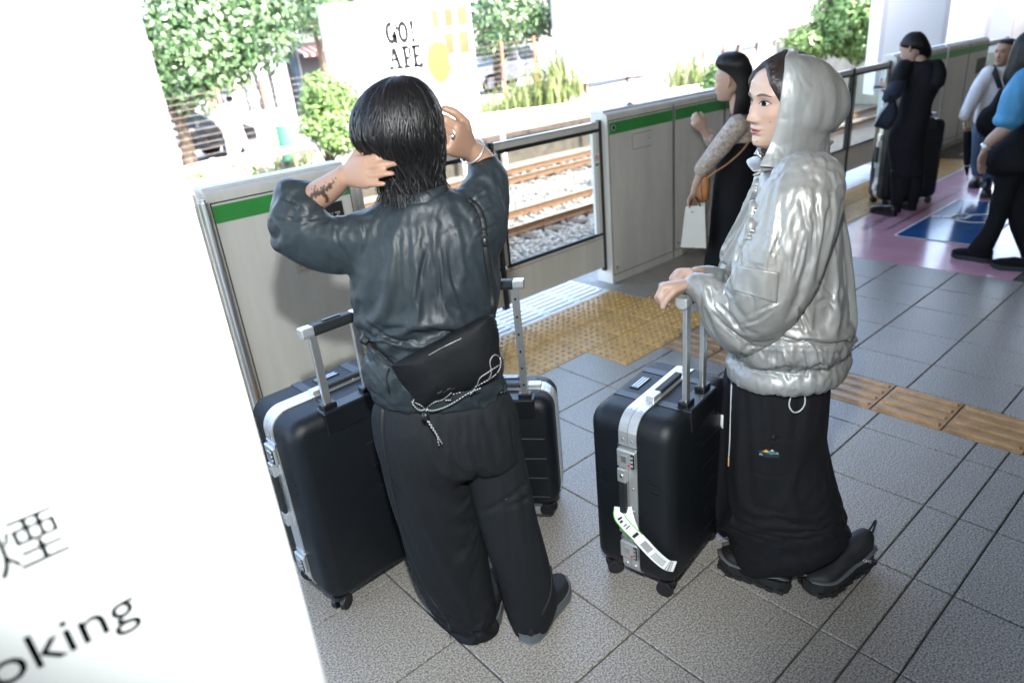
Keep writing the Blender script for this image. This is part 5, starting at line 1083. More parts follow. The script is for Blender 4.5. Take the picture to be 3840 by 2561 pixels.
# ================================================================== STANDING MAN, from behind, hands at his hair
S = Stand(-2.0, -1.83)
man = thing('person', 'person from behind in slate overshirt and wide dark trousers, hands at black hair', 'person', (-2.0, -1.83, 0))
M['slate'] = pm('slate_nylon', (.0170, .0240, .0285), .50, var=.12, vscale=26, stretch=(1, 1, .35), bump=.4, bscale=110, spec=.34)
M['trous'] = pm('charcoal_trousers', (.0110, .0130, .0155), .75, var=.08, vscale=18, bump=.4, bscale=700, spec=.2)
M['blackcloth'] = pm('black_cloth', (.006, .0065, .009), .75, var=.2, vscale=20, bump=.5, bscale=500, spec=.3)
M['piping'] = pm('black_piping', (.006, .007, .008), .6)
torso = sil(S, [(908, 470, 1030, 432, .95, .0), (858, 500, 1080, 455, .62, .0), (812, 560, 1128, 500, .60, .0), (806, 630, 1138, 580, .62, .0), (812, 690, 1130, 655, .64, .0), (828, 750, 1122, 720, .66, .0), (840, 800, 1134, 775, .66, .0), (834, 845, 1152, 825, .68, .0), (846, 885, 1160, 868, .68, .0), (862, 914, 1163, 890, .66, .0)], 60, 72, 2.3)
lsl = capsule([S(905, 530, .0), S(830, 540, .0), S(760, 548, .01), (S(690, 530, .025))], [.072, .062, .056, .052], 24, smooth=22)
lsf = capsule([S(688, 530, .025), S(668, 492, .04), S(700, 455, .06)], [.052, .05, .043], 24, smooth=16)
lb = [blob(S(668, 440, .055), .040, .035, .030), blob(S(652, 480, .045), .030, .030, .035), blob(S(705, 480, .02), .040, .03, .032), blob(S(655, 545, .03), .032, .03, .022)]
rsl = capsule([S(1075, 540, .0), S(1098, 480, .03), S(1122, 415, .075)], [.075, .070, .050], 24, smooth=22)
rsf = capsule([S(1124, 415, .075), S(1112, 388, .095)], [.048, .042], 24)
sl = [torso, lsl, lsf, *lb, rsl, rsf]
S_ax = np.array([S.r, S.n, [0, 0, 1]]); hemz = S(1010, 902)[2]
def pin_shirt(V):
    P, _ = proj(V); w = near(V, (S(968, 450, 0), .085, 1), (S(708, 458, .06), .05, 1), (S(1112, 385, .095), .055, 1)); w = np.maximum(w, .05 + .25 * np.clip((P[:, 1] - 735) / 60, 0, 1)); return w
V, F = drape_cloth(fuse(sl, .0115, 2), 18, -.12, .013, pin_shirt, .12, cut=lambda C, N: (N[:, 2] < -.75) & (C[:, 2] < hemz + .06))
V = crumple(V, F, .0009, (45, 45, 22), S_ax, 1.0, 2)
V = folds(V, F, [([(1003, 548), (1008, 640), (1015, 735)], 5, .004, .5), ([(985, 560), (965, 640), (950, 735)], 6, .004, .5), ([(1030, 560), (1040, 640), (1070, 725)], 6, .004, .5), ([(832, 735), (890, 775), (960, 800)], 5, .006, .5), ([(838, 775), (880, 815), (930, 840)], 5, .005, .5), ([(1130, 440), (1095, 455), (1075, 490)], 4, .004, .5), ([(1155, 470), (1110, 490), (1085, 520)], 4, .004, .5), ([(1158, 510), (1120, 525), (1090, 550)], 4, .004, .5), ([(780, 505), (772, 545), (790, 590)], 4, .004, .5), ([(828, 500), (838, 540), (830, 600)], 4, .004, .5), ([(870, 530), (960, 555), (1060, 520), (1150, 480)], 2.5, .002, .2), ([(640, 500), (690, 505), (740, 500)], 4, .006, .5), ([(650, 455), (680, 470), (705, 500)], 4, .007, .5)])
part(man, 'overshirt', (V, F), M['slate'])
# collar stand, cuffs, body under the clothes
col = MB(); a = np.linspace(0, 2 * math.pi, 40, endpoint=False); c0, c1_ = S(968, 462, .0), S(970, 432, .0); ux = nrm(S(1030, 440) - S(910, 468)); uy = S.n
rr = [(c0, .064, .060), (c0 * .5 + c1_ * .5, .060, .056), (c1_, .058, .053), (c1_, .054, .049), (c0, .056, .052)]
Vc = np.vstack([c + np.outer(np.cos(a) * x, ux) + np.outer(np.sin(a) * y, uy) for c, x, y in rr]); part(man, 'collar', (crumple(Vc, grid_faces(5, 40), .002, (20, 20, 20)), grid_faces(5, 40)), M['slate'])
for pts, r, nm in (([S(704, 462, .06), S(722, 448, .068)], .041, 'cuff'), ([S(1114, 392, .09), S(1108, 378, .097)], .041, 'cuff')):
    part(man, nm, tube(pts, [r * 1.02, r * .98], 24), M['piping'])
Hm = Head(S(922, 312, .022), math.atan2(S.n[1], S.n[0]) - math.pi / 2 + .45, -.12, .06, .90)
bod = [capsule([S(972, 480, .015), S(958, 430, .03), S(942, 380, .035)], [.052, .046, .046], 20), sil(S, [(910, 500, 1040, 470, .8, 0), (870, 640, 1080, 600, .6, 0), (880, 760, 1075, 740, .6, 0), (880, 960, 1140, 940, .6, 0)], 20, 24), capsule([S(985, 980), S(1010, 1150, .02), S(1070, 1370, .02)], [.07, .05, .028], 14, smooth=10), capsule([S(1110, 960), S(1155, 1150, -.02), S(1205, 1390, -.02)], [.07, .05, .028], 14, smooth=10),
       capsule([S(870, 535, .01), S(700, 528, .03), S(690, 480, .05)], [.035, .025, .026], 14), capsule([S(695, 470, .058), S(745, 440, .035), S(790, 406, .0)], [.034, .033, .0245], 16, smooth=12), capsule([S(1080, 530, .01), S(1122, 420, .08), S(1112, 388, .095)], [.035, .028, .028], 14), capsule([S(1118, 388, .095), S(1100, 362, .090), S(1080, 344, .075)], [.034, .031, .0245], 16, smooth=12)]
upv = nrm(S(900, 300) - S(905, 400))
lh = hand(S(792, 404, .0), S(860, 392, -.075) - S(792, 404, .0), upv + .1 * S.n, S.n, .90, [(.35, .45, .5), (.25, .4, .5), (.12, .3, .4), (.0, .2, .3)], spread=.05)
rh = hand(S(1080, 344, .075), S(1038, 316, .005) - S(1080, 344, .075), upv * .9 + .25 * nrm(S(1100, 300) - S(1000, 300)), S.n + .4 * S.r * -1, .98, [(.6, .75, .5), (.55, .8, .5), (.45, .7, .4), (.35, .55, .3)], spread=.04)
V, F = fuse(bod + lh + rh, .0042, 2)
kn = np.zeros(len(V)); Cm = np.tile(SKIN_M, (len(V), 1))
for q in (S(848, 372, .04), S(850, 395, .03), S(1040, 322, .06), S(1042, 345, .05)): kn += np.exp(-(np.linalg.norm(V - q, axis=1) / .022) ** 2)
Cm = Cm * (1 - np.clip(kn, 0, 1)[:, None] * np.array([.02, .14, .16]))
P_, dp = proj(V)                                                          # tattoo: a crest of dark flames round the left forearm, fine lines on the right one
tq = np.zeros(len(V))
for k in range(9):
    b0 = np.array([705 + 6.5 * k, 462 - 3.6 * k]); b1 = b0 + [3 + 1.5 * k, -20 - 4 * (k % 3)]; ab = b1 - b0; t_ = np.clip(((P_ - b0) @ ab) / (ab @ ab), 0, 1); tq = np.maximum(tq, (np.linalg.norm(P_ - b0 - t_[:, None] * ab, axis=1) < 2.6 * (1.15 - t_)) * 1.0)
r_ = np.hypot(P_[:, 0] - 731, (P_[:, 1] - 463)); tq = np.maximum(tq, ((r_ > 16) & (r_ < 25) & (P_[:, 1] < 466) & (P_[:, 0] > 700)) * 1.0)
for b0, b1 in (((1070, 372), (1078, 392)), ((1078, 392), (1092, 372)), ((1092, 372), (1100, 388))):
    b0, b1 = np.array(b0, float), np.array(b1, float); ab = b1 - b0; t_ = np.clip(((P_ - b0) @ ab) / (ab @ ab), 0, 1); tq = np.maximum(tq, (np.linalg.norm(P_ - b0 - t_[:, None] * ab, axis=1) < 1.3) * .8)
Nv = vnormals(V, F); tq *= ((Nv * (V - CAM_C)).sum(1) < 0); Cm = Cm * (1 - .86 * tq[:, None])
nb = len(V); HV = Hm(HEAD_V); V = np.vstack([V, HV]); F = F + [tuple(i + nb for i in f) for f in HEAD_F]; Cm = np.vstack([Cm, head_tint(HEAD_V, SKIN_M)])
for e in ear(Hm, 1) + ear(Hm, -1): F += [tuple(i + len(V) for i in f) for f in e[1]]; V = np.vstack([V, e[0]]); Cm = np.vstack([Cm, np.tile(SKIN_M * [1, .85, .85], (len(e[0]), 1))])
part(man, 'body', (V, F), M['skin'], tint=Cm); face_parts(man, Hm)
def nails(t, pts, m):
    for p, u, v in pts: part(t, 'fingernail', blob(p, .005, .0065, .002, ax=np.array([nrm(u), nrm(v), nrm(np.cross(u, v))]), n=6, seg=10), m)
# rings and bangle
def hoop(t, name, c, axis, r, w, m, n=28):
    axis = nrm(axis); u = nrm(np.cross(axis, [0.3, .2, 1])); v = np.cross(axis, u); a = np.linspace(0, 2 * math.pi, n); return part(t, name, tube([c + r * (math.cos(k) * u + math.sin(k) * v) for k in a], w, 7), m)
hoop(man, 'bangle', S(1084, 347, .079), S(1078, 342, .073) - S(1100, 362, .095), .034, .0022, M['silver'])
hoop(man, 'ring', S(1036, 308, .005), S(1022, 312, -.01) - S(1046, 305, .01), .0125, .002, M['silver']); part(man, 'ring_stone', blob(S(1040, 314, -.010), .005, .004, .007), M['steel'])
# hair: a full cap to the nape with locks laid over it and ragged flicked ends
cap_rows = [(902, 180, 910, 176, 1.0, .0), (866, 196, 958, 186, 1.02, .0), (836, 220, 988, 214, 1.02, .0), (816, 256, 1006, 250, 1.0, .0), (809, 292, 1013, 284, .98, .0), (815, 322, 1016, 316, .95, .0), (838, 350, 1016, 344, .85, .0), (856, 376, 1014, 370, .78, .0), (868, 398, 1012, 394, .74, .0), (876, 416, 1012, 412, .70, .0), (886, 432, 1012, 426, .66, .0)]
HC = sil(S, cap_rows, 40, 64, 2.0, True); HCV = HC[0]; rg = perlin(HCV * [26, 26, 5]) * .003 + perlin(HCV * [55, 55, 9]) * .0015; HN = vnormals(HCV, HC[1]); HCV = HCV + HN * rg[:, None]
hr = part(man, 'hair', (HCV, HC[1]), M['hair'])
def locks(V, rows, m, spec, seed, n=12):
    """thick pointed locks of hair: flattened tapering tubes that follow the cap, lift off in layers and flick out at their ends"""
    g = np.random.default_rng(seed); G = V.reshape(rows, m, 3); c = G.mean((0, 1)); q = MB()
    for r0a, r0b, ln, c0, c1, cnt, wd, lift, flick in spec:
        for _ in range(cnt):
            r0 = g.uniform(r0a, r0b); col = g.uniform(c0, c1); dr = g.normal(0, 2.0); wv = g.uniform(.3, 1.3); t = np.linspace(0, 1, n); rr = np.minimum(r0 + ln * g.uniform(.75, 1.2) * t, rows - 1.001); ex = np.maximum(r0 + ln * g.uniform(.75, 1.2) * t - (rows - 1.001), 0); cc = col + dr * t ** 1.4 + wv * np.sin(g.uniform(3.5, 6.5) * t + g.uniform(0, 6))
            i = rr.astype(int); f = (rr - i)[:, None]; j = np.floor(cc).astype(int); h = (cc - j)[:, None]; P = (G[i, j % m] * (1 - h) + G[i, (j + 1) % m] * h) * (1 - f) + (G[i + 1, j % m] * (1 - h) + G[i + 1, (j + 1) % m] * h) * f
            Nn = P - c; Nn[:, 2] *= .35; Nn /= np.linalg.norm(Nn, axis=1)[:, None]; P = P + Nn * (lift * g.uniform(.3, 1.0) * np.sin(math.pi * np.clip(t * .8 + .1, 0, 1)) + flick * g.uniform(-.2, 1) * t ** 3)[:, None] + np.outer(ex, [0, 0, -.0045]) + g.normal(0, .0012, 3)
            w = wd * g.uniform(.6, 1.35) * np.interp(t, [0, .15, .6, 1], [.35, 1, .8, .04]); V2, F2 = tube(P, np.stack([w, w * .38], 1), 6, True, 1.0, Nn[0]); q.add(V2, F2)
    return q.data()
st_ = strands(HC[0], 64, 40, 0, .0010, [(1, 38.5, 0, 64, 1500, 5, .0), (2, 38.5, 30, 66, 500, 3, .15), (0, 16, 0, 64, 260, 9, 0)], 4)
o = subpart(man, hr, 'hair_strands', st_, M['hair']); o['kind'] = 'stuff'
lk = locks(HC[0], 40, 64, [(1, 12, 22, 0, 64, 260, .0030, .006, .004), (10, 22, 18, 28, 68, 320, .0032, .009, .012), (22, 32, 14, 30, 66, 300, .0034, .010, .034), (28, 36, 15, 30, 66, 220, .0028, .008, .045), (28, 37, 16, 25, 38, 80, .0030, .010, .075), (28, 37, 15, 58, 70, 80, .0030, .010, .075), (32, 38, 16, 34, 62, 60, .0028, .004, .012)], 9)
o = subpart(man, hr, 'hair_locks', lk, M['hair']); o['kind'] = 'stuff'
# trousers
pel = sil(S, [(866, 905, 1160, 888, .66, 0), (851, 955, 1184, 935, .68, 0), (856, 1005, 1189, 985, .66, 0), (872, 1058, 1194, 1040, .6, 0)], 26, 60, 2.2)
ll = sil(S, [(858, 985, 1060, 985, .8, .01), (868, 1050, 1072, 1045, .8, .01), (888, 1120, 1092, 1105, .78, .02), (910, 1190, 1108, 1172, .76, .03), (937, 1268, 1122, 1250, .74, .03), (965, 1340, 1132, 1322, .74, .02), (1000, 1398, 1144, 1375, .8, .02), (1046, 1436, 1146, 1410, .95, .02)], 60, 52, 2.1)
rl = sil(S, [(1040, 985, 1189, 980, .8, -.01), (1064, 1050, 1198, 1040, .8, -.01), (1082, 1120, 1214, 1100, .8, -.015), (1100, 1190, 1226, 1170, .8, -.02), (1122, 1260, 1250, 1240, .8, -.02), (1146, 1330, 1269, 1310, .8, -.02), (1164, 1392, 1271, 1366, .85, -.02), (1184, 1442, 1248, 1425, 1.0, -.02)], 60, 46, 2.1)
def pin_tr(V):
    P, _ = proj(V); return np.maximum(.03 + np.clip((985 - P[:, 1]) / 60, 0, 1), .14 * np.clip((P[:, 1] - 1330) / 80, 0, 1))
def leg_half(parts): return drape_cloth(fuse(parts, .0125, 3), 18, -.065, .013, pin_tr, 1.0)
V, F = leg_half([pel, ll]); V2, F2 = leg_half([sil(S, [(1010, 905, 1162, 886, .62, -.012), (1020, 955, 1186, 935, .66, -.016), (1030, 1005, 1191, 983, .70, -.018), (1044, 1040, 1195, 1020, .74, -.018)], 24, 44), rl])
F = list(F) + [tuple(q + len(V) for q in f) for f in F2]; V = np.vstack([V, V2])
V = folds(V, F, [([(1095, 1180), (1160, 1150), (1225, 1095)], 8, .004, .2), ([(1140, 1170), (1200, 1150), (1222, 1130)], 7, .004, .2)])
tr = part(man, 'trousers', (V, F), M['trous'])
def seam(pts, r, name, m, lift=.004, parent=None, t=man, Sx=None):           # a cord laid on the seen surface
    Sx = Sx or S; P = crom(pts, 5 * len(pts)); R = [Sx(x, y, o) for x, y, o in P]; return part(t, name, tube(R, r, 6), m)
from mathutils.bvhtree import BVHTree
def drape(VF, pts, lift=.002, n=8, miss=None):
    """points of a line surveyed on the seen side, dropped onto a garment"""
    bv = BVHTree.FromPolygons([tuple(v) for v in VF[0]], VF[1]); out = []; last = None
    for x, y in crom(pts, n * len(pts)):
        d = ray(x, y); h = bv.ray_cast(Vector(CAM_C), Vector(d)); 
        
        if h[0] is not None: last = np.array(h[0]) - nrm(d) * lift; out.append(last)
        elif miss is not None: out.append(miss(x, y))
    return out
for pts in ([(878, 925), (880, 1000), (895, 1090), (918, 1190), (945, 1280), (985, 1365), (1030, 1425)], [(1262, 1290), (1266, 1330), (1262, 1370), (1245, 1410)]):
    R = drape((V, F), pts); 
    if len(R) > 3: part(man, 'piping', tube(R, [(.0045, .0015)] * len(R), 6), M['piping'])
part(man, 'pull_cord', tube([S(1028, 1428, -.1), S(1032, 1440, -.11), (S(1033, 1450, -.115))], .002, 6), M['piping'])
M['solegrey'] = pm('grey_sole', (.11, .125, .135), .6); M['solebl'] = pm('black_sole', (.012, .013, .015), .6); M['upper'] = pm('black_upper', (.010, .011, .012), .6, bump=.4, bscale=300)
w2 = lambda x, y, z=0: on_z(x, y, z)[:2]
shoe(man, 'x', w2(1113, 1456), w2(1113, 1456) + (w2(1150, 1330) - w2(1113, 1456)) * 1.0 * .26 / np.linalg.norm(w2(1150, 1330) - w2(1113, 1456)), .095, .06, M['upper'], M['solegrey'])
hR = w2(1207, 1476); tR = w2(1280, 1360); shoe(man, 's', hR, hR + (tR - hR) * .27 / np.linalg.norm(tR - hR), .10, .06, M['upper'], M['solegrey'])
p = S(1222, 1453, -.075); text('heel_print', 'PUMA'[:0] or 'oli', .016, M['white'], p, S.r, (0, 0, 1), None).parent = None
bpy.data.objects.remove(bpy.data.objects['heel_print'])
# ---- the black sling bag on his back (worn, yet a thing of its own) with its bungee cord
bag = thing('sling_bag', 'black sling bag laced with white speckled cord across the back of the slate shirt', 'bag', S(1030, 830, -.15))
def front(VF_list, x, y):
    pass
V, F = pillow(S, [(893, 838), (960, 800), (1040, 757), (1118, 718), (1142, 735), (1150, 790), (1148, 850), (1120, 880), (1060, 905), (1000, 932), (962, 942), (935, 905), (910, 870)], -.105, .062, 70, 12, .5)
V = crumple(V, F, .003, (14, 14, 14), None, .8, 3); V = folds(V, F, [([(905, 838), (1000, 795), (1120, 735)], 3, .003, .5), ([(930, 870), (1030, 830), (1140, 780)], 8, .005), ([(1010, 900), (1080, 870), (1140, 840)], 8, .004)]); BG = (V, F)
M['bagcloth'] = pm('black_ripstop', (.0045, .0055, .007), .7, var=.15, vscale=30, bump=.5, bscale=350, spec=.22); part(bag, 'pouch', BG, M['bagcloth'])
R = drape(BG, [(985, 815), (1015, 798), (1060, 776)], .002); part(bag, 'zip', tube(R, [(.0022, .001)] * len(R), 6), M['steel'])
text_o = drape(BG, [(1003, 904), (1060, 884)], .002, 3)
if len(text_o) > 2: lab = text('lettering', 'D_b_', .020, pm('faint_print', (.06, .07, .075), .6), text_o[0] - np.array(bag.location), text_o[-1] - text_o[0], nrm(S(1000, 850) - S(1003, 904)), bag)
def checked(name, t, P, r, parent=None):
    P = np.asarray(P); n = max(4, int(np.sum(np.linalg.norm(np.diff(P, axis=0), axis=1)) / .0045)); P = crom(P, n * 2); V, F = tube(P, r, 6); C = np.where(((np.arange(len(P)) // 2) % 2 == 0)[:, None], .50, .008).repeat(6, 0) * np.ones((1, 3)); return part(t, name, (V, F), M['cordm'], tint=C)
M['cordm'] = attr_mat('speckled_cord', .6)
for z in ([(945, 922), (962, 928), (985, 942), (1012, 938), (1040, 925), (1075, 903), (1105, 890)], [(950, 918), (948, 928), (968, 942), (1000, 922), (1035, 918)], [(973, 950), (990, 930), (1020, 915), (1038, 900)], [(1040, 905), (1075, 895), (1110, 878), (1135, 862), (1148, 845), (1148, 822), (1135, 815), (1125, 830), (1128, 855), (1120, 875)], [(1080, 905), (1095, 885), (1102, 868), (1120, 855), (1146, 838)]):
    R = drape(BG, z, .003, miss=lambda x, y: S(x, y, -.145))
    if len(R) > 4: checked('bungee_cord', bag, R, .0014)
part(bag, 'cord_lock', blob(S(977, 955, -.165), .010, .010, .012), M['black'])
checked('cord_tail', bag, [S(978, 960, -.165), S(990, 980, -.165), S(1003, 1000, -.16), S(1008, 1022, -.155)], .0017); checked('cord_tail', bag, [S(980, 960, -.165), S(994, 982, -.163), S(1006, 1003, -.16), S(1015, 1018, -.155)], .0017)
SH = None
for o_ in man.children:
    if o_.name.startswith('overshirt'): SH = (np.array([v.co for v in o_.data.vertices]) + np.array(man.location), [tuple(p.vertices) for p in o_.data.polygons])
R = drape(SH, [(1075, 455), (1098, 478), (1110, 515), (1113, 560), (1122, 620), (1130, 680), (1132, 730)], .004); part(bag, 'strap', tube(R, [(.0075, .0025)] * len(R), 6), M['piping'])
R = drape(SH, [(1116, 566), (1128, 620), (1133, 680), (1138, 712)], .006); part(bag, 'strap_tail', tube(R, .003, 6), M['piping']) if len(R) > 3 else None
pb = drape(SH, [(1113, 555), (1114, 568)], .006, 3)
if pb: part(bag, 'buckle', blob(pb[0], .009, .009, .014), M['black'])
R = drape(SH, [(905, 838), (880, 815), (850, 790), (832, 775)], .004); part(bag, 'strap', tube(R, [(.009, .0025)] * len(R), 6), M['piping']) if len(R) > 3 else None
R = [S(893, 838, -.13), S(886, 860, -.135), S(889, 880, -.135), S(893, 895, -.13)]; part(bag, 'strap_tail', tube(R, [(.006, .002)] * 4, 6, smooth=10), M['piping'])
# ================================================================== HOODED PERSON with the tagged case
W_ = Stand(-1.17, -2.30)
wom = thing('person', 'person in silver hooded jacket and long black skirt, looking towards the tracks', 'person', (-1.17, -2.30, 0))
M['silvercloth'] = pm('silver_nylon', (.26, .27, .27), .44, metal=.32, col2=(.22, .212, .195), vscale=7, stretch=(1, 1, .4), bump=.35, bscale=90, spec=.45)
M['skirt'] = pm('black_skirt', (.0045, .005, .0065), .8, var=.2, vscale=15, bump=.4, bscale=300, spec=.25)
HW = Head((-1.1438, -2.1994, 1.4825), 1.0896, -.0042, -.0473)
AXW = np.array([W_.r, W_.n, [0, 0, 1]])
# torso of the jacket: seen outline, sections deeper than wide on the hidden axis (she stands side on)
tor = sil(W_, [(1752, 392, 1900, 380, 1.25, .0), (1738, 420, 1922, 402, 1.5, .0), (1732, 470, 1930, 450, 1.5, .0), (1722, 540, 1941, 520, 1.45, .0), (1716, 600, 1948, 585, 1.4, .0), (1704, 660, 1952, 650, 1.35, .0), (1692, 720, 1957, 715, 1.3, .0), (1684, 765, 1958, 765, 1.25, .0), (1688, 793, 1946, 795, 1.05, .0), (1674, 818, 1948, 822, 1.1, .0), (1672, 838, 1940, 848, 1.08, .0), (1690, 846, 1920, 860, .9, .0)], 70, 84, 2.2)
sl1 = capsule([W_(1850, 432, -.13), W_(1822, 500, -.17), W_(1780, 590, -.19), W_(1738, 672, -.19), W_(1712, 722, -.18)], [.088, .098, .098, .082, .062], 28, smooth=30)
sl2 = capsule([W_(1712, 726, -.18), W_(1668, 700, -.17), W_(1625, 668, -.15), W_(1600, 655, -.14)], [.062, .058, .044, .033], 26, smooth=24)
sl3 = capsule([W_(1790, 440, .10), W_(1725, 580, .13), W_(1690, 660, .12), W_(1640, 645, .02), W_(1612, 636, -.02)], [.085, .085, .07, .045, .034], 24, smooth=24)
def pin_jk(V):
    P, _ = proj(V); w = near(V, (W_(1600, 655, -.14), .05, 1), (W_(1612, 636, -.02), .05, 1), (W_(1825, 398, -.02), .10, 1)); w = np.maximum(w, .025); el = P[:, 0] > 1668
    w = np.maximum(w, .75 * np.exp(-((P[:, 1] - 796) / 7) ** 2) * el * (np.abs(P[:, 0] - 1810) < 160)); return np.maximum(w, .8 * np.clip((P[:, 1] - 838) / 10, 0, 1) * el)
def pre_jk(V, F):
    P, _ = proj(V); low = np.clip((P[:, 1] - 770) / 25, 0, 1) * (P[:, 0] > 1672); elb = np.exp(-(((P[:, 0] - 1690) / 60) ** 2 + ((P[:, 1] - 735) / 45) ** 2)); V = crumple(V, F, .0055, (34, 34, 4), AXW, .6, 2, low); return crumple(V, F, .004, (26, 26, 18), AXW, 1.2, 2, elb)
hz_ = W_(1800, 840)[2]
V, F = drape_cloth(fuse([tor, sl3], .0105, 2), 18, -.12, .014, pin_jk, .10, cut=lambda C, N: (N[:, 2] < -.75) & (C[:, 2] < hz_ + .04), pre=pre_jk)
def pin_sl(V): return np.maximum(near(V, (W_(1600, 655, -.14), .05, 1), (W_(1850, 430, -.12), .09, 1)), .03)
V2, F2 = drape_cloth(fuse([sl1, sl2, blob(W_(1700, 762, -.175), .028, .03, .022), blob(W_(1660, 735, -.17), .035, .03, .02)], .0095, 2), 18, -.15, .016, pin_sl, .08, pre=lambda V, F: crumple(V, F, .003, (18, 18, 14), AXW, 1.2, 2))
F = list(F) + [tuple(q + len(V) for q in f) for f in F2]; V = np.vstack([V, V2])
V = crumple(V, F, .0009, (40, 40, 20), AXW, 1.2, 2)
V = folds(V, F, [([(1735, 510), (1700, 575), (1688, 605)], 3.8, 0.0042, .5), ([(1800, 520), (1772, 585), (1765, 610)], 4.5, 0.0042, .5), ([(1850, 540), (1838, 590), (1826, 640)], 4.5, 0.0054, .5), ([(1868, 450), (1880, 520), (1878, 580)], 5.2, 0.0042, .5), ([(1905, 430), (1912, 500), (1900, 560)], 6.0, 0.0030, .5), ([(1840, 450), (1850, 510), (1862, 540)], 6.0, 0.0030, .5),
              ([(1720, 650), (1730, 700), (1722, 730)], 4.5, 0.0036, .5), ([(1700, 730), (1760, 705), (1790, 690)], 3.8, 0.0036, .5), ([(1690, 748), (1740, 735), (1770, 715)], 3.8, 0.0036, .5), ([(1640, 690), (1680, 730), (1700, 760)], 5.2, 0.0042, .5), ([(1625, 700), (1650, 735), (1690, 770)], 3.8, 0.0036, .5), ([(1820, 690), (1850, 735), (1865, 770)], 4.5, 0.0048, .5), ([(1870, 640), (1895, 660), (1915, 680)], 4.5, 0.0042, .5), ([(1870, 700), (1900, 690), (1922, 715)], 6.8, 0.0048, .5), ([(1845, 690), (1835, 730), (1848, 770)], 3.8, 0.0036, .5),
              ([(1930, 560), (1935, 640), (1925, 700)], 6.8, 0.0036, .5), ([(1940, 650), (1950, 710), (1945, 760)], 4.5, 0.0036, .5), ([(1745, 800), (1758, 830), (1750, 850)], 3.8, 0.0054, .5), ([(1800, 800), (1815, 830), (1820, 860)], 3.8, 0.0060, .5), ([(1845, 800), (1855, 835), (1850, 862)], 3.8, 0.0060, .5), ([(1890, 800), (1895, 830), (1915, 850)], 3.8, 0.0060, .5), ([(1700, 800), (1705, 825), (1712, 845)], 3.0, 0.0042, .5), ([(1920, 800), (1932, 820), (1930, 840)], 3.0, 0.0048, .5), ([(1870, 790), (1880, 815), (1885, 855)], 3.0, 0.0048, .5), ([(1780, 795), (1778, 820), (1786, 852)], 3.0, 0.0048, .5),
              ([(1690, 792), (1780, 798), (1870, 800), (1948, 797)], 3.0, 0.0042, .5), ([(1675, 842), (1760, 850), (1850, 862), (1925, 858)], 2.2, 0.0024, .5), ([(1725, 540), (1760, 536), (1800, 545)], 1.9, 0.0015, .5), ([(1690, 608), (1740, 610), (1792, 622)], 1.9, 0.0021, .5), ([(1792, 622), (1788, 690)], 1.9, 0.0018, .5), ([(1682, 665), (1740, 680), (1784, 696)], 1.9, 0.0024, .5)])
jk = part(wom, 'jacket', (V, F), M['silvercloth']); JK = (V, F)
# pocket flap on the sleeve: a cloth panel with its own edge
def cloth_panel(t, name, base, quad, m, lift=.004, n=14, parent=None, th=.0025):
    A0, B0, C0, D0 = [np.array(q, float) for q in quad]; bv = BVHTree.FromPolygons([tuple(v) for v in base[0]], base[1]); G = []
    for i in range(n):
        for j in range(n):
            a, b = i / (n - 1), j / (n - 1); q = (A0 * (1 - b) + B0 * b) * (1 - a) + (D0 * (1 - b) + C0 * b) * a; d = ray(*q); h = bv.ray_cast(Vector(CAM_C), Vector(d)); G.append(np.array(h[0]) - nrm(d) * lift if h[0] is not None else (G[-1] if G else None))
    G = np.array([g if g is not None else G[-1] for g in G]); d = nrm(G.mean(0) - CAM_C); V2 = np.vstack([G, G + d * (lift + .004)]); k = n * n; F2 = [(i * n + j, (i + 1) * n + j, (i + 1) * n + j + 1, i * n + j + 1) for i in range(n - 1) for j in range(n - 1)]
    E = [i for i in range(n)] + [i * n + n - 1 for i in range(1, n)] + [(n - 1) * n + j for j in range(n - 2, -1, -1)] + [i * n for i in range(n - 2, 0, -1)]
    F2 += [(E[i], E[(i + 1) % len(E)], k + E[(i + 1) % len(E)], k + E[i]) for i in range(len(E))]
    o = part(t, name, (V2, F2), m); 
    if parent is not None: o.parent = parent
    return o
cloth_panel(wom, 'sleeve_pocket', JK, [(1692, 610), (1790, 626), (1784, 697), (1684, 667)], M['silvercloth'], .0035)
R = drape(JK, [(1742, 398), (1735, 440), (1728, 490), (1722, 530), (1720, 550)], .003)
if len(R) > 4: part(wom, 'placket', tube(R, [(.011, .006)] * len(R), 8), M['silvercloth'])
for x, y in ((1734, 484), (1728, 530)):
    R = drape(JK, [(x, y), (x, y + 1)], .010, 2)
    if R: part(wom, 'snap_button', blob(R[0], .006, .006, .006, n=6, seg=10), M['steel'])
cf = [W_(1600, 655, -.14), W_(1588, 650, -.135)]; part(wom, 'cuff', tube([W_(1606, 657, -.14), W_(1584, 649, -.135)], [.034, .030], 22), M['silvercloth'])
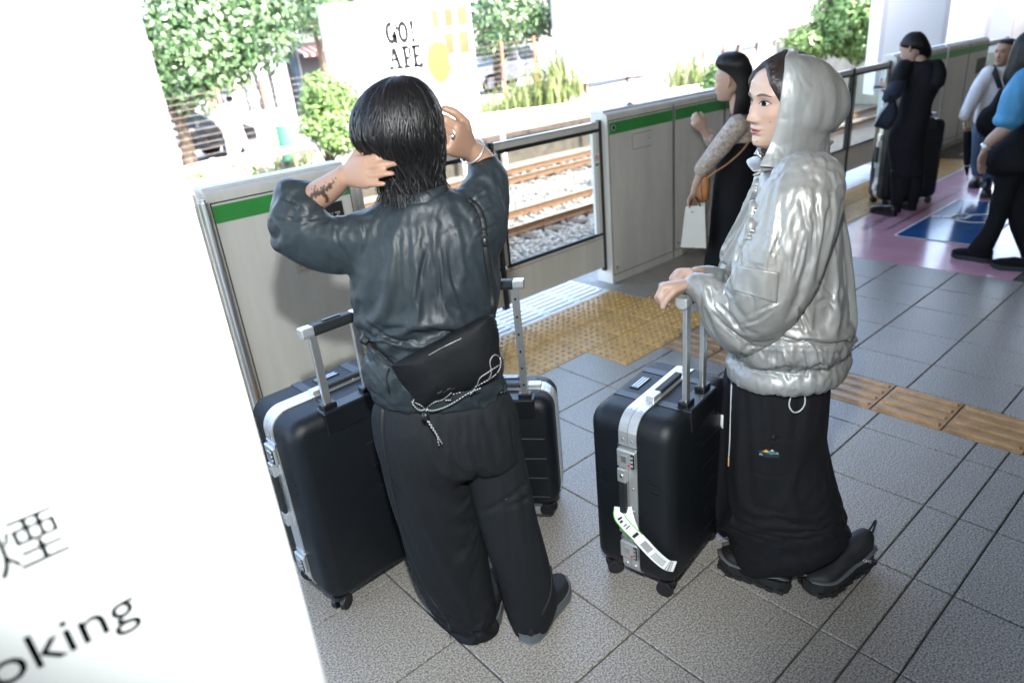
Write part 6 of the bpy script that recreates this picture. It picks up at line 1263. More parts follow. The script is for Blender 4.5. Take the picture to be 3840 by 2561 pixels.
# hood: near and far rims meet over the brow; the back hangs in a soft bag with a fold at the nape
def hood():
    rows = [  # near rim px, back px, half breadth (m), depth shift of the rim
        ((1810, 116), (1835, 121), .030, .0), ((1806, 122), (1898, 126), .060, .0), ((1803, 134), (1950, 148), .082, .0), ((1801, 155), (1985, 180), .098, .0), ((1797, 185), (2008, 216), .108, .0), ((1793, 215), (2016, 250), .112, .0), ((1789, 245), (2004, 282), .112, .0), ((1784, 275), (1978, 304), .110, .0), ((1777, 303), (1952, 314), .104, .0), ((1768, 328), (1955, 332), .100, .0), ((1758, 350), (1958, 352), .100, .0), ((1750, 366), (1948, 370), .104, .0), ((1744, 380), (1936, 388), .108, .0)]
    n, m = 128, 161; near = crom([r[0] for r in rows], n); back = crom([r[1] for r in rows], n); hb = crom([[r[2]] for r in rows], n)[:, 0]; V = []
    Fw = HW.R[:, 1]; Rt = HW.R[:, 0]
    for i in range(n):
        B = W_(*back[i], .03); d = ray(*near[i])
        # rim plane: the near rim lies hb to the subject's left of the head's middle plane
        mid = HW.o; lx = -hb[i] * .92; t = ((mid + Rt * lx - CAM_C) @ Rt) / (d @ Rt) if abs(d @ Rt) > 1e-3 else None
        Nr = CAM_C + t * d; bm = B - Rt * ((B - mid) @ Rt) * .85; fm = Nr - Rt * ((Nr - mid) @ Rt); ctr = fm * .5 + bm * .5; ax = fm - bm; L = np.linalg.norm(ax) / 2
        u = nrm(ax); w = Rt * hb[i]
        for q in np.linspace(-1, 1, m):
            a = q * math.radians(152); x = -math.cos(a); s_ = math.sin(a)
            p = ctr - u * L * math.cos(a) * (1.0) + w * np.sign(s_) * abs(s_) ** .8 * 1.0 * (1.0 if abs(q) < .8 else 1.0)
            V.append(p)
        row = np.array(V[-m:]); # carry both rims forward to the measured rim
        tt = np.abs(np.linspace(-1, 1, m)); k = np.clip((tt - .45) / .55, 0, 1) ** 1.3; tgtN = Nr; tgtF = fm + Rt * min(hb[i] * .80, .084) - u * (.075 + .03 * i / n)
        left = np.linspace(-1, 1, m) < 0; dN = tgtN - row[0]; dF = tgtF - row[-1]
        V[-m:] = list(row + np.where(left[:, None], dN, dF) * k[:, None])
    V = np.array(V); F = grid_faces(n, m, False); a = n * m; top = V[:m].mean(0); V = np.vstack([V, top + V3(0, 0, .004)]); F += [(j, j + 1, a) for j in range(m - 1)]
    return V, F
V, F = hood()
V = crumple(V, F, .006, (6, 6, 3.5), AXW, 1.0, 2); V = crumple(V, F, .0014, (26, 26, 12), AXW, 1.0, 2)
V = folds(V, F, [([(1826, 168), (1830, 230), (1842, 280), (1868, 345), (1884, 358)], 3.2, .014, .6), ([(1926, 306), (1900, 330), (1880, 354)], 4, .012, .7), ([(1882, 356), (1910, 354), (1945, 362)], 3.5, .012, .7), ([(1870, 150), (1915, 205), (1925, 265)], 9, .008, .5), ([(1850, 190), (1872, 260), (1896, 325)], 9, .007, .5), ([(1800, 240), (1815, 290), (1835, 330)], 8, .005, .5), ([(1945, 180), (1958, 235), (1935, 290)], 7, .008, .6), ([(1810, 130), (1850, 136), (1910, 160)], 5, .006, .5), ([(1775, 330), (1820, 352), (1870, 368)], 7, .005, .5), ([(1935, 340), (1905, 364), (1885, 380)], 5, .009, .6), ([(1905, 250), (1915, 290), (1905, 315)], 5, .007, .5), ([(1958, 300), (1930, 318), (1915, 345)], 4, .010, .6)])
hd = part(wom, 'hood', (V, F), M['silvercloth']); so = hd.modifiers.new('thick', 'SOLIDIFY'); so.thickness = .0035; so.offset = 1 if False else -1
# stand collar with strap under the chin
R = [HW(p)[0] for p in ((-.075, .03, -.155), (-.045, .075, -.148), (.0, .088, -.145), (.04, .08, -.15), (.07, .03, -.155))]
colr = [W_(1752, 392, -.06), W_(1740, 378, -.02), W_(1738, 368, .03), W_(1748, 362, .08)]; part(wom, 'stand_collar', tube(colr, [(.026, .004)] * 4, 10, smooth=14, up=V3(0, 0, 1)), M['silvercloth'])
part(wom, 'collar_tab', tube([W_(1748, 360, -.05), W_(1742, 346, -.03)], [(.006, .0025)] * 2, 6), M['steel']); part(wom, 'snap_button', blob(W_(1752, 355, -.06), .006, .006, .006, n=6, seg=10), M['black'])
part(wom, 'collar_cord', tube([W_(1752, 392, -.08), W_(1742, 398, -.085), W_(1730, 404, -.085)], .0035, 7), M['silvercloth'])
# body: face, neck, arms and hands in one figure
nk = [capsule([HW((.0, -.02, -.06))[0], HW((.0, -.02, -.14))[0], W_(1815, 420, -.01)], [.052, .050, .06], 20), sil(W_, [(1770, 430, 1890, 420, 1.2, 0), (1745, 600, 1900, 590, 1.0, 0), (1740, 760, 1880, 760, 1.0, 0), (1720, 900, 1860, 900, 1.0, 0)], 16, 24), capsule([W_(1850, 440, -.12), W_(1735, 690, -.18)], [.045, .04], 12), capsule([W_(1735, 695, -.18), W_(1640, 675, -.155), W_(1588, 651, -.137)], [.038, .03, .024], 14, smooth=8), capsule([W_(1700, 660, .1), W_(1612, 636, -.02), W_(1600, 630, -.05)], [.035, .026, .024], 14), capsule([W_(1800, 900), W_(1790, 1280)], [.08, .05], 12)]
lh = hand(W_(1590, 652, -.137), W_(1556, 655, -.150) - W_(1590, 652, -.137), V3(0, 0, 1) * .25 - W_.n + .1 * W_.r, V3(0, 0, -1), .92, [(1.0, 1.1, .8), (1.05, 1.1, .8), (1.1, 1.1, .8), (1.1, 1.1, .8)], (.5, .9, .7), .35, .03)
rh = hand(W_(1612, 636, -.02), W_(1585, 628, -.06) - W_(1612, 636, -.02), V3(0, 0, .2) - W_.n * .3 - W_.r * .5, V3(0, 0, -1), .9, [(.9, 1.1, .8)] * 4, (.5, .9, .7), .35, .03)
V, F = fuse(nk + lh + rh, .0045, 2); Cm = np.tile(SKIN * .98, (len(V), 1)); nb = len(V)
V = np.vstack([V, HW(HEAD_V)]); F = F + [tuple(i + nb for i in f) for f in HEAD_F]; Cm = np.vstack([Cm, head_tint(HEAD_V, SKIN * [1.06, 1.12, 1.14])])
for x, z, r in ((-.045, -.045, .0011), (-.012, -.096, .0013)):                                   # two small moles
    y = face_y(x, z); d = np.linalg.norm(HEAD_V - [x, y, z], axis=1); 
    for i in np.argsort(d)[:1]: Cm[nb + i] *= .45
part(wom, 'body', (V, F), M['skin'], tint=Cm); face_parts(wom, HW, gaze=(.0012, -.0005), open_=.0066)
for x, z, r in ((-.046, -.044, .0010), (-.012, -.097, .0013)):
    a = np.linspace(0, 6.28, 9)[:-1]; part(wom, 'mole', HW.patch([(x + r * math.cos(k), z + r * math.sin(k)) for k in a], .0006), M['lash'])
# hair: parted in front, sweeping under the hood edge
def hairshell(H, lift, z0, yb=-.12, ex=2.3, n=30, m=64):
    V = []; zs = np.linspace(z0, .122, n)
    for z in zs:
        zz = min(z, .112); w = np.interp(zz, _hz, _hw) + lift; yf = np.interp(zz, _hz, _yf) + lift; yb_ = np.interp(zz, _hz, _yb) - lift; sc = 1 if z < .112 else .5
        a = np.linspace(0, 2 * math.pi, m, endpoint=False); x = w * sc * np.sin(a); y = np.where(np.cos(a) > 0, (yf + .005) * sc * np.cos(a) - .005, (yb_ + .005) * sc * np.abs(np.cos(a)) - .005); V.append(np.stack([x, y, np.full(m, z)], 1))
    return np.vstack(V), n, m
Q, n_, m_ = hairshell(HW, .009, -.02)
# keep the face open: hairline rises over the forehead, falls at the temples
def hairline(a):                                                        # a: angle from the front (0) round the head
    a = np.abs(a); return np.interp(a, [0, .22, .48, .74, 1.0, 1.35, 3.2], [.084, .077, .058, .030, -.006, -.06, -.10])
def open_front(Q, n, m, H, hl, z1=.122):
    V = []
    for j in range(m):
        a = 2 * math.pi * j / m; a = a if a <= math.pi else a - 2 * math.pi; zb = hl(a)
        for i in range(n):
            z = zb + (z1 - zb) * i / (n - 1); zz = min(z, .1135); lf = .008 * min(1, .25 + 3 * i / n); w = np.interp(zz, _hz, _hw) + lf; yf = np.interp(zz, _hz, _yf) + lf; yb_ = np.interp(zz, _hz, _yb) - lf * 1.4
            k = 1 if z < .1135 else max(.0, 1 - ((z - .1135) / (z1 - .1135)) ** 2) ** .5 * .9 + .1
            V.append((w * k * np.sign(math.sin(a)) * abs(math.sin(a)) ** .87, ((yf + .005) if math.cos(a) > 0 else (yb_ + .005)) * k * (abs(math.cos(a)) ** .87) * (1 if math.cos(a) > 0 else 1) - .005, z))
    V = np.array(V).reshape(m, n, 3).transpose(1, 0, 2)[::-1]; return V.reshape(-1, 3)
Q = open_front(Q, 34, 64, HW, hairline); QW = HW(Q); FF = [f[::-1] for f in grid_faces(34, 64)]
hr = part(wom, 'hair', (QW, FF), M['hairb'])
o = subpart(wom, hr, 'hair_locks', strands(QW, 64, 34, 0, .0011, [(1, 33, 0, 64, 1100, 3, 0)], 8, lift=.002), M['hairb']); o['kind'] = 'stuff'
# loose strands swept across the temple
LK = []
g = np.random.default_rng(3)
for k in range(26):
    a = g.uniform(0, 1); P = [(-.004 - .010 * a, .0, .100 - .012 * a), (-.030 - .012 * a, .0, .079 - .014 * a), (-.052 - .008 * a, .0, .052 - .016 * a), (-.0655 - .003 * a, .0, .022 - .020 * a)]
    P = [(x, float(face_y(x, z, True)) + .004 + .002 * g.random(), z) for x, _, z in P]; LK.append(tube(HW(crom(P, 14)), [(.0016 * q, .0005) for q in np.interp(np.linspace(0, 1, 14), [0, .3, 1], [.8, 1, .3])], 5))
q = MB(); [q.add(*l) for l in LK]; o = subpart(wom, hr, 'side_lock', q.data(), M['hairb']); o['kind'] = 'stuff'
# long black skirt: near panel to the ankle, far panel shorter in the picture
sk1 = sil(W_, [(1690, 825, 1918, 838, .95, -.02), (1682, 870, 1908, 880, .95, -.02), (1670, 950, 1896, 958, .9, -.02), (1667, 1010, 1893, 1010, .85, -.02), (1669, 1080, 1912, 1070, .8, -.02), (1672, 1150, 1930, 1130, .75, -.02), (1675, 1220, 1944, 1195, .72, -.02), (1676, 1270, 1948, 1228, .7, -.02), (1680, 1296, 1905, 1270, .6, -.02)], 70, 72, 2.3)
sk2 = sil(W_, [(1668, 830, 1840, 835, .8, .08), (1652, 900, 1830, 900, .8, .09), (1641, 970, 1820, 970, .8, .10), (1640, 1050, 1820, 1050, .8, .10), (1643, 1130, 1830, 1130, .8, .10), (1648, 1196, 1840, 1196, .8, .10)], 50, 60, 2.4)
def pin_sk(V):
    P, _ = proj(V); return np.maximum(.10 + np.clip((900 - P[:, 1]) / 40, 0, 1), .45 * np.clip((P[:, 1] - 1200) / 40, 0, 1))
V, F = drape_cloth(fuse([sk1, sk2], .0135, 3), 18, -.06, .012, pin_sk, .6)
V = folds(V, F, [([(1740, 1000), (1790, 1012), (1850, 1000)], 2.5, .003, .4), ([(1705, 1070), (1770, 1095), (1840, 1085)], 3, .003, .4)])
part(wom, 'skirt', (V, F), M['skirt']); SKT = (V, F)
bv = drape(SKT, [(1776, 1003), (1777, 1004)], .001, 2)
if bv: part(wom, 'snap_button', blob(bv[0], .008, .008, .008, n=6, seg=12), M['blackcloth'])
# embroidered badge: hills over a line of letters
M['badgeY'] = pm('badge_yellow', (.62, .33, .04), .7); M['badgeT'] = pm('badge_teal', (.06, .16, .16), .7); M['badgeW'] = pm('badge_white', (.7, .7, .72), .7); M['badgeB'] = pm('badge_ground', (.004, .015, .022), .7)
d0 = lambda c: ((2780 + .10208 * c[0]) / 1.63333, (1640 + .10208 * c[1]) / 1.63333)
def onskirt(x, y, lift): 
    r = drape(SKT, [(x, y), (x + .01, y)], lift, 1); return r[0] if r else W_(x, y, -.14)
def badge(name, pts, m, lift, parent=None): 
    P = [onskirt(*d0(p), lift) for p in pts]; o = part(wom, name, (P, [tuple(range(len(P)))[::-1]]), m, False); 
    if parent is not None: o.parent = parent
    return o
bg = badge('badge', [(640, 470), (900, 425), (1160, 430), (1400, 560), (1390, 750), (980, 740), (640, 660)], M['badgeB'], .0025)
for pts, m in (([(735, 520), (830, 490), (905, 440), (960, 480), (1020, 515), (960, 545), (850, 525)], 'badgeY'), ([(800, 540), (1000, 530), (1050, 500), (1190, 505), (1270, 580), (1390, 610), (1330, 635), (1200, 605), (1130, 640), (960, 590)], 'badgeT'), ([(1045, 500), (1145, 445), (1190, 510), (1120, 495)], 'badgeW'), ([(1260, 570), (1320, 550), (1385, 605), (1330, 595)], 'badgeY')): badge('badge_hill', pts, M[m], .004, bg)
pa, pb = onskirt(*d0((665, 640)), .004), onskirt(*d0((1345, 715)), .004); L = np.linalg.norm(pb - pa)
tx = text('badge_lettering', 'FILTERSITE'[:0] or 'FILTERSITO', L / 6.6, M['badgeW'], pa - np.array(wom.location), pb - pa, onskirt(*d0((660, 500)), .004) - onskirt(*d0((665, 640)), .004), bg, sx=1.08)
cloth_panel(wom, 'care_label', SKT, [(1652, 950), (1661, 953), (1660, 984), (1650, 978)], M['badgeW'], .003, 4)
for P, nm in (([(1681, 850), (1679, 900), (1677, 960), (1675, 1020), (1673, 1050)], 'drawcord'), ([(1832, 878), (1818, 905), (1812, 930), (1822, 946), (1838, 942), (1848, 925), (1846, 900), (1836, 878)], 'cord_loop')):
    R = drape(SKT, P, .008); part(wom, nm, tube(R, .0022, 6), M['greyedge'])
R = drape(SKT, [(1673, 1050), (1672.6, 1070)], .008, 4); part(wom, 'cord_tip', tube(R, .0025, 6), pm('copper_tip', (.55, .3, .15), .4))
# chunky black trainers
M['soledk'] = pm('dark_sole', (.010, .011, .012), .6); M['greytrim'] = pm('grey_trim', (.085, .09, .095), .7, var=.2, vscale=200)
def trainer(heel, toe, zh, zt=0):
    shoe(wom, 't', heel, toe, .098, .065, M['upper'], M['soledk'], .040, zh, zt, 7, .085)
    h_ = np.array([heel[0], heel[1], 0.0]); t_ = np.array([toe[0], toe[1], 0.0]); u = nrm(t_ - h_); L = np.linalg.norm(t_ - h_); s = V3(-u[1], u[0], 0)
    for sg in (-1, 1):
        P = [h_ + u * L * a + s * sg * (.0495 * np.interp(a, [0, .06, .2, .4, .6, .78, .92, 1], [.35, .64, .79, .73, .9, 1.0, .80, .3])) + V3(0, 0, .050 + zh * (1 - a) ** 1.5 + zt * a + .012 * max(0, a - .75) / .25 + .012 * math.exp(-((a - .12) / .1) ** 2)) for a in np.linspace(.0, 1, 18)]; part(wom, 'grey_trim', tube(P, [(.009, .003)] * 18, 6, up=V3(0, 0, 1)), M['greytrim'])
    P = [h_ + u * (.012) + V3(0, 0, zh + .105), h_ - u * .004 + V3(0, 0, zh + .125), h_ - u * .012 + V3(0, 0, zh + .135), h_ - u * .016 + V3(0, 0, zh + .118), h_ - u * .008 + V3(0, 0, zh + .09)]; lp = part(wom, 'heel_loop', tube(P, [(.007, .002)] * 5, 6, smooth=14, up=s), M['upper']); subpart(wom, lp, 'reflective_strip', tube([p + s * .000 - u * .0022 for p in P], [(.0022, .0006)] * 5, 5, smooth=12, up=s), M['white'])
    a = h_ + u * L * .50 + V3(0, 0, .112 + zh * .35); b_ = h_ + u * L * .74 + V3(0, 0, .088 + zh * .13); part(wom, 'lace_strip', tube([a, (a + b_) / 2 + V3(0, 0, .006), b_], [(.005, .003)] * 3, 6, smooth=8), M['upper']); part(wom, 'lace_fleck', tube([a + V3(0, 0, .006), (a * .6 + b_ * .4) + V3(0, 0, .0095)], [(.002, .001)] * 2, 5), M['white'])
trainer(w2(1812, 1352), w2(1655, 1288), .0)
trainer(w2(1990, 1290), w2(1852, 1362), .028, .0)
for i, (x, y, z) in enumerate(((1983, 1232, .10),)):
    p = at_d(1983, 1236, np.linalg.norm(on_z(1990, 1290) - CAM_C) * .955 * .93)
# small pale logo on the lifted heel
hp = on_z(1978, 1262, .075); text('heel_print', 'QC', .018, M['white'], hp - np.array(wom.location) - W_.n * .055, W_.r, nrm(V3(0, 0, 1) - .3 * W_.n), wom)
# ================================================================== OTHER PASSENGERS
M['lace'] = pm('lace_sleeve', (.50, .42, .36), .7, col2=(.20, .15, .12), vscale=55, detail=3, bump=.6, bscale=160); M['tan'] = pm('tan_leather', (.40, .17, .06), .45, var=.12, vscale=12, bump=.3, bscale=120); M['kraft'] = pm('white_paper_bag', (.62, .60, .54), .7, var=.03)
M['navycoat'] = pm('black_coat', (.0045, .005, .008), .75, var=.2, vscale=12, bump=.4, bscale=250, spec=.25); M['navy'] = pm('navy_knit', (.009, .013, .026), .8, bump=.6, bscale=220); M['shirtw'] = pm('white_blouse', (.60, .58, .60), .75, var=.05, vscale=10); M['denim'] = pm('blue_denim', (.055, .095, .16), .8, var=.25, vscale=60); M['bluetop'] = pm('blue_blouse', (.045, .20, .36), .75, var=.08, vscale=10); M['blk'] = pm('black_dress', (.0035, .0037, .005), .8, var=.2, vscale=10, spec=.2)
M['shoebl'] = pm('black_leather', (.010, .010, .011), .3)
def garment(t, name, parts, m, vox=.012, amp=.004, fr=(8, 8, 3), S=None, fl=None, sm=2):
    V, F = fuse(parts, vox, sm); ax = None if S is None else np.array([S.r, S.n, [0, 0, 1]]); V = crumple(V, F, amp, fr, ax, .8, 2)
    if fl: V = folds(V, F, fl)
    part(t, name, (V, F), m); return V, F
def figure(t, parts, tone, head=None, vox=.009, fine=True):
    V, F = fuse(parts, vox, 2); Cm = np.tile(tone, (len(V), 1))
    if head is not None:
        n = len(V); V = np.vstack([V, head(HEAD_V)]); F = F + [tuple(i + n for i in f) for f in HEAD_F]; Cm = np.vstack([Cm, head_tint(HEAD_V, tone)])
        for e in ear(head, 1) + ear(head, -1): k = len(V); V = np.vstack([V, e[0]]); F = F + [tuple(i + k for i in f) for f in e[1]]; Cm = np.vstack([Cm, np.tile(tone * [1, .82, .8], (len(e[0]), 1))])
    part(t, 'body', (V, F), M['skin'], tint=Cm)
    if head is not None: face_parts(t, head)
def pxhead(S, x, y, off, az_deg, pitch=0.0, roll=0.0, k=1.0):
    """head centred on a sight line; az: 0 faces straight away from the lens, +90 faces left in the photograph, 180 towards the lens"""
    return Head(S(x, y, off), math.atan2(S.n[1], S.n[0]) - math.pi / 2 + math.radians(az_deg), pitch, roll, k)
def hairdo(t, parts, rows, seg, spec, seed, m=None, vox=None):
    V, F = parts; hr = part(t, 'hair', (V, F), m or M['hair']); o = subpart(t, hr, 'hair_locks', strands(V, seg, rows, 0, .0016, spec, seed, lift=.004), m or M['hair']); o['kind'] = 'stuff'
# ---- lace sleeved passenger by the gate
S1 = Stand(1.02, -.63); lace = thing('person', 'person with straight black hair in black dress and sheer lace sleeves by the gate', 'person', (1.02, -.63, 0))
H1 = pxhead(S1, 1676, 186, .0, 70, -.05, 0.0, .98)
figure(lace, [capsule([S1(1692, 222, .0), S1(1700, 275, .0)], [.05, .055], 16), sil(S1, [(1672, 290, 1738, 290, 1.0, 0), (1660, 400, 1730, 400, .9, 0), (1650, 500, 1730, 500, .9, 0)], 14, 20), capsule([S1(1690, 285, -.12), S1(1645, 345, -.14), S1(1614, 392, -.13), S1(1598, 425, -.13), S1(1594, 440, -.13)], [.045, .04, .034, .027, .022], 14, smooth=12), capsule([S1(1690, 300, .12), S1(1660, 340, .14), S1(1625, 310, .05), S1(1617, 300, .03)], [.045, .04, .03, .024], 14, smooth=10), capsule([S1(1665, 560), S1(1650, 650)], [.05, .03], 10), capsule([S1(1700, 560), S1(1685, 650)], [.05, .03], 10)]
       + hand(S1(1594, 440, -.13), S1(1591, 465, -.13) - S1(1594, 440, -.13), -S1.r * .6 - S1.n * .5, S1.r, .95, [(.4, .7, .5)] * 4) + hand(S1(1617, 300, .03), S1(1603, 284, .0) - S1(1617, 300, .03), V3(0, 0, 1) - S1.n * .3, S1.n * .4 - S1.r, .95, [(.5, .9, .6), (.6, .9, .6), (.7, .9, .6), (.8, .9, .6)]), SKIN * [1.0, .98, .95], H1)
garment(lace, 'dress', [sil(S1, [(1672, 322, 1737, 318, 1.25, 0), (1655, 360, 1738, 360, 1.25, 0), (1642, 405, 1738, 405, 1.2, 0), (1634, 480, 1740, 480, 1.2, 0), (1628, 550, 1742, 550, 1.2, 0), (1618, 600, 1745, 600, 1.2, 0), (1610, 650, 1748, 645, 1.2, 0)], 40, 50)], M['blk'], .012, .006, (7, 7, 1.5), S1)
V, F = fuse([capsule([S1(1694, 288, -.11), S1(1652, 340, -.15), S1(1612, 388, -.14)], [.062, .058, .045], 18, smooth=14), sil(S1, [(1682, 268, 1728, 262, 1.2, 0), (1672, 300, 1738, 296, 1.25, 0), (1668, 325, 1737, 322, 1.25, 0)], 14, 30), capsule([S1(1690, 300, .11), S1(1655, 345, .15), S1(1628, 315, .06)], [.055, .05, .036], 14, smooth=10)], .010, 2); V = crumple(V, F, .004, (20, 20, 14), None, 1, 2); part(lace, 'lace_top', (V, F), M['lace'])
part(lace, 'collar_band', tube([S1(1682, 266, -.06), S1(1705, 262, -.075), S1(1728, 258, -.05)], [(.012, .004)] * 3, 8, smooth=10, up=V3(0, 0, 1)), M['blk'])
hq = sil(S1, [(1672, 119, 1690, 119, 1.0, 0), (1652, 130, 1712, 128, 1.0, 0), (1643, 146, 1722, 146, .95, 0), (1652, 160, 1726, 160, .95, .0), (1666, 176, 1726, 178, 1.1, .0), (1683, 194, 1726, 196, 1.5, .0), (1686, 216, 1725, 216, 1.6, .0), (1683, 240, 1724, 238, 1.5, .0), (1680, 260, 1720, 256, 1.2, .0)], 34, 48)
hairdo(lace, hq, 34, 48, [(0, 33.5, 0, 48, 700, 2, .15)], 31)
tb = thing('shoulder_bag', 'small tan leather shoulder bag on a slim strap against the black dress', 'bag', S1(1615, 435, -.12))
part(tb, 'bag_body', pillow(S1, [(1606, 402), (1620, 396), (1630, 410), (1629, 440), (1624, 462), (1604, 464), (1596, 445), (1600, 420)], -.10, .05, 50, 8, .6), M['tan']); part(tb, 'strap', tube([S1(1722, 322, -.16), S1(1700, 350, -.175), S1(1668, 378, -.18), S1(1640, 396, -.18), S1(1622, 410, -.16)], [(.011, .003)] * 5, 6, smooth=20, up=V3(0, 0, 1)), M['tan'])
part(tb, 'flap_seam', tube([S1(1612, 404, -.155), S1(1610, 430, -.16), S1(1613, 460, -.15)], .002, 5, smooth=10), M['blk'])
pb_ = thing('paper_bag', 'white paper carrier bag hanging from the hand beside the black dress', 'paper bag', S1(1592, 570, -.15))
f0 = lambda x, y, o: S1(x, y, o)
A4 = [f0(1574, 474, -.18), f0(1618, 472, -.18), f0(1621, 570, -.20), f0(1563, 568, -.20)]; B4 = [f0(1584, 462, -.06), f0(1622, 460, -.06), f0(1622, 552, -.04), f0(1572, 552, -.04)]
q = MB(); q.add(A4 + B4, [(0, 1, 2, 3), (5, 4, 7, 6), (1, 5, 6, 2), (4, 0, 3, 7), (3, 2, 6, 7)]); part(pb_, 'bag_paper', q.data(), M['kraft'], False)
part(pb_, 'bag_handle', tube([f0(1583, 474, -.185), f0(1590, 458, -.15), f0(1594, 452, -.14), f0(1601, 458, -.15), f0(1608, 474, -.185)], .004, 6, smooth=14), M['blk']); q = MB(); q.quad(f0(1584, 484, -.181), f0(1598, 483, -.181), f0(1596, 550, -.199), f0(1570, 562, -.2))
# ---- passenger all in black at the phone, with suitcase
S2 = Stand(3.52, -.81); bk = thing('person', 'person all in black with a phone, tote on the arm, waiting by the far gate', 'person', (3.52, -.81, 0))
r2 = lambda x, y: ((3200 + .28058 * x) / 1.63333, .28058 * y / 1.63333); q6 = lambda x, y: ((3150 + .4463 * x) / 1.63333, (350 + .4463 * y) / 1.63333)
H2 = pxhead(S2, *r2(790, 640), .0, 62, -.35, 0, 1.0)
def R2(rows, f=r2): return [(*f(a, b), *f(c, d), q, o) for a, b, c, d, q, o in rows]
W1 = S2(*r2(470, 1215), -.10)
figure(bk, [capsule([S2(*r2(880, 780), 0), S2(*r2(890, 860), 0)], [.055, .06], 14), sil(S2, R2([(700, 900, 1080, 900, .8, 0), (680, 1300, 1050, 1300, .8, 0)]) , 10, 16), capsule([S2(*r2(640, 960), -.08), S2(*r2(590, 1130), -.12), S2(*r2(520, 1260), -.14), S2(*r2(462, 1225), -.12)], [.05, .045, .035, .026], 12, smooth=10), capsule([S2(*q6(500, 600)), S2(*q6(472, 960))], [.04, .028], 10), capsule([S2(*q6(630, 600), .03), S2(*q6(608, 950), .045)], [.04, .028], 10)]
       + hand(S2(*r2(470, 1230), -.12), S2(*r2(415, 1190), -.10) - S2(*r2(470, 1230), -.12), V3(0, 0, 1) - .5 * S2.n, V3(0, 0, 1) - S2.r * .2, .95, [(.4, .7, .4)] * 4), SKIN, H2, .012)
garment(bk, 'coat', [sil(S2, R2([(770, 830, 990, 800, .8, 0), (640, 890, 1120, 850, .62, 0), (590, 980, 1170, 960, .6, 0), (640, 1080, 1200, 1040, .6, 0), (660, 1200, 1150, 1180, .62, 0), (640, 1300, 1090, 1290, .65, 0), (610, 1420, 1050, 1400, .68, 0), (590, 1560, 1030, 1540, .7, 0)]) + [(*q6(412, 340), *q6(735, 330), .7, 0), (*q6(408, 480), *q6(712, 470), .7, 0), (*q6(425, 600), *q6(708, 600), .7, 0), (*q6(440, 700), *q6(705, 700), .7, 0)], 60, 50),
     capsule([S2(*r2(680, 910), -.06), S2(*r2(620, 1010), -.10), S2(*r2(590, 1080), -.11)], [.060, .062, .055], 16, smooth=10), capsule([S2(*r2(1090, 900), .0), S2(*r2(1125, 1010), -.02), S2(*r2(1120, 1110), -.05)], [.058, .06, .05], 16, smooth=10)], M['navycoat'], .012, .006, (8, 8, 2), S2)
garment(bk, 'trousers', [sil(S2, [(*q6(420, 640), *q6(600, 640), .8, 0), (*q6(430, 800), *q6(590, 800), .8, 0), (*q6(432, 930), *q6(520, 930), .9, 0), (*q6(425, 1000), *q6(510, 1000), .9, 0)], 24, 30), sil(S2, [(*q6(540, 640), *q6(705, 640), .8, .02), (*q6(560, 800), *q6(690, 800), .8, .03), (*q6(575, 930), *q6(645, 930), .9, .04), (*q6(580, 985), *q6(640, 985), .9, .05)], 24, 30)], M['navycoat'], .012, .004, (8, 8, 2), S2)
garment(bk, 'arm_sleeve', [capsule([S2(*r2(600, 1110), -.11), S2(*r2(530, 1240), -.14), S2(*r2(480, 1290), -.13), S2(*r2(462, 1255), -.12)], [.062, .066, .058, .036], 16, smooth=14)], M['navy'], .011, .003, (20, 20, 20))
hq = sil(S2, R2([(800, 428, 880, 425, 1.0, 0), (715, 470, 940, 465, 1.0, 0), (660, 540, 985, 530, 1.0, 0), (625, 610, 1015, 600, .95, 0), (690, 660, 1035, 660, .9, .01), (745, 710, 1038, 710, .85, .02), (740, 760, 1020, 765, .8, .02), (720, 800, 960, 810, .7, .02)]), 30, 44)
hairdo(bk, hq, 30, 44, [(0, 29.5, 0, 44, 500, 2, .2)], 32)
for hx, hy, tx_, ty_ in ((2055, 497, 2008, 487), (2098, 484, 2062, 474)): shoe(bk, 's', w2(hx, hy), w2(hx, hy) + (w2(tx_, ty_) - w2(hx, hy)) * .26 / np.linalg.norm(w2(tx_, ty_) - w2(hx, hy)), .10, .06, M['shoebl'], M['solebl'])
ph = thing('phone', 'pale phone held up by the passenger in black', 'phone', S2(*r2(365, 1178), -.12)); q = MB(); c = S2(*r2(365, 1175), -.11); q.obox(c, S2.r * .06, nrm(S2.n + V3(0, 0, .35)) * .035, nrm(np.cross(S2.r, nrm(S2.n + V3(0, 0, .35)))) * .005); part(ph, 'case', q.data(), M['white'], False, bevel=.003); q = MB(); q.obox(c + V3(0, 0, .006), S2.r * .052, nrm(S2.n + V3(0, 0, .35)) * .03, V3(0, 0, .0006)); part(ph, 'screen', q.data(), M['inkblack'], False)
tt = thing('tote_bag', 'dark pale-sided tote bag hanging from the bent arm of the passenger in black', 'bag', S2(*q6(370, 280), -.15))
part(tt, 'bag_body', pillow(S2, [q6(*p) for p in ((470, 60), (490, 160), (450, 260), (400, 308), (330, 295), (285, 268), (340, 170), (400, 90))], -.14, .07, 50, 8, .6), M['navy']); part(tt, 'pale_side', pillow(S2, [q6(*p) for p in ((395, 75), (405, 95), (345, 170), (295, 262), (288, 250), (330, 150))], -.20, .015, 30, 5), M['greyedge'])
part(tt, 'bag_strap', tube([S2(*q6(420, 90), -.2), S2(*q6(400, 20), -.22), S2(*r2(500, 1300), -.21)], [(.012, .004)] * 3, 6, smooth=8), M['navy'])
M['case2'] = pm('far_case_shell', (.010, .012, .016), .35, spec=.5)
cpos = on_z(2085, 474)[:2]; cc = suitcase('glossy dark suitcase standing behind the passenger in black', (cpos[0] + .12, cpos[1] + .12), math.radians(-40), .50, .70, .30, .80, 0)
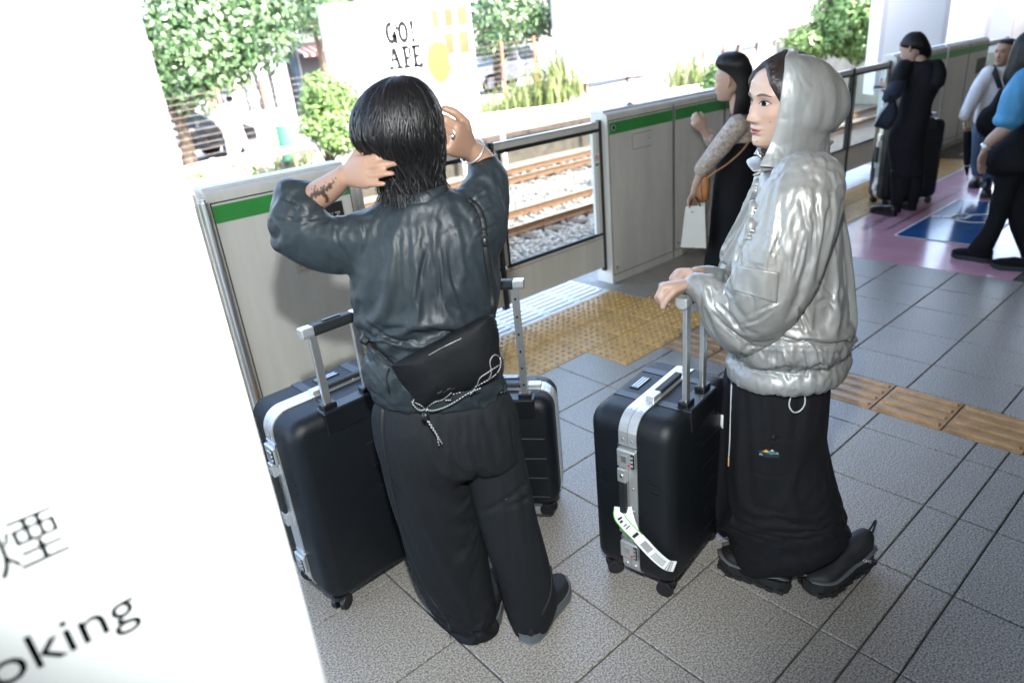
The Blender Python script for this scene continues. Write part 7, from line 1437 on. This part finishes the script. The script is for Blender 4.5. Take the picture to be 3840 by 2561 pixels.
# ---- passenger in white blouse with backpack and umbrella
S3 = Stand(4.62, -1.10); ww = thing('person', 'older person in white blouse and jeans with black backpack and umbrella', 'person', (4.62, -1.10, 0))
c4 = lambda x, y: ((2900 + .40816 * x) / 1.63333, .40816 * y / 1.63333)
H3 = pxhead(S3, *c4(2130, 480), .0, 150, .05, 0, .98)
R3 = lambda rows, f=c4: [(*f(a, b), *f(c, d), q, o) for a, b, c, d, q, o in rows]
figure(ww, [capsule([S3(*c4(2130, 560), .02), S3(*c4(2110, 650), .03)], [.052, .06], 14), sil(S3, R3([(2010, 680, 2230, 680, .7, .03), (1950, 1000, 2230, 1000, .7, .03)]), 8, 16), capsule([S3(*c4(1990, 680), -.02), S3(*c4(1870, 860), -.06), S3(*c4(1800, 1040), -.10), S3(*c4(1778, 1090), -.12)], [.045, .04, .032, .026], 12, smooth=10), capsule([S3(*c4(1920, 1250)), S3(*q6(1160, 690))], [.045, .03], 10), capsule([S3(*c4(2080, 1250), .03), S3(*q6(1235, 790), -.02)], [.045, .03], 10)]
       + hand(S3(*c4(1780, 1095), -.12), S3(*c4(1765, 1150), -.13) - S3(*c4(1780, 1095), -.12), -S3.n - S3.r * .4, S3.r, .95, [(.9, 1.0, .7)] * 4), SKIN_M * 1.15, H3, .012)
garment(ww, 'blouse', [sil(S3, R3([(2070, 600, 2200, 600, .8, .02), (1960, 650, 2260, 640, .65, .02), (1900, 760, 2280, 760, .62, .02), (1880, 900, 2280, 900, .62, .02), (1860, 1020, 2270, 1020, .65, .02), (1840, 1130, 2250, 1130, .65, .02)]), 40, 44), capsule([S3(*c4(1980, 680), -.02), S3(*c4(1880, 830), -.06), S3(*c4(1790, 1010), -.10), S3(*c4(1765, 1060), -.12)], [.062, .058, .05, .045], 18, smooth=14)], M['shirtw'], .011, .006, (9, 9, 3), S3)
garment(ww, 'jeans', [sil(S3, R3([(1860, 1120, 2200, 1120, .7, .02), (1820, 1230, 2060, 1230, .75, .01), (1810, 1400, 1990, 1400, .8, .0)]) + [(*q6(1092, 520), *q6(1225, 520), .85, .0), (*q6(1098, 620), *q6(1222, 620), .85, .0), (*q6(1112, 690), *q6(1205, 690), .9, .0)], 36, 36), sil(S3, R3([(1960, 1180, 2230, 1180, .7, .03), (1980, 1400, 2200, 1400, .8, .03)]) + [(*q6(1210, 620), *q6(1320, 620), .85, .0), (*q6(1195, 720), *q6(1295, 720), .9, -.02), (*q6(1188, 800), *q6(1268, 800), .9, -.03)], 36, 36)], M['denim'], .012, .004, (10, 10, 3), S3)
hq = sil(S3, R3([(2140, 360, 2190, 358, 1.0, .0), (2085, 378, 2240, 374, 1.0, .0), (2060, 405, 2258, 402, 1.0, .005), (2050, 440, 2265, 440, .75, .03), (2042, 500, 2265, 500, .62, .05), (2046, 550, 2262, 550, .6, .055), (2066, 590, 2255, 590, .5, .06)]), 26, 40)
hairdo(ww, hq, 26, 40, [(0, 25.5, 0, 40, 300, 1, .1)], 33)
for hx, hy, tx_, ty_ in ((*q6(1160, 760), *q6(1105, 805)), (*q6(1230, 840), *q6(1215, 912))): shoe(ww, 's', w2(hx, hy), w2(hx, hy) + (w2(tx_, ty_) - w2(hx, hy)) * .25 / max(.05, np.linalg.norm(w2(tx_, ty_) - w2(hx, hy))), .09, .07, M['shoebl'], M['solebl'], collar=.12)
bp = thing('backpack', 'black backpack worn in front over the white blouse', 'backpack', S3(*c4(1980, 1000), -.15)); part(bp, 'bag_body', pillow(S3, [c4(*p) for p in ((2090, 800), (2180, 830), (2200, 1000), (2120, 1180), (2020, 1265), (1930, 1255), (1870, 1200), (1860, 1110), (1910, 1020), (1990, 960), (2040, 880))], -.12, .09, 50, 9, .6), M['bagcloth'])
part(bp, 'bag_strap', tube([S3(*c4(2085, 810), -.15), S3(*c4(2055, 720), -.14), S3(*c4(2025, 640), -.06), S3(*c4(2020, 605), .02)], [(.022, .005)] * 4, 8, smooth=14), M['bagcloth'])
um = thing('umbrella', 'furled black umbrella with a pale hooked handle, point down', 'umbrella', S3(*c4(1770, 1500), -.13)); P = [S3(*c4(1790, 1180), -.14), S3(*c4(1775, 1110), -.14), S3(*c4(1772, 1050), -.14), S3(*c4(1750, 1025), -.14), S3(*c4(1725, 1045), -.14), S3(*c4(1715, 1085), -.14)]; part(um, 'hooked_handle', tube(P, .012, 8, smooth=24), M['sticker'])
part(um, 'furled_cover', tube([S3(*c4(1790, 1180), -.14), S3(*q6(1070, 360), -.13), S3(*q6(1068, 520), -.12), S3(*q6(1066, 620), -.10), S3(*q6(1069, 690), -.09)], [.020, .034, .032, .022, .006], 12, smooth=20), M['bagcloth']); part(um, 'tip', tube([S3(*q6(1069, 690), -.09), S3(*q6(1072, 735), -.08)], .004, 6), M['steel']); part(um, 'band', tube([S3(*q6(1067, 600), -.101), S3(*q6(1066, 612), -.101)], .027, 12), M['shirtw'])
# ---- passenger at the right edge: blue puff sleeve, black skirt, watch
S4 = Stand(2.43, -1.85); rt_ = thing('person', 'person at right edge in blue puff sleeve and black trousers, striding away', 'person', (2.43, -1.85, 0))
figure(rt_, [capsule([S4(*c4(2330, 720), -.05), S4(*c4(2240, 1050), -.10), S4(*c4(2130, 1180), -.12), S4(*c4(2000, 1290), -.13), S4(*c4(1945, 1370), -.13)], [.05, .045, .042, .034, .025], 14, smooth=16), capsule([S4(*c4(2420, 560), .0), S4(*c4(2450, 640), .0)], [.055, .06], 12), sil(S4, R3([(2330, 720, 2560, 720, .8, 0), (2330, 1200, 2560, 1200, .8, 0)]), 8, 14), capsule([S4(*q6(1400, 700)), S4(*q6(1335, 1000)), S4(*q6(1200, 1310), -.02)], [.04, .035, .025], 10), capsule([S4(*q6(1540, 700), .05), S4(*q6(1600, 1380), .06)], [.04, .03], 10)]
       + hand(S4(*c4(1942, 1375), -.13), S4(*c4(1918, 1480), -.12) - S4(*c4(1942, 1375), -.13), -S4.r * .4 - S4.n * .6, S4.r, .98, [(.25, .35, .3)] * 4), SKIN * [.98, .95, .92], Head(S4(*c4(2400, 430), .0), math.atan2(S4.n[1], S4.n[0]) - math.pi / 2 + 1.0), .012)
garment(rt_, 'blouse', [capsule([S4(*c4(2330, 720), -.06), S4(*c4(2260, 900), -.10), S4(*c4(2180, 1080), -.11)], [.075, .095, .078], 20, smooth=16), blob(S4(*c4(2170, 1100), -.11), .085, .085, .05), sil(S4, R3([(2340, 600, 2560, 600, .7, 0), (2280, 760, 2620, 760, .7, 0), (2290, 1000, 2640, 1000, .7, 0), (2300, 1180, 2640, 1180, .7, 0)]), 24, 36)], M['bluetop'], .011, .004, (14, 14, 6), S4)
garment(rt_, 'tunic', [sil(S4, R3([(2290, 1120, 2600, 1120, .7, .0), (2130, 1260, 2600, 1240, .7, .0), (2010, 1340, 2600, 1340, .7, .0), (1950, 1440, 2600, 1440, .7, .0), (1945, 1520, 2600, 1560, .7, .0)]) + [(*q6(1215, 640), *q6(1620, 640), .7, 0), (*q6(1260, 680), *q6(1620, 680), .7, 0)], 40, 44)], M['blk'], .012, .006, (8, 8, 2), S4)
garment(rt_, 'trousers', [sil(S4, [(*q6(1290, 640), *q6(1560, 640), .7, 0), (*q6(1292, 800), *q6(1500, 800), .75, 0), (*q6(1262, 930), *q6(1440, 930), .8, 0), (*q6(1248, 1020), *q6(1410, 1040), .8, 0), (*q6(1190, 1150), *q6(1330, 1210), .8, -.02), (*q6(1090, 1280), *q6(1280, 1320), .7, -.03), (*q6(1070, 1330), *q6(1275, 1370), .6, -.03)], 40, 36), sil(S4, [(*q6(1400, 640), *q6(1640, 640), .7, .04), (*q6(1390, 900), *q6(1640, 900), .75, .05), (*q6(1420, 1100), *q6(1640, 1100), .8, .06), (*q6(1500, 1300), *q6(1660, 1300), .8, .06), (*q6(1530, 1400), *q6(1680, 1400), .8, .06)], 36, 36)], M['blk'], .012, .004, (8, 8, 2), S4)
hq = sil(S4, R3([(2360, 270, 2420, 270, 1, 0), (2270, 330, 2520, 330, .9, 0), (2215, 400, 2560, 400, .9, 0), (2180, 480, 2560, 480, .85, .0), (2160, 560, 2540, 560, .8, -.01), (2125, 660, 2440, 660, .6, -.03), (2115, 740, 2340, 740, .5, -.05), (2140, 800, 2230, 800, .5, -.07)]), 30, 40)
hairdo(rt_, hq, 30, 40, [(0, 29.5, 0, 40, 400, 2, .1)], 34)
wt = part(rt_, 'watch', tube([S4(*c4(1960, 1340), -.13), S4(*c4(1945, 1358), -.13)], .033, 16), M['silver']); subpart(rt_, wt, 'watch_face', blob(S4(*c4(1940, 1350), -.165), .014, .014, .014, n=8, seg=12), M['white'])
for hx, hy, tx_, ty_ in ((*q6(1270, 1425), *q6(950, 1370)), (*q6(1660, 1500), *q6(1350, 1470))): shoe(rt_, 's', w2(hx, hy), w2(hx, hy) + (w2(tx_, ty_) - w2(hx, hy)) * .26 / np.linalg.norm(w2(tx_, ty_) - w2(hx, hy)), .095, .06, M['blk'], M['solebl'])
